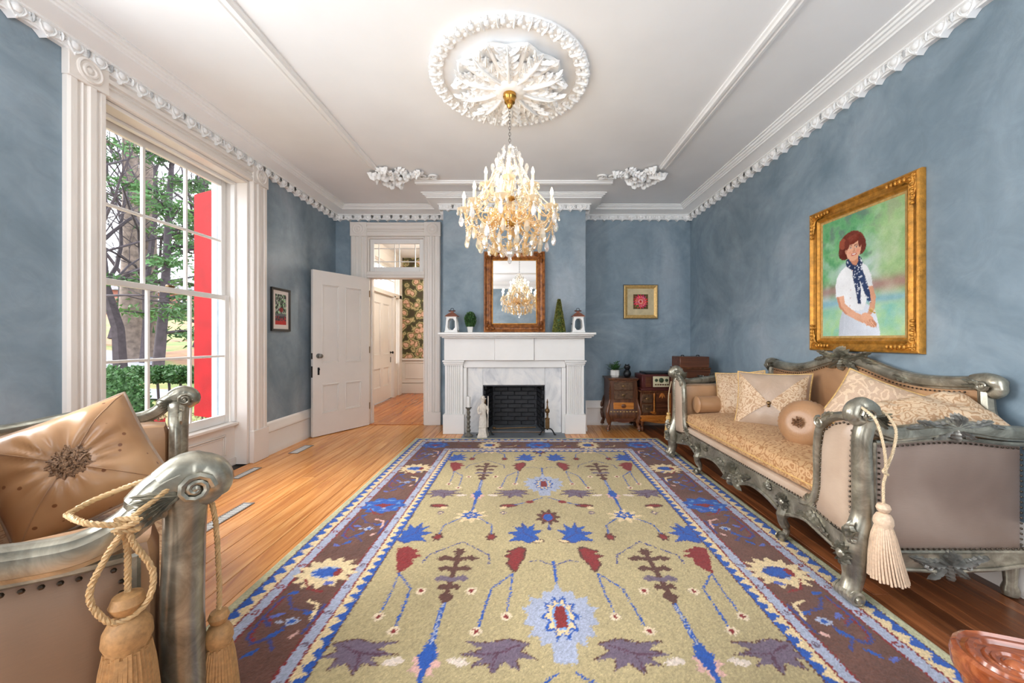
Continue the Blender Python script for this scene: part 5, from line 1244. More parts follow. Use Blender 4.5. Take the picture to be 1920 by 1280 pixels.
def sofa(name, label, cat, loc, rz, hl, D, yb0, yb1, mats, group, nose=0.0, foot=0.0, sh=0.0, crest=True):
    S = thing(name, label, cat, loc, rz, group); mOut,mIn,mSeat,mFront = mats
    si = hl-0.27
    # --- front seat rail
    zb = lambda y: 0.205-0.055*math.exp(-((y)/0.16)**2)-0.012*math.cos(y*11)-0.03*math.exp(-((abs(y)-si*0.66)/0.09)**2)
    ys = [(-si-0.06)+(2*si+0.12)*k/60 for k in range(61)]
    FX = FR((0,0,0),(0,1,0),(1,0,0),(0,0,1))
    mb = MB(); mb.prism([(y,zb(y)) for y in ys]+[(ys[-1],0.335),(ys[0],0.335)],0.0,0.05,FX); mb.build('front_rail', M_silver, S, 25)
    mb = MB(); mb.tube([(-0.006,y,zb(y)+0.012) for y in ys],0.012,7); mb.tube([(-0.004,ys[0],0.332),(-0.004,ys[-1],0.332)],0.011,7); mb.build('rail_moulding', M_silver, S)
    mb = MB(); rbox(mb,-0.008,0.06,ys[0],ys[-1],0.335,0.395,0.02,0,7); mb.build('rail_upholstery', mFront, S, 60)
    mb = MB(); nails(mb,[(-0.010,ys[0]+0.02,0.346),(-0.010,ys[-1]-0.02,0.346)],0.024,(-1,0,0)); tag(mb.build('nailheads', M_nail, S), kind='stuff')
    F0 = FR((-0.004,0,0.225),(0,-1,0),(0,0,1),(-1,0,0)); carve(S,'carved_cartouche',F0,_sc(CART,1.3),M_silver)
    for s in (-1,1):
        carve(S,'carved_rosette',FR((-0.006,s*si*0.66,0.25),(0,-1,0),(0,0,1),(-1,0,0)),ROSE,M_silver)
        carve(S,'carved_shell',FR((-0.004,s*si*0.52,0.275),(0,-s,0),(0,0,1),(-1,0,0)),[(0,0,a,0.07,0.03,0.014) for a in (0.1,0.5,0.9,1.3)],M_silver)
        carve(S,'carved_shell',FR((-0.006,s*si*0.93,0.345),(0,-s,0),(0,0,1),(-1,0,0)),[(0,0,a,0.06,0.03,0.014) for a in (-0.5,0,0.5,1.0,1.5)]+[('v',-0.01,0.005,0.018,0,1.3)],M_silver)
        carve(S,'carved_leaf',FR((-0.004,s*si*0.80,0.235),(0,s,0),(0,0,1),(-1,0,0)),[(0,0,0.15,0.12,0.055,0.016)],M_silver)
        # inner front legs
        mb = MB(); y = s*si*0.66
        mb.tube(smooth_path([(0.03,y,0.25),(0.0,y,0.19),(-0.012,y,0.14),(0.016,y,0.08),(0.012,y,0.045),(-0.02,y,0.026)],5),[0.040]*4+[0.036]*5+[0.028]*6+[0.02]*6+[0.022]*5,9)
        for q in (-1,1): mb.lathe([(0.024,0),(0.026,0.006),(0.016,0.010),(0.008,0.016),(0,0.017)],14,FR((-0.018,y+q*0.012,0.026),(1,0,0),(0,0,1),(0,q,0)))
        mb.build('leg', M_silver, S)
    # --- seat cushion
    mb = MB(); rbox(mb,0.0,D-0.10,-si-0.015,si+0.015,0.385,0.535,0.06,0.045,15); seat = mb.build('seat_cushion', mSeat, S, 80)
    mb = MB(); mb.tube([(0.003,-si,0.445),(-0.004,-si*0.5,0.445),(-0.004,si*0.5,0.445),(0.003,si,0.445)],0.0045,6); mb.build('piping', M_gimp, seat)
    MB().box(0.05,D-0.04,-hl+0.1,hl-0.1,0.24,0.39).build('seat_deck', M_satB, S)
    # --- arms
    for s in (-1,1):
        A = thing('arm', None, None); A.parent = S
        yo = lambda d: s*(hl-d)
        pol = [(0.045,0.87),(0.10,0.875),(0.17,0.85),(0.235,0.80),(0.255,0.70),(0.26,0.58),(0.265,0.46),(0.285,0.36),(0.30,0.315),(0.18,0.295),(0.075,0.285),(0.055,0.34),(0.062,0.5),(0.055,0.7)]
        cyc = (0.155,0.58); mb = MB()
        V=[];F=[]; rings=(1.0,0.92,0.7,0.4); xo=(0.0,-0.016,-0.026,-0.030)
        for r_,x_ in zip(rings,xo):
            for d,z in pol: V.append((x_,yo(cyc[0]+(d-cyc[0])*r_),cyc[1]+(z-cyc[1])*r_))
        V.append((-0.031,yo(cyc[0]),cyc[1])); n=len(pol)
        for k in range(3):
            for i in range(n): F.append((k*n+i,k*n+(i+1)%n,(k+1)*n+(i+1)%n,(k+1)*n+i))
        for i in range(n): F.append((3*n+i,3*n+(i+1)%n,4*n))
        mb.add(V,F); mb.build('front_panel', mFront, A, 70)
        mb = MB(); nails(mb,[(-0.014,yo(cyc[0]+(d-cyc[0])*0.94),cyc[1]+(z-cyc[1])*0.965) for d,z in pol+pol[:1]],0.026,(-1,0,0)); tag(mb.build('nailheads', M_nail, A), kind='stuff')
        # frame of the front panel: top scroll, inner sweep into the seat rail, lower rail
        mb = MB(); P = smooth_path([(-0.004,yo(0.03),0.895),(-0.006,yo(0.12),0.895),(-0.008,yo(0.20),0.865),(-0.008,yo(0.265),0.80),(-0.008,yo(0.285),0.68),(-0.006,yo(0.285),0.55),(-0.006,yo(0.295),0.43),(-0.005,yo(0.34),0.35),(-0.003,yo(0.42),0.325)],6)
        mb.tube(P,[0.030]*18+[0.026]*(len(P)-18),9,flat=0.8); mb.build('inner_frame', M_silver, A)
        carve(A,'carved_scroll',FR((-0.026,yo(0.245),0.835),(0,s,0),(0,0,1),(-1,0,0)),[('v',0,0,0.034,PI/2,1.6),(0.02,0.03,0.5,0.09,0.05,0.014)],M_silver)
        mb = MB(); mb.prism([(yo(0.42),0.335),(yo(0.30),0.31),(yo(0.18),0.285),(yo(0.05),0.275),(yo(0.03),0.19),(yo(0.10),0.165),(yo(0.17),0.185),(yo(0.25),0.20),(yo(0.34),0.225),(yo(0.42),0.225)],-0.004,0.05,FX); mb.build('lower_frame', M_silver, A, 25)
        mb = MB(); mb.tube(smooth_path([(-0.008,yo(0.42),0.24),(-0.008,yo(0.30),0.215),(-0.008,yo(0.18),0.19),(-0.010,yo(0.10),0.175)],5),0.012,7); mb.build('frame_bead', M_silver, A)
        carve(A,'carved_leaf',FR((-0.008,yo(0.36),0.285),(0,s,0),(0,0,1),(-1,0,0)),[(0,0,-0.35,0.12,0.06,0.018),('v',0.11,-0.055,0.016,0,1.2)],M_silver)
        # corner post with scroll foot and rolled top
        mb = MB(); P = smooth_path([(-0.025-foot,yo(0.02),0.05),(0.0-foot,yo(0.025),0.12),(-0.014-foot*0.6,yo(0.02),0.22),(-0.012-foot*0.4,yo(0.02),0.30),(0.010-sh,yo(0.022),0.42),(0.014-sh,yo(0.025),0.60),(0.010-sh,yo(0.025),0.78),(0.0-sh*0.8+nose*0.5,yo(0.022),0.87),(-0.028+nose,yo(0.02),0.93),(-0.052+nose,yo(0.02),0.952)],6)
        rr = np.interp(range(len(P)),[0,6,12,18,24,36,44,50,55],[0.042,0.046,0.060,0.056,0.046,0.042,0.044,0.046,0.040])
        mb.tube(P,list(rr),12,up=(0,1,0),flat=1.0); post = mb.build('corner_post', M_silver, A, 50)
        # scroll foot
        mb = MB()
        for q in (-0.035,-0.012,0.012,0.035): mb.lathe([(0.030,-0.011),(0.036,-0.006),(0.036,0.006),(0.030,0.011)],16,FR((-0.028-foot,yo(0.02)+q,0.036),(1,0,0),(0,0,1),(0,1,0)))
        for q in (-1,1): mb.lathe([(0.036,0),(0.036,0.012),(0.024,0.016),(0.018,0.012),(0.014,0.024),(0,0.026)],16,FR((-0.028-foot,yo(0.02)+q*0.044,0.036),(1,0,0),(0,0,1),(0,q,0)))
        mb.build('scroll_foot', M_silver, A)
        carve(post,'carved_rosette',FR((-0.070-foot*0.6,yo(0.02),0.235),(0,-1,0),(0,0,1),(-1,0,0)),[(*i[:3],*i[3:]) for i in ROSE],M_silver)
        carve(post,'carved_leaf',FR((-0.054-foot*0.4,yo(-0.005),0.30),(0,0,1),(0,1,0),(-1,0,0)),[(0,0,0,0.11,0.07,0.02),(0.0,0,0.5,0.08,0.04,0.016),(0,0,-0.5,0.08,0.04,0.016)],M_silver)
        # top rail running back, ends in the rolled scroll
        top = smooth_path([(-0.030+nose,yo(0.02),0.945),(0.015+nose*0.7,yo(0.02),0.922),(0.07,yo(0.015),0.862),(0.14,yo(0.012),0.832),(0.22,yo(0.012),0.836),(D*0.42,yo(0.012),0.852),(D*0.52,yo(0.012),0.868),(D*0.62,yo(0.012),0.858),(D*0.80,yo(0.015),0.835),(D-0.03,yo(0.03),0.825)],6)
        mb = MB(); pf = [(1.0,0.0),(0.95,0.45),(0.7,0.62),(0.6,0.80),(0.25,0.95),(-0.25,0.95),(-0.6,0.80),(-0.7,0.62),(-0.95,0.45),(-1.0,0),(-0.9,-0.55),(-0.62,-0.7),(-0.55,-0.95),(0.55,-0.95),(0.62,-0.7),(0.9,-0.55)]
        mb.tube(top,[0.047]*10+[0.037]*(len(top)-10),0,prof=pf,up=(0,0,1)); mb.build('top_rail', M_silver, A, 30)
        mb = MB(); sp_ = smooth_path([(0.00+nose,yo(0.02),0.935),(-0.035+nose,yo(0.02),0.962),(-0.072+nose,yo(0.02),0.955),(-0.088+nose,yo(0.02),0.925),(-0.070+nose,yo(0.02),0.900),(-0.045+nose,yo(0.02),0.905)],5); mb.tube(sp_,[0.046]*8+[0.042]*10+[0.036]*(len(sp_)-18),12,up=(0,1,0)); mb.build('rolled_end', M_silver, A, 60)
        for q in (-1,1): 
            carve(A,'carved_volute',FR((-0.050+nose,yo(0.02)+q*0.044,0.925),(-1,0,0),(0,0,1),(0,q,0)),[('v',0,0,0.036,0,1.9),('s',0,0,0.010)]+[(-0.034,-0.008,PI+0.20*k,0.085,0.026,0.010) for k in range(-1,5)],M_silver)
        # outer side panel
        x0,x1,zl = 0.065,D-0.05,0.245
        zt = lambda x: 0.794-0.012*math.cos((x-x0)/(x1-x0)*2*PI)-0.01*((x-x0)/(x1-x0))
        mb = MB()
        def pf2(u,v):
            x = x0+(x1-x0)*u; z = zl+(zt(x)-zl)*v; b = 0.020*(1-(2*u-1)**6)*(1-(2*v-1)**6); return (x,s*(hl-0.022+b),z)
        mb.grid(pf2,18,14); mb.build('side_panel', mOut, A, 80, recalc=False)
        mb = MB(); xs_ = [x0+(x1-x0)*k/24 for k in range(25)]; yn = s*(hl-0.006)
        nails(mb,[(x,yn,zt(x)-0.016) for x in xs_],0.026,(0,s,0)); nails(mb,[(x0+0.014,yn,zt(x0)-0.02),(x0+0.014,yn,zl+0.02)],0.026,(0,s,0)); nails(mb,[(x,yn,zl+0.016) for x in xs_],0.026,(0,s,0)); nails(mb,[(x1-0.014,yn,zt(x1)-0.02),(x1-0.014,yn,zl+0.02)],0.026,(0,s,0))
        tag(mb.build('nailheads', M_nail, A), kind='stuff')
        mb = MB(); mb.tube([(x,s*(hl-0.012),zt(x)+0.004) for x in xs_],0.012,7); mb.tube([(x0-0.006,s*(hl-0.012),zt(x0)+0.004),(x0-0.006,s*(hl-0.012),zl)],0.012,7); mb.tube([(x,s*(hl-0.012),zl) for x in xs_],0.012,7); mb.build('panel_bead', M_silver, A)
        zq = lambda x: 0.160-0.035*math.exp(-((x-D/2)/0.11)**2)+0.02*math.cos((x-D/2)*16)*0.5
        mb = MB(); mb.prism([(x,zq(x)) for x in [0.02+(D-0.04)*k/30 for k in range(31)]]+[(D-0.02,zl),(0.02,zl)],s*(hl-0.055),s*(hl-0.008)); mb.build('side_rail', M_silver, A, 25)
        mb = MB(); mb.tube([(x,s*(hl-0.008),zq(x)+0.010) for x in [0.06+(D-0.1)*k/30 for k in range(31)]],0.011,7); mb.build('side_rail_bead', M_silver, A)
        carve(A,'carved_cartouche',FR((D/2,s*(hl-0.008),0.185),(s,0,0),(0,0,1),(0,s,0)),CART,M_silverdk)
        if crest: carve(A,'carved_cartouche',FR((D*0.52,s*(hl+0.004),0.862),(s,0,0),(0,0,1),(0,s,0)),[(i[0]*0.9,i[1]*0.5,*i[2:]) if i[0] not in ('s','v') else i for i in CART]+[(0.15,0,0.0,0.10,0.04,0.014),(-0.15,0,PI,0.10,0.04,0.014)],M_silverdk)
        # padded inside of the arm
        mb = MB(); rbox(mb,0.02,D-0.06,min(yo(0.03),yo(0.235)),max(yo(0.03),yo(0.235)),0.33,0.815,0.045,0.0,9); mb.build('inner_padding', mIn, A, 80)
        mb = MB(); mb.lathe([(0.03,0),(0.034,0.03),(0.024,0.06),(0.03,0.14),(0.036,0.2)],12,T(D-0.05,s*(hl-0.06),0)); mb.build('rear_leg', M_silver, A)
    # --- back
    B = thing('back', None, None); B.parent = S
    yc,hb = (yb0+yb1)/2,(yb1-yb0)/2
    ztop = lambda y: 1.02+0.135*math.exp(-((y-yc)/(hb*0.40))**2)+0.045*(abs((y-yc)/hb))**3
    N = 36; Y_ = [yb0+(yb1-yb0)*k/N for k in range(N+1)]
    mb = MB()
    def bf(u,v):
        y = yb0+0.01+(yb1-yb0-0.02)*u; z = 0.42+(ztop(y)-0.02-0.42)*v; b = 0.035*(1-(2*u-1)**6)*(1-(2*v-1)**4); return (D-0.055-b,y,z)
    mb.grid(bf,30,14); mb.build('back_panel', mIn, B, 80, recalc=False)
    mb = MB(); mb.prism([(y,ztop(y)-0.01) for y in Y_]+[(Y_[-1],0.3),(Y_[0],0.3)],D-0.055,D-0.012,FX); mb.build('back_board', mOut, B, 30)
    mb = MB(); mb.tube([(D-0.05,y,ztop(y)) for y in Y_],[0.040]*(N+1),0,prof=pf,up=(0,0,1)); mb.build('crest_rail', M_silver, B, 30)
    mb = MB(); nails(mb,[(D-0.078,y,ztop(y)-0.052) for y in Y_[1:-1]],0.026,(-1,0,0)); tag(mb.build('nailheads', M_nail, B), kind='stuff')
    for s,y in ((-1,yb0),(1,yb1)):
        mb = MB(); mb.tube(smooth_path([(D-0.05,y-s*0.05,1.065),(D-0.05,y,1.075),(D-0.05,y+s*0.045,1.065),(D-0.05,y+s*0.055,1.03),(D-0.05,y+s*0.03,1.01)],4),[0.042]*10+[0.034]*7,10,up=(1,0,0)); mb.build('back_scroll', M_silver, B, 60)
        carve(B,'carved_volute',FR((D-0.094,y+s*0.02,1.048),(0,-s,0),(0,0,1),(-1,0,0)),[('v',0,0,0.026,PI,1.7),('s',0,0,0.009),(0.02,-0.01,0.1,0.08,0.03,0.010),(0.02,0.012,0.2,0.08,0.03,0.010)],M_silver)
        mb = MB(); mb.tube(smooth_path([(D-0.05,y,1.03),(D-0.055,y+s*0.01,0.92),(D-0.05,y+s*0.035,0.80),(D-0.05,y+s*0.05,0.45)],5),0.032,8); mb.build('back_stile', M_silver, B)
    carve(B,'carved_crest',FR((D-0.082,yc,1.155),(0,-1,0),(0,0,1),(-1,0,0)),[(i[0]*1.25,i[1]*1.2,i[2],i[3]*1.25,i[4]*1.25,i[5]*1.4) if i[0] not in ('s','v') else i for i in CART]+[(0.17,-0.01,-0.15,0.12,0.05,0.016),(-0.17,-0.01,PI+0.15,0.12,0.05,0.016)],M_silver)
    for s in (-1,1): carve(B,'carved_leaf',FR((D-0.084,yc+s*hb*0.46,ztop(yc+s*hb*0.46)-0.004),(0,s,-0.25),(0,0.25,s),(-1,0,0)),[(0,0,0,0.13,0.055,0.016)],M_silver)
    return S
big = sofa('carved_sofa', 'long carved silver framed sofa with tan damask seat along the right wall', 'sofa', (1.665,3.065,0.008), 0, 1.19, 0.845, -1.03, 0.73, (M_satA,M_satC,M_dam,M_satP), 'matching carved silver seats', 0.05, 0.03)
TH = R(222.45); LOC = (-1.522,1.642,0.008)
love = sofa('carved_loveseat', 'carved silver framed loveseat with bronze side panel in front of the window', 'loveseat', LOC, TH, 0.968, 0.72, -0.77, 0.82, (M_satB,M_satC,M_dam,M_satB), 'matching carved silver seats', 0.0, 0.04, 0.04, False)
LMT = T(*LOC) @ RZ(TH)
# ================================================================== cushions
def pillow(name, label, M, w, h, th, mat, group=None, trim=None, pin=0.07, back=None, wrink=0.006, seed=1, tuft=0.0):
    o = thing(name, label, 'cushion', group=group); o.matrix_world = M
    r = random.Random(seed); ph = [r.uniform(0,6) for _ in range(6)]
    def prof(u,v):
        a,b = 2*u-1,2*v-1; e = pin*(1-a*a*0.0); x = a*(1-pin*(1-abs(a)**2)*0+0)*w/2; 
        x = w/2*a*(1-pin*(1-b*b)); y = h/2*b*(1-pin*(1-a*a))
        k = max(0,(1-a**4))*max(0,(1-b**4)); t_ = th/2*k**0.55
        wz = wrink*math.sin(9*a*b+ph[0]+4*a)*k+wrink*0.7*math.sin(13*math.atan2(b,a)+ph[1])*(a*a+b*b)*k
        if tuft:
            rr_ = math.hypot(a,b); an = math.atan2(b,a); t_ -= tuft*math.exp(-(rr_/0.22)**2); wz += 0.007*math.sin(14*an+1.5*math.sin(3*an))*math.exp(-((rr_-0.42)/0.3)**2)
        return x,y,t_+wz
    N = 41; mb = MB(); mb.grid(lambda u,v: prof(u,v),N,N); mb.grid(lambda u,v: (lambda q:(q[0],q[1],-q[2]))(prof(u,v)),N,N); bm_ = mb.build('cover', mat, o, 80)
    if trim:
        P = [prof(k/30,0) for k in range(30)]+[prof(1,k/30) for k in range(30)]+[prof(1-k/30,1) for k in range(30)]+[prof(0,1-k/30) for k in range(30)]
        MB().tube([(p[0],p[1],0) for p in P],0.007,6,closed=True).build('cord_trim', trim, o)
    return o, prof
def face(c, n, up=(0,0,1), roll=0.0):
    n = Vector(n).normalized(); u = Vector(up); y = (u-n*u.dot(n)).normalized(); x = y.cross(n); return FR(c,x,y,n) @ RZ(roll)
G_ = 'loose cushions on the sofa'
pA,_ = pillow('damask_cushion','cream damask cushion tucked in the far corner of the sofa', face((2.14,3.80,0.755),(-0.62,-0.55,0.20),roll=0.12),0.46,0.46,0.17,M_dam2,G_,M_gimp,seed=3)
pB,fB = pillow('envelope_cushion','large cream cushion with damask flap and button against the sofa back', face((2.12,3.28,0.775),(-0.66,-0.66,0.30),roll=0.02),0.56,0.50,0.18,M_satP,G_,M_gimp,seed=4)
# damask flap and corners on the envelope cushion
def patch(parent, fn, tri, mat, nm, off=0.004):
    mb = MB(); n = 12; (ax,ay),(bx,by),(cx_,cy_) = tri; V=[];F=[];ix={}
    for i in range(n+1):
        for j in range(n+1-i):
            a,b = i/n,j/n; u = ax+(bx-ax)*a+(cx_-ax)*b; v = ay+(by-ay)*a+(cy_-ay)*b; p = fn(u,v); ix[(i,j)] = len(V); V.append((p[0],p[1],p[2]+off))
    for i in range(n):
        for j in range(n-i):
            F.append((ix[(i,j)],ix[(i+1,j)],ix[(i,j+1)]))
            if j < n-i-1: F.append((ix[(i+1,j)],ix[(i+1,j+1)],ix[(i,j+1)]))
    mb.add(V,F); return mb.build(nm, mat, parent, 80, recalc=False)
patch(pB,fB,((0.03,0.03),(0.03,0.97),(0.5,0.42)),M_dam2,'damask_flap'); patch(pB,fB,((0.97,0.03),(0.97,0.97),(0.5,0.42)),M_dam2,'damask_flap')
p_ = fB(0.5,0.42); mb = MB(); mb.sph((p_[0],p_[1],p_[2]+0.008),(0.017,0.017,0.010),10,6); mb.sph((p_[0],p_[1]-0.025,p_[2]+0.006),(0.012,0.012,0.008),8,5); mb.build('button', M_abrass, pB)
# round satin cushion with gathered end
rc = thing('round_cushion','round gathered tan satin cushion in the middle of the sofa','cushion',group=G_); rc.matrix_world = AIM((1.985,2.70,0.705),(-0.80,-0.42,0.22))
mb = MB(); mb.lathe([(0.012,0.085),(0.05,0.095),(0.11,0.09),(0.155,0.06),(0.168,0.0),(0.155,-0.06),(0.11,-0.09),(0.012,-0.09)],72,None,1,1,36,0.018); mb.build('cover', M_satC, rc, 80)
mb = MB(); rq = random.Random(2)
for k in range(60): a,r_ = rq.uniform(0,2*PI),0.03*rq.random()**0.5; mb.tube([(0.3*r_*math.cos(a),0.3*r_*math.sin(a),0.085),(r_*math.cos(a),r_*math.sin(a),0.112),(1.35*r_*math.cos(a),1.35*r_*math.sin(a),0.108)],0.004,4)
tag(mb.build('tuft', simple('bronze_tuft', L(120,84,56),0.6,var=0.4,scale=90), rc, recalc=False), kind='stuff')
pD,_ = pillow('floral_cushion','cream cushion with gold embroidered flowers leaning at the near end of the sofa back', face((2.23,2.46,0.86),(-0.60,-0.62,0.40),roll=-0.42),0.42,0.40,0.15,M_dam3,G_,M_gimp,seed=6)
pE,_ = pillow('big_damask_cushion','wide rose damask cushion lying over the near arm of the sofa', face((2.19,2.08,0.875),(-0.25,-0.45,0.80),(0.1,0.6,0.5),roll=0.10),0.56,0.30,0.15,M_dam2,G_,None,seed=7,wrink=0.012)
bo = thing('bolster_cushion','tan satin bolster lying against the far sofa arm','cushion',(1.99,3.925,0.635),0,group=G_)
mb = MB(); mb.lathe([(0.0,-0.24),(0.07,-0.238),(0.086,-0.225),(0.082,-0.21),(0.086,-0.19),(0.088,0),(0.086,0.19),(0.082,0.21),(0.086,0.225),(0.07,0.238),(0,0.24)],28,RY(PI/2)); mb.build('cover', M_satC, bo)
# loveseat cushion with rosette
t = NT('quilted_gold_satin'); co = t.co(); v = t.n('ShaderNodeTexVoronoi'); t.l(co,v.inputs['Vector']); v.inputs['Scale'].default_value = 15
n1 = t.noise(co,3,3); base = t.ramp(n1.outputs[0],[(0.3,L(160,112,72)),(0.7,L(202,158,114))]); f = t.ramp(v.outputs['Distance'],[(0.0,(1,1,1)),(0.085,(1,1,1)),(0.11,(0,0,0))]); t.set(Base_Color=t.mix(f,base,L(126,78,46)),Roughness=0.32,Sheen_Weight=0.06); t.bump(n1.outputs[0],0.3,0.02); M_quilt = t.m
lp,lf = pillow('rosette_cushion','big gold satin cushion with a brown tufted rosette on the loveseat', face((-1.765,1.50,0.80),(0.55,-0.75,0.37),(0,0,1),roll=0.42),0.44,0.44,0.24,M_quilt,None,M_satP,seed=9,pin=0.05,wrink=0.008,tuft=0.03)
mb = MB(); rq = random.Random(3); c_ = lf(0.5,0.5)
for k in range(520):
    a,r_ = rq.uniform(0,2*PI),0.066*rq.random()**0.5; x_,y_ = r_*math.cos(a),r_*math.sin(a); hh = 0.030*(1-(r_/0.075)**2)+0.006; q = Vector((rq.gauss(0,0.010),rq.gauss(0,0.010),0))
    mb.tube([(c_[0]+x_*0.8,c_[1]+y_*0.8,c_[2]-0.004),(c_[0]+x_,c_[1]+y_,c_[2]+hh),(c_[0]+x_+q.x,c_[1]+y_+q.y,c_[2]+hh*0.8)],0.0034,4,caps=False)
tag(mb.build('rosette', simple('brown_tuft', L(112,76,52),0.6,var=0.5,scale=120,tint=L(176,138,104)), lp, recalc=False), kind='stuff')
rngs = random.Random(12)
for (ua,va) in ((0,0),(1,0),(0,1),(1,1)):
    P = [lf(0.5+(ua-0.5)*k/12*0.96,0.5+(va-0.5)*k/12*0.96) for k in range(2,13)]; MB().tube([(p[0],p[1],p[2]+0.001) for p in P],0.0022,5).build('quilt_seam', M_satC, lp)
# second smaller cushion by the far arm
pillow('small_satin_cushion','small bronze satin cushion at the far arm of the loveseat', LMT @ face((0.30,-0.52,0.665),(-0.5,0.35,0.6),(0,0,1)),0.40,0.26,0.13,M_satC,None,M_satP,seed=10)
# ================================================================== ropes and tassels
def rope(mb, pts, r=0.006, pitch=0.03):
    P = [Vector(p) for p in pts]; L_=[0]
    for a,b in zip(P[:-1],P[1:]): L_.append(L_[-1]+(b-a).length)
    n = max(12,int(L_[-1]/0.006)); Q=[]
    for k in range(n+1):
        s_ = L_[-1]*k/n; i = max(0,min(len(P)-2,next((j for j in range(len(L_)-1) if L_[j+1] >= s_),len(P)-2))); f = (s_-L_[i])/max(1e-9,L_[i+1]-L_[i]); Q.append(P[i]+(P[i+1]-P[i])*f)
    for st in range(3):
        out=[]
        for k,p in enumerate(Q):
            t_ = (Q[min(k+1,n)]-Q[max(k-1,0)]).normalized(); a_ = t_.orthogonal().normalized() if abs(t_.z) > 0.95 else Vector((0,0,1)).cross(t_).normalized(); b_ = t_.cross(a_); s_ = L_[-1]*k/n
            ph = 2*PI*s_/pitch+2*PI*st/3; out.append(p+(a_*math.cos(ph)+b_*math.sin(ph))*r*0.55)
        mb.tube(out,r*0.62,5)
def tassel(name, label, loc, scale, cord, head_mat, thr, rope_mat, group, skirt=(0.034,0.05), ln=0.20, lean=(0,0)):
    o = thing(name, label, 'tassel', loc, group=group)
    mb = MB()
    for c in cord: rope(mb,c)
    mb.build('cord', rope_mat, o, recalc=False)
    mb = MB(); mb.lathe([(0.004,0.012),(0.020,0.006),(0.025,-0.008),(0.020,-0.022),(0.012,-0.028),(0.024,-0.034),(0.032,-0.05),(0.034,-0.07),(0.028,-0.085),(0.030,-0.095)],24,Matrix.Scale(scale,4)); mb.build('head', head_mat, o)
    mb = MB(); n = 34
    for ring,k_ in ((1.0,n),(0.7,22)):
        for k in range(k_):
            a = 2*PI*k/k_+ring; r0,r1 = skirt[0]*ring*scale*0.85,skirt[1]*ring*scale
            pts=[]
            for q in range(7):
                f = q/6; r_ = r0+(r1-r0)*f**0.7; pts.append((r_*math.cos(a)+lean[0]*f*f,r_*math.sin(a)+lean[1]*f*f,-0.088*scale-ln*f+0.004*math.sin(k*2.1)))
            tube_pts=[Vector(p) for p in pts]; mb.tube(tube_pts,0.0046*scale,5,caps=True)
    tag(mb.build('fringe_skirt', thr, o, recalc=False), kind='stuff')
    return o
# on the near sofa post
tassel('sofa_tassel','ivory tassel hanging by a looped cord from the near sofa post',(1.695,1.805,0.515),1.15,
  [smooth_path([(-0.055,0.02,0.44),(-0.05,-0.02,0.40),(-0.025,-0.03,0.28),(0.0,-0.012,0.165),(0.0,0,0.10),(0,0,0.01)],6), smooth_path([(0.050,0.03,0.42),(0.045,-0.015,0.36),(0.02,-0.025,0.26),(0.0,-0.008,0.165)],6), smooth_path([(-0.055,0.02,0.44),(-0.05,0.09,0.47),(0.0,0.12,0.46),(0.05,0.08,0.44),(0.050,0.03,0.42)],6), smooth_path([(0.012,0,0.18),(-0.012,-0.012,0.165),(0.012,-0.012,0.15)],4)],
  M_tass2, M_tass2, M_rope, 'tassels on the carved seats', (0.03,0.062), 0.235, (0.012,-0.01))
tassel('sofa_tassel','gold tassel hanging from the far sofa post',(1.625,4.325,0.47),0.9,[smooth_path([(0.03,0.0,0.36),(0.0,0.0,0.2),(0,0,0.01)],6)], M_gimp, M_gimp, M_rope, 'tassels on the carved seats', (0.03,0.05), 0.2)
# on the loveseat arm: knot with a hanging loop
kp = LMT @ Vector((0.065,1.02,0.72)); R4 = RZ(TH)
def lv(x,y,z): q = R4 @ Vector((x,y,z)); return (q.x,q.y,q.z)
tassel('loveseat_tassel','big tan tassel knotted on the near loveseat arm rail',tuple(kp),1.25,
  [smooth_path([lv(-0.10,-0.06,0.235),lv(-0.05,-0.02,0.205),lv(0.0,0.0,0.165),lv(0.0,0.0,0.10),lv(0,0,0.01)],6), smooth_path([lv(0.10,-0.09,0.185),lv(0.06,0.0,0.185),lv(0.0,0.012,0.165)],6), smooth_path([lv(0.0,0.008,0.165),lv(0.035,0.012,0.10),lv(0.055,0.012,0.03),lv(0.02,0.02,-0.035),lv(-0.03,0.02,-0.015),lv(-0.04,0.012,0.05),lv(-0.01,0.01,0.12),lv(0.0,0.008,0.165)],6), smooth_path([lv(0.02,0,0.18),lv(-0.02,0.016,0.172),lv(0.02,0.018,0.160),lv(-0.02,0.014,0.152)],5),
   smooth_path([lv(-0.10,-0.06,0.235),lv(-0.06,-0.10,0.235),lv(0.05,-0.13,0.20),lv(0.10,-0.09,0.185)],6)],
  M_tass, M_tass, M_rope2, 'tassels on the carved seats', (0.032,0.046), 0.24)
kp2 = LMT @ Vector((-0.098,0.94,0.565))
tassel('loveseat_tassel','tan tassel on a long straight cord at the front of the near loveseat post',tuple(kp2),0.95,[smooth_path([lv(0.07,-0.06,0.37),lv(0.015,0.0,0.30),lv(0,0,0.1),lv(0,0,0.01)],6)], M_tass, M_tass, M_rope2, 'tassels on the carved seats', (0.032,0.05), 0.2)
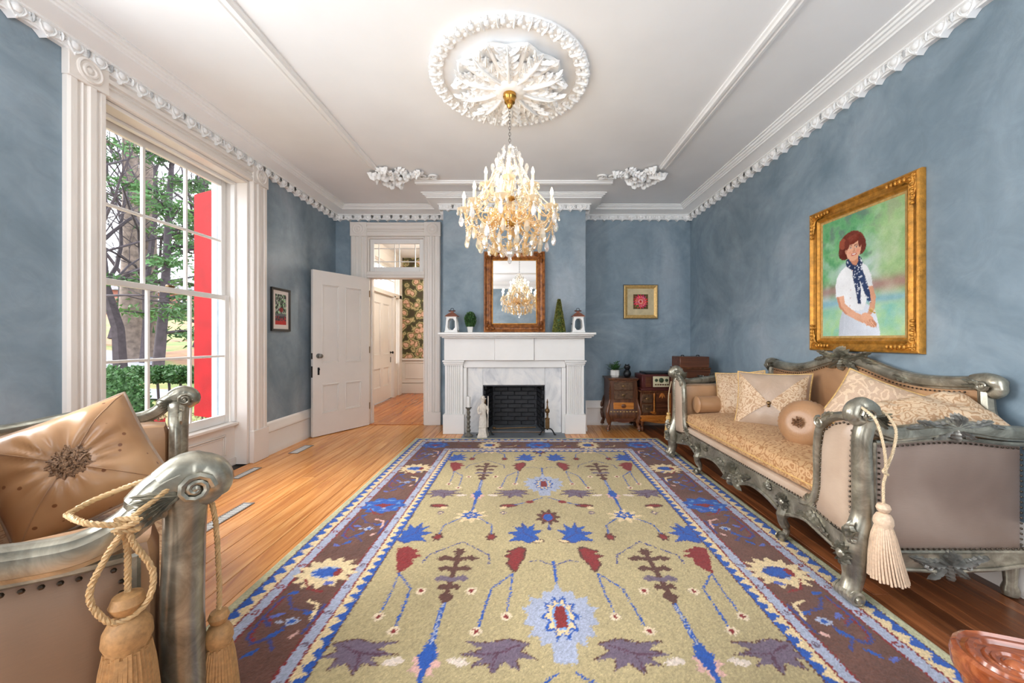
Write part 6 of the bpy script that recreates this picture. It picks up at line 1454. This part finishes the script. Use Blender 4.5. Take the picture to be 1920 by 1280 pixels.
# ================================================================== mahogany armchair, only one arm scroll in the frame
ac = thing('mahogany_armchair','polished red wood armchair with a scrolled arm at the lower right edge','chair',(1.315,0.505,0.0),R(-18))
pfr = [(1,0.35),(0.82,0.55),(0.55,0.42),(0.25,0.55),(-0.25,0.55),(-0.55,0.42),(-0.82,0.55),(-1,0.35),(-1,-0.35),(-0.8,-0.55),(0.8,-0.55),(1,-0.35)]
for s,nm in ((1,'far'),(-1,'near')):
    yy = 0.235*s; ctr = (-0.375,yy-s*0.062,0.602)
    path = smooth_path([(0.34,yy+s*0.01,0.560),(0.15,yy+s*0.012,0.572),(-0.10,yy+s*0.01,0.592),(-0.28,yy+s*0.006,0.606),(-0.375,yy+s*0.006,0.608)],6)
    path += [Vector((p.x,p.y,0.608+0.010*i/34)) for i,p in enumerate(spiral(ctr,(-1,0,0),(0,s,0),0.068,0.012,PI/2,-1.75,34))][1:]
    mb = MB(); rr_ = [0.034]*26+[0.032-0.020*k/(len(path)-26) for k in range(len(path)-26)]
    mb.tube(path,rr_,0,prof=[(1,0.2),(0.92,0.62),(0.66,0.80),(0.48,0.60),(0.26,0.62),(0.12,0.86),(-0.12,0.86),(-0.26,0.62),(-0.48,0.60),(-0.66,0.80),(-0.92,0.62),(-1,0.2),(-0.9,-0.7),(0.9,-0.7)],up=(0,0,1)); arm = mb.build('arm_rest', M_maho, ac, 25)
    mb = MB(); mb.sph((ctr[0],ctr[1],0.620),(0.020,0.020,0.018),14,8); mb.build('scroll_button', M_maho, arm)
    mb = MB(); mb.lathe([(0.072,-0.055),(0.078,-0.04),(0.074,-0.015),(0.05,-0.005),(0,-0.004)],24,T(ctr[0],ctr[1],0.606)); mb.build('scroll_block', M_maho, arm)
    mb = MB(); mb.tube(smooth_path([(-0.30,yy,0.58),(-0.26,yy,0.52),(-0.30,yy,0.44),(-0.28,yy,0.25),(-0.30,yy,0.02)],5),[0.03]*10+[0.026]*11,10); mb.build('leg', M_maho, ac)
    mb = MB(); mb.tube([(0.30,yy,0.0),(0.27,yy,0.42),(0.34,yy,0.62),(0.40,yy,1.0)],[0.022,0.026,0.026,0.02],10); mb.build('rear_leg', M_maho, ac)
MB().box(-0.32,0.30,-0.25,0.25,0.38,0.43,0.012).build('seat_frame', M_maho, ac)
mb = MB(); rbox(mb,-0.31,0.29,-0.235,0.235,0.425,0.50,0.03,0.02,9); mb.build('seat', M_dam, ac, 80)
mb = MB(); mb.tube(smooth_path([(0.40,-0.25,0.98),(0.41,0,1.06),(0.40,0.25,0.98)],6),0.03,8); mb.build('crest_rail', M_maho, ac)
mb = MB(); mb.box(0.335,0.365,-0.09,0.09,0.50,1.03,0.006); mb.build('back_splat', M_maho, ac)
# ================================================================== chandelier
def crystal(name, tint, a=0.42, b=0.33):
    t = NT(name); t.t.nodes.remove(t.b)
    tr = t.n('ShaderNodeBsdfTransparent'); tr.inputs[0].default_value = (*tint,1); gl = t.n('ShaderNodeBsdfGlossy'); gl.inputs['Roughness'].default_value = 0.04; gl.inputs['Color'].default_value = (1,1,1,1)
    tl = t.n('ShaderNodeBsdfTranslucent'); tl.inputs[0].default_value = (*tint,1); df = t.n('ShaderNodeBsdfDiffuse'); df.inputs[0].default_value = (*tint,1)
    m1 = t.n('ShaderNodeMixShader'); m2 = t.n('ShaderNodeMixShader'); m3 = t.n('ShaderNodeMixShader')
    m3.inputs[0].default_value = 0.5; t.l(tl.outputs[0],m3.inputs[1]); t.l(df.outputs[0],m3.inputs[2])
    m1.inputs[0].default_value = b/(1-a); t.l(m3.outputs[0],m1.inputs[1]); t.l(gl.outputs[0],m1.inputs[2])
    m2.inputs[0].default_value = a; t.l(m1.outputs[0],m2.inputs[1]); t.l(tr.outputs[0],m2.inputs[2]); t.l(m2.outputs[0],t.out.inputs[0]); return t.m
M_cry = crystal('clear_crystal',(0.97,0.97,0.97)); M_amb = crystal('amber_glow_crystal',(1.0,0.78,0.38),0.28,0.32); M_pink = crystal('champagne_crystal',(0.98,0.91,0.76),0.40,0.32)  # amber: golden glass plus the bulbs' warm light put into the tint
M_flame = emit('lit_bulb',(1.0,0.80,0.52),14.0)
M_sleeve = simple('candle_sleeve', L(240,226,200),0.5,var=0.03)
CZ = 1.93
ch = thing('crystal_chandelier','lit crystal chandelier with candle bulbs, amber arms and bead swags','chandelier',(MX,MY,CZ))
def Z(z): return z-CZ
MB().lathe([(0.0,Z(3.18)),(0.050,Z(3.178)),(0.052,Z(3.155)),(0.044,Z(3.145)),(0.040,Z(3.115)),(0.024,Z(3.100)),(0.022,Z(3.085)),(0.010,Z(3.07)),(0,Z(3.068))],24).build('canopy', M_brass, ch)
lk = None
for k in range(12):
    z = 3.062-0.0235*k
    if lk is None:
        mb = MB(); mb.tube([(0.008*math.cos(a),0,0.0155*math.sin(a)) for a in [2*PI*q/14 for q in range(14)]],0.0022,5,closed=True); lk = mb.build('chain_link', M_steel, ch); lk.matrix_local = T(0,0,Z(z))
    else: inst(lk,'chain_link',ch,T(0,0,Z(z)) @ RZ(PI/2*(k%2)))
MB().lathe([(0.004,Z(2.79)),(0.014,Z(2.775)),(0.006,Z(2.75)),(0.022,Z(2.72)),(0.008,Z(2.69)),(0.010,Z(2.66)),(0.03,Z(2.62)),(0.012,Z(2.57)),(0.012,Z(2.52)),(0.036,Z(2.47)),(0.014,Z(2.41)),(0.012,Z(2.36)),(0.044,Z(2.32)),(0.016,Z(2.27)),(0.014,Z(2.22)),(0.05,Z(2.19)),(0.03,Z(2.15)),(0.012,Z(2.12)),(0.012,Z(2.06)),(0.03,Z(2.03)),(0.008,Z(2.0))],24).build('glass_stem', M_pink, ch)
MB().lathe([(0.012,Z(2.22)),(0.055,Z(2.205)),(0.06,Z(2.19)),(0.05,Z(2.165)),(0.02,Z(2.15))],24).build('arm_hub', M_brass, ch)
MB().lathe([(0.012,Z(2.40)),(0.04,Z(2.39)),(0.042,Z(2.375)),(0.015,Z(2.36))],20).build('upper_hub', M_brass, ch)
MB().sph((0,0,Z(1.965)),0.036,12,8).build('bottom_ball', M_cry, ch, 15)
mb = MB(); mb.lathe([(0.0,0.0),(0.010,0.006),(0.017,0.026),(0.011,0.052),(0.003,0.068),(0,0.07)],6,T(0,0,-0.07)); mb.sph((0,0,0.005),0.006,6,4); DROP = mb.build('crystal_drop', M_cry, ch, 5); DROP.matrix_local = T(0,0,Z(1.95))
dropA = DROP.data.copy(); dropA.materials.clear(); dropA.materials.append(M_pink)
dropB = DROP.data.copy(); dropB.materials.clear(); dropB.materials.append(M_amb)
def drop(p, s=1.0, amb=0, par=ch, up=False):
    o = bpy.data.objects.new('crystal_drop',(DROP.data,dropA,dropB)[amb]); COL.objects.link(o); o.parent = par; o.matrix_local = T(*p) @ (RX(PI) if up else Matrix.Identity(4)) @ RZ(p[0]*40) @ Matrix.Diagonal((s,s,s*1.05,1))
    return o
def garland(a, b, sag, r, step, out=0.0):
    a,b = Vector(a),Vector(b); mb = MB(); ln = (b-a).length+sag*0.8; n = max(4,int(ln/step))
    for k in range(n+1):
        f = k/n; p = a+(b-a)*f; h = 4*f*(1-f); q = Vector((p.x,p.y,0)); q = q.normalized() if q.length > 1e-5 else Vector((0,0,0)); p = p+Vector((0,0,-sag*h))+q*out*h; mb.sph(tuple(p),r*(0.8+0.35*h),6,4)
    return mb
def ring(n, R_, z, bulbz, rise, hub, hubz, nm, mat, dn, off=0.0):
    arm0 = bob0 = slv0 = blb0 = None
    for i in range(n):
        m = RZ(2*PI*(i+off)/n)
        if arm0 is None:
            mb = MB(); P = smooth_path([(hub,0,hubz),(hub+(R_-hub)*0.28,0,hubz+0.035),(hub+(R_-hub)*0.55,0,z-rise),(hub+(R_-hub)*0.85,0,z-rise*0.85),(R_,0,z)],7); mb.tube(P,0.0085,8); 
            mb.tube(spiral((hub+(R_-hub)*0.45,0,z-rise*0.2),(1,0,0),(0,0,1),0.035,0.008,-PI/2,1.2,16),0.005,6); arm0 = mb.build(nm, mat, ch); a_ = arm0
            mb = MB(); mb.lathe([(0.010,-0.012),(0.022,-0.004),(0.044,0.008),(0.050,0.016),(0.046,0.014),(0.020,0.006),(0.014,0.022),(0.012,0.03)],20,T(R_,0,z),lobes=10,la=0.06); bob0 = mb.build('drip_dish', M_pink, a_)
            mb = MB(); mb.lathe([(0.0115,0),(0.0115,bulbz-z-0.036),(0.008,bulbz-z-0.033),(0,bulbz-z-0.033)],12,T(R_,0,z+0.01)); slv0 = mb.build('candle_sleeve', M_sleeve, a_)
            mb = MB(); mb.lathe([(0.004,-0.026),(0.010,-0.016),(0.0125,-0.004),(0.009,0.014),(0.003,0.032),(0,0.036)],10,T(R_,0,bulbz)); blb0 = mb.build('candle_bulb', M_flame, a_)
        else:
            a_ = inst(arm0,nm,ch)
            for s_,nn in ((bob0,'drip_dish'),(slv0,'candle_sleeve'),(blb0,'candle_bulb')): inst(s_,nn,a_)
        a_.matrix_local = m
        for k in range(dn):
            a2 = 2*PI*k/dn; p = (R_+0.046*math.cos(a2),0.046*math.sin(a2),z+0.008); o = drop(p,0.62,1,a_)
        q = (m @ Vector((R_,0,0)))
        pl = bpy.data.lights.new('bulb_light','POINT'); pl.energy = BULB_W; pl.color = (1.0,0.80,0.58); pl.shadow_soft_size = 0.02; po = bpy.data.objects.new('bulb_light',pl); COL.objects.link(po); po.parent = ch; po.location = (q.x,q.y,bulbz+0.055)
BULB_W = 0.24
ring(10,0.345,Z(2.265),Z(2.375),0.115,0.05,Z(2.185),'lower_arm',M_amb,6,0.3)
ring(5,0.185,Z(2.455),Z(2.565),0.075,0.035,Z(2.38),'upper_arm',M_pink,5,0.75)
def spin(mb, n, nm, mat, off=0.0):
    o = mb.build(nm, mat, ch, 80); o.matrix_local = RZ(2*PI*off/n); tag(o,kind='stuff')
    for i in range(1,n): tag(inst(o,nm,ch,RZ(2*PI*(i+off)/n)),kind='stuff')
def cyl(R_,a,z): return (R_*math.cos(a),R_*math.sin(a),z)
st = 2*PI/10
spin(garland(cyl(0.06,0,Z(2.70)),cyl(0.33,0,Z(2.285)),0.05,0.0066,0.0135),10,'bead_garland',M_pink,0.3)
spin(garland(cyl(0.335,0,Z(2.25)),cyl(0.335,st,Z(2.25)),0.075,0.0066,0.0135,0.02),10,'bead_swag',M_amb,0.3)
spin(garland(cyl(0.335,0,Z(2.245)),cyl(0.335,st,Z(2.245)),0.15,0.0060,0.0135,0.01),10,'bead_swag',M_amb,0.3)
spin(garland(cyl(0.27,0,Z(2.15)),cyl(0.03,0,Z(1.985)),0.055,0.0066,0.0140,0.03),12,'bead_basket',M_cry)
spin(garland(cyl(0.25,0,Z(2.14)),cyl(0.25,2*PI/12,Z(2.14)),0.07,0.0060,0.0135),12,'bead_swag',M_amb,0.5)
spin(garland(cyl(0.10,0,Z(2.30)),cyl(0.24,0.2,Z(2.16)),0.04,0.0066,0.0135),14,'bead_garland',M_amb)
spin(garland(cyl(0.045,0,Z(2.76)),cyl(0.175,0,Z(2.475)),0.03,0.0058,0.0125),10,'bead_garland',M_cry,0.25)
spin(garland(cyl(0.18,0,Z(2.44)),cyl(0.18,2*PI/5,Z(2.44)),0.06,0.0060,0.0135,0.015),5,'bead_swag',M_pink,0.75)
spin(garland(cyl(0.175,0,Z(2.43)),cyl(0.33,0.3,Z(2.28)),0.04,0.0060,0.0135),10,'bead_garland',M_amb,0.1)
rq = random.Random(19)
for i in range(10):
    a = st*(i+0.3); drop(cyl(0.27,a,Z(2.155)),1.35,1); drop(cyl(0.335,a+st/2,Z(2.10)),1.25,1 if i%3 else 0); drop(cyl(0.20,a+st*0.25,Z(2.10)),1.3,2); drop(cyl(0.365,a,Z(2.235)),1.25,0)
for i in range(12):
    a = 2*PI*i/12; drop(cyl(0.24,a+0.26,Z(2.065)),1.2,1); drop(cyl(0.13,a,Z(2.035)),1.15,2)
for i in range(14):
    a = 2*PI*i/14; drop(cyl(0.12,a,Z(2.30)),1.1,2); drop(cyl(0.16,a+0.2,Z(2.24)),1.1,2)
for i in range(10): a = 2*PI*i/10; drop(cyl(0.115,a,Z(2.55)),1.0,0); drop(cyl(0.20,a+0.3,Z(2.42)),1.1,1); drop(cyl(0.24,a,Z(2.38)),0.9,0)
for i in range(8): a = 2*PI*i/8; drop(cyl(0.13,a,Z(2.58)),1.0,0,up=True); drop(cyl(0.085,a+0.3,Z(2.66)),0.9,0,up=True); drop(cyl(0.07,a,Z(2.64)),0.9,0)
# crystal flowers in the crown
fl_ = None
for i,(R_,z,n) in enumerate(((0.055,2.755,5),(0.095,2.665,7),(0.13,2.56,8))):
    for k in range(n):
        a = 2*PI*k/n+i*0.5; p = cyl(R_,a,Z(z)); m = AIM(p,(math.cos(a),math.sin(a),0.35))
        if fl_ is None:
            mb = MB()
            for q in range(8): mb.leaf(RZ(2*PI*q/8),0.026,0.014,0.005,2)
            mb.sph((0,0,0.004),(0.006,0.006,0.005),7,5); fl_ = mb.build('crystal_flower', M_cry, ch, 20); fl_.matrix_local = m
        else: inst(fl_,'crystal_flower',ch,m)
# ================================================================== rug (pattern sampled per tuft)
RX0,RX1,RY0,RY1 = -1.445,1.745,0.72,5.02; CXR = 0.165
OL=(180,163,122); BR=(106,72,61); BL=(42,86,166); NB=(64,70,128); LB=(166,172,192); CR=(222,198,154); RD=(132,42,42); BG=(186,182,146); PU=(112,96,112); PK=(214,170,160); DB=(92,58,48)
cv = Canvas(RX0,RX1,RY0,RY1,0.0062,OL,0.0032,2)
X,Y = cv.SX,cv.SY
def edge_d(): return np.minimum(np.minimum(X-RX0,RX1-X),np.minimum(Y-RY0,RY1-Y))
E = edge_d(); side = np.minimum(X-RX0,RX1-X) <= np.minimum(Y-RY0,RY1-Y); along = np.where(side,Y,X)
n_ = fbm(X,Y,2.0,51); n2_ = fbm(X,Y,9,52)
cv.C[:] = np.array(OL)*(0.93+0.14*n_)[...,None]
def zig(d, lo, hi, per, ca, cb):
    t_ = np.abs(((along/per)%1)-0.5)*2; m = (E >= lo)&(E < hi); k = (E-lo)/(hi-lo) < 0.18+0.64*t_ ; cv.C[m&k] = ca; cv.C[m&~k] = cb
def band(lo, hi, c): cv.C[(E >= lo)&(E < hi)] = c
m = E < 0.055; cv.C[m] = np.array(BG)*(0.9+0.2*n2_[m])[...,None]
zig(E,0.055,0.130,0.085,BL,CR); band(0.052,0.058,DB); band(0.130,0.140,RD); band(0.140,0.192,LB); band(0.192,0.202,RD)
m = (E >= 0.202)&(E < 0.478); cv.C[m] = (np.array(BR)*(0.86+0.28*n2_[m])[...,None])
band(0.478,0.488,RD); band(0.488,0.536,LB); band(0.536,0.546,RD); zig(E,0.546,0.612,0.070,CR,BL); band(0.610,0.616,DB)
for lo,c in ((0.166,RD),(0.512,PU)):                     # little dots along the pale guard stripes
    k = ((along/0.19)%1); m = (np.hypot((k-0.5)*0.19,E-lo) < 0.016)&(np.hypot((k-0.5)*0.19,E-lo) > 0.007); cv.C[m] = c
def serr(cx, cy, rx, ry, col, n=14, amp=0.16, rot=0): cv.ell(cx,cy,rx,ry,col,rot,n,amp)
def creamflower(cx, cy, hz):
    rx,ry = (0.125,0.15) if hz else (0.15,0.125)
    serr(cx,cy,rx,ry,CR,13,0.20); cv.ell(cx,cy,rx*0.55,ry*0.42,LB if cx < 0 else NB); serr(cx,cy,rx*0.48,ry*0.34,BL,8,0.25); cv.ell(cx+rx*0.42,cy,rx*0.14,ry*0.30,RD)
def bluepalm(cx, cy, hz, s):
    serr(cx,cy,0.155,0.13,BL,9,0.14); cv.ell(cx,cy,0.125,0.10,(92,140,196)); serr(cx,cy,0.115,0.09,BL,7,0.2); cv.poly([(cx-0.09*s,cy-0.01),(cx-0.02*s,cy+0.028),(cx+0.10*s,cy+0.012),(cx+0.05*s,cy-0.008),(cx+0.0*s,cy-0.045),(cx-0.03*s,cy-0.012)],RD)
rq = random.Random(6)
for s,bx in ((1,RX0+0.34),(-1,RX1-0.34)):
    for k,yy in enumerate((4.68,3.83,2.98,2.12,1.27)):
        (bluepalm if k%2 == 0 else creamflower)(bx,yy,False,*((s,) if k%2 == 0 else ()))
        for q in (-1,1):     # vines and buds between the flowers
            y1 = yy-0.43*0.5+q*0.07; cv.line([(bx-0.08*s,y1+0.08),(bx-0.02*s,y1),(bx+0.06*s,y1-0.02)],0.012,NB if q < 0 else RD)
            cv.ell(bx+q*0.06*s,y1+q*0.05,0.03,0.014,(92,104,176),rq.uniform(-0.8,0.8)); cv.ell(bx-q*0.08*s,y1-0.03,0.026,0.012,BL,rq.uniform(-0.8,0.8)); cv.ell(bx+0.02*q,y1+0.09*q,0.016,0.010,LB)
        ym = yy-0.43
        cv.ell(bx+0.035*s,ym+0.06,0.030,0.024,LB,0,7,0.25); cv.ell(bx+0.035*s,ym+0.06,0.017,0.014,BL); cv.line([(bx+0.02*s,ym+0.03),(bx-0.01*s,ym-0.04),(bx+0.05*s,ym-0.10)],0.012,NB)
        cv.line([(bx-0.115*s,ym+0.10),(bx-0.10*s,ym-0.03),(bx-0.055*s,ym-0.07),(bx-0.02*s,ym-0.045)],0.020,NB); cv.line([(bx-0.108*s,ym+0.09),(bx-0.094*s,ym-0.025),(bx-0.055*s,ym-0.058)],0.008,RD); cv.ell(bx+0.005*s,ym-0.015,0.034,0.012,BL,0.8*s)
        cv.ell(bx-0.03*s,ym-0.12,0.034,0.011,BL,0.9*s); cv.ell(bx-0.085*s,ym-0.15,0.030,0.010,(92,104,176),-0.5*s); cv.ell(bx+0.09*s,ym-0.02,0.022,0.010,PK,0.9*s)
        cv.line([(bx+0.115*s,yy-0.36),(bx+0.095*s,yy-0.26),(bx+0.03*s,yy-0.235)],0.016,CR if k%2 else PK); cv.line([(bx+0.125*s,yy-0.44),(bx+0.125*s,yy-0.26)],0.014,NB); cv.line([(bx-0.11*s,yy-0.20),(bx-0.118*s,yy-0.34),(bx-0.05*s,yy-0.40)],0.012,NB); cv.line([(bx-0.10*s,yy-0.20),(bx-0.105*s,yy-0.33),(bx-0.05*s,yy-0.385)],0.007,RD)
for by in (RY1-0.34,RY0+0.34):
    for k,xx in enumerate((-0.44,0.165,0.77)):
        (creamflower if k != 1 else bluepalm)(xx,by,True,*((1,) if k == 1 else ()))
        for q in (-1,1): cv.ell(xx+q*0.24,by+0.04*q,0.03,0.014,NB,0.5*q); cv.line([(xx+q*0.20,by-0.08),(xx+q*0.30,by-0.06),(xx+q*0.33,by)],0.012,CR if q>0 else RD)
# ---- field, mirrored about the long axis
def mir(f):
    for s in (1,-1): f(lambda x: CXR+s*x, s)
def leaf3(cx, cy, s, w, h, col, vein, up=1):
    """big ragged three lobed leaf"""
    P = [(-0.5,-0.35),(-0.15,-0.5),(0.1,-0.38),(0.5,-0.42),(0.22,-0.18),(0.55,-0.02),(0.18,0.05),(0.35,0.30),(0.10,0.22),(0.05,0.52),(-0.12,0.20),(-0.35,0.42),(-0.30,0.08),(-0.62,0.12),(-0.36,-0.12)]
    cv.poly([(cx+s*a*w*1.08,cy+up*b*h*1.08) for a,b in P],DB if col != BL else NB); cv.poly([(cx+s*a*w,cy+up*b*h) for a,b in P],col)
    cv.line([(cx-s*0.35*w,cy-up*0.3*h),(cx,cy-up*0.05*h),(cx+s*0.05*w,cy+up*0.4*h)],0.009,vein); cv.line([(cx,cy-up*0.05*h),(cx+s*0.4*w,cy-up*0.05*h)],0.009,vein)
def repeat(y0):
    # big pale palmette
    c = CXR; yy = y0
    P0 = [(0,0.27),(0.03,0.19),(0.075,0.20),(0.085,0.14),(0.15,0.16),(0.135,0.10),(0.185,0.075),(0.15,0.03),(0.175,-0.03),(0.125,-0.04),(0.15,-0.10),(0.10,-0.10),(0.10,-0.16),(0.055,-0.13),(0.045,-0.24)]
    cv.poly([(c+a,yy+b) for a,b in P0]+[(c-a,yy+b) for a,b in P0[::-1]],LB)
    serr(c,yy+0.02,0.075,0.125,BL,10,0.22); serr(c,yy+0.02,0.060,0.105,CR,10,0.22); cv.ell(c,yy+0.02,0.042,0.085,(120,160,210)); cv.poly([(c-0.026,yy-0.05),(c+0.026,yy-0.05),(c+0.03,yy+0.02),(c+0.022,yy+0.09),(c-0.022,yy+0.09),(c-0.03,yy+0.02)],RD)
    cv.line([(c,yy+0.27),(c,yy+0.46)],0.014,BL)
    # small dark flower with blue heart above
    yf = yy+1.02; serr(c,yf,0.075,0.10,DB,9,0.28); cv.ell(c,yf,0.046,0.065,RD); cv.ell(c,yf-0.005,0.034,0.055,BL); cv.line([(c,yf-0.09),(c,yf-0.16)],0.012,BL); cv.ell(c,yf-0.17,0.018,0.022,NB)
    def half(x, s):
        cv.line([(x(0.0),yy+0.42),(x(-0.08),yy+0.47),(x(-0.15),yy+0.46)],0.007,NB)
        leaf3(x(-0.175),yy+0.80,-s,0.20,0.26,BL,NB); cv.ell(x(-0.08),yy+0.685,0.04,0.020,DB,0.3*s); cv.ell(x(-0.08),yy+0.687,0.033,0.014,CR,0.3*s)
        P = [(-0.155,0.60),(-0.19,0.63),(-0.23,0.60),(-0.29,0.57),(-0.25,0.55),(-0.31,0.52),(-0.26,0.49),(-0.28,0.44),(-0.24,0.37),(-0.215,0.35),(-0.20,0.42),(-0.165,0.50)]
        cv.poly([(x(a*1.0),yy+b) for a,b in P],DB); cv.poly([(x(-0.225+(a+0.225)*0.8),yy+0.50+(b-0.50)*0.86) for a,b in P],RD)
        # twin stems with dots
        cv.line([(x(-0.235),yy+0.35),(x(-0.24),yy+0.20),(x(-0.255),yy+0.05)],0.008,BL); cv.line([(x(-0.235),yy+0.35),(x(-0.34),yy+0.22),(x(-0.36),yy+0.08),(x(-0.375),yy-0.05)],0.009,BL)
        for dx,dy in ((-0.255,0.02),(-0.385,-0.07),(-0.445,0.20)): cv.ell(x(dx),yy+dy,0.026,0.026,(226,206,176),0,8,0.1); cv.ell(x(dx),yy+dy,0.012,0.014,RD)
        # tree motif
        t0 = x(-0.565); cv.line([(t0,yy+0.56),(t0,yy+0.16)],0.030,DB); cv.ell(t0,yy+0.565,0.035,0.035,DB,0,6,0.3)
        for dy,wd in ((0.48,0.13),(0.38,0.10),(0.29,0.095),(0.22,0.06)):
            for q in (-1,1): cv.poly([(t0,yy+dy+0.016),(t0+q*wd*0.6,yy+dy+0.045),(t0+q*wd,yy+dy+0.014),(t0+q*wd*0.75,yy+dy-0.012),(t0+q*wd*0.45,yy+dy-0.002),(t0,yy+dy-0.016)],PU if dy in (0.47,0.29) else DB)
        cv.poly([(t0-0.042,yy+0.16),(t0,yy+0.09),(t0+0.042,yy+0.16),(t0,yy+0.20)],DB); cv.line([(t0,yy+0.10),(t0,yy-0.40)],0.022,BL); cv.line([(t0,yy+0.10),(t0,yy-0.14)],0.007,LB); serr(t0,yy-0.20,0.035,0.06,BL,6,0.2)
        cv.line([(t0-0.20,yy+0.44),(t0-0.18,yy+0.53),(t0,yy+0.68),(t0+0.18,yy+0.53),(t0+0.19,yy+0.44)],0.008,NB)
        # flower on top of the tree line, diamonds
        cv.line([(t0,yy-0.40+1.62),(t0,yy+1.08)],0.016,BL); serr(t0,yy+1.04,0.10,0.085,CR,9,0.35); cv.ell(t0,yy+1.05,0.062,0.05,BL,0,7,0.3); cv.ell(t0,yy+1.05,0.03,0.022,CR); cv.ell(t0,yy+1.05,0.018,0.014,BL)
        for q in (-1,1):
            cv.line([(t0+q*0.07,yy+1.0),(t0+q*0.165,yy+0.90),(t0+q*0.175,yy+0.78)],0.009,BL); cv.ell(t0+q*0.175,yy+0.74,0.034,0.045,DB,0,6,0.25); cv.ell(t0+q*0.175,yy+0.74,0.022,0.03,RD)
            cv.poly([(t0+q*0.235-0.03,yy+1.09),(t0+q*0.235,yy+1.055),(t0+q*0.235+0.03,yy+1.09),(t0+q*0.235,yy+1.125)],PU); cv.ell(t0+q*0.235,yy+1.09,0.013,0.013,CR)
            cv.ell(t0+q*0.27,yy+1.21,0.075,0.032,DB,0.1*q); cv.ell(t0+q*0.27,yy+1.21,0.055,0.02,RD,0.1*q); cv.ell(t0+q*0.23,yy+1.175,0.03,0.022,CR)
            leaf3(t0+q*0.28,yy+1.44,q*-1,0.27,0.17,PU,(92,60,76),-1); cv.ell(t0+q*0.13,yy+1.41,0.045,0.018,(220,204,190),-0.2*q)
        serr(t0,yy+1.40,0.05,0.06,PK,7,0.3); cv.line([(x(-0.03),yy+1.36),(x(-0.16),yy+1.27),(x(-0.26),yy+1.22)],0.009,BL); cv.ell(x(-0.13),yy+1.28,0.034,0.026,RD,0.4*s)
        # edge motifs cut by the border
        leaf3(x(-0.90),yy+0.80,s,0.20,0.26,BL,NB)
        P = [(-0.955,0.60),(-0.90,0.63),(-0.86,0.60),(-0.80,0.57),(-0.84,0.55),(-0.78,0.52),(-0.83,0.49),(-0.81,0.44),(-0.85,0.37),(-0.875,0.35),(-0.90,0.42),(-0.93,0.50)]
        cv.poly([(x(a),yy+b) for a,b in P],RD); cv.line([(x(-0.865),yy+0.35),(x(-0.85),yy+0.20),(x(-0.85),yy+0.05)],0.008,BL); cv.line([(x(-0.865),yy+0.35),(x(-0.76),yy+0.22),(x(-0.75),yy-0.05)],0.009,BL)
        for dx,dy in ((-0.85,0.02),(-0.75,-0.07),(-0.70,0.20)): cv.ell(x(dx),yy+dy,0.026,0.026,(226,206,176),0,8,0.1); cv.ell(x(dx),yy+dy,0.012,0.014,RD)
    mir(half)
saved = cv.C.copy(); brd = E < 0.616
for y0 in (0.12,1.76,3.40,5.04): repeat(y0)
cv.C[brd] = saved[brd]
cv.C *= (1+cv.r.normal(0,0.055,cv.X.shape))[...,None]; cv.C *= (0.93+0.14*fbm(cv.X,cv.Y,1.3,77))[...,None]
Zr = 0.0095+0.0016*(fbm(cv.X,cv.Y,60,55)-0.5)*2+cv.r.normal(0,0.0009,cv.X.shape); eg = np.minimum(np.minimum(cv.X-RX0,RX1-cv.X),np.minimum(cv.Y-RY0,RY1-cv.Y)); Zr *= np.clip(eg/0.012,0.12,1)
ny,nx = cv.X.shape; idx = np.arange(nx*ny).reshape(ny,nx); F = np.stack([idx[:-1,:-1].ravel(),idx[:-1,1:].ravel(),idx[1:,1:].ravel(),idx[1:,:-1].ravel()],1)
M_rug = vcol('wool_pile',0.95,0.55,260,0.16,420,0.12)
rg = thing('area_rug','large olive wool rug with brown floral border and blue leaf motifs','rug',(CXR,2.87,0.0))
o = color_mesh('pile', np.stack([cv.X.ravel()-CXR,cv.Y.ravel()-2.87,Zr.ravel()],1), F, cv.C.reshape(-1,3), M_rug, rg)
mb = MB(); rq = random.Random(1)
for k in range(560):
    x = RX0+(RX1-RX0)*k/559-CXR; y = RY1-2.87; l_ = rq.uniform(0.018,0.036); dx = rq.gauss(0,0.006)
    i = len(mb.v); mb.v += [(x-0.0022,y-0.004,0.003),(x+0.0022,y-0.004,0.003),(x+dx+0.001,y+l_,0.0015),(x+dx-0.001,y+l_,0.0015),(x-0.0022,y-0.004,0.006),(x+0.0022,y-0.004,0.006)]; mb.f += [(i,i+1,i+2,i+3),(i+4,i+5,i+2,i+3)]
tag(mb.build('fringe', simple('cotton_fringe', L(222,214,198),0.9), rg, recalc=False, smooth=False), kind='stuff')
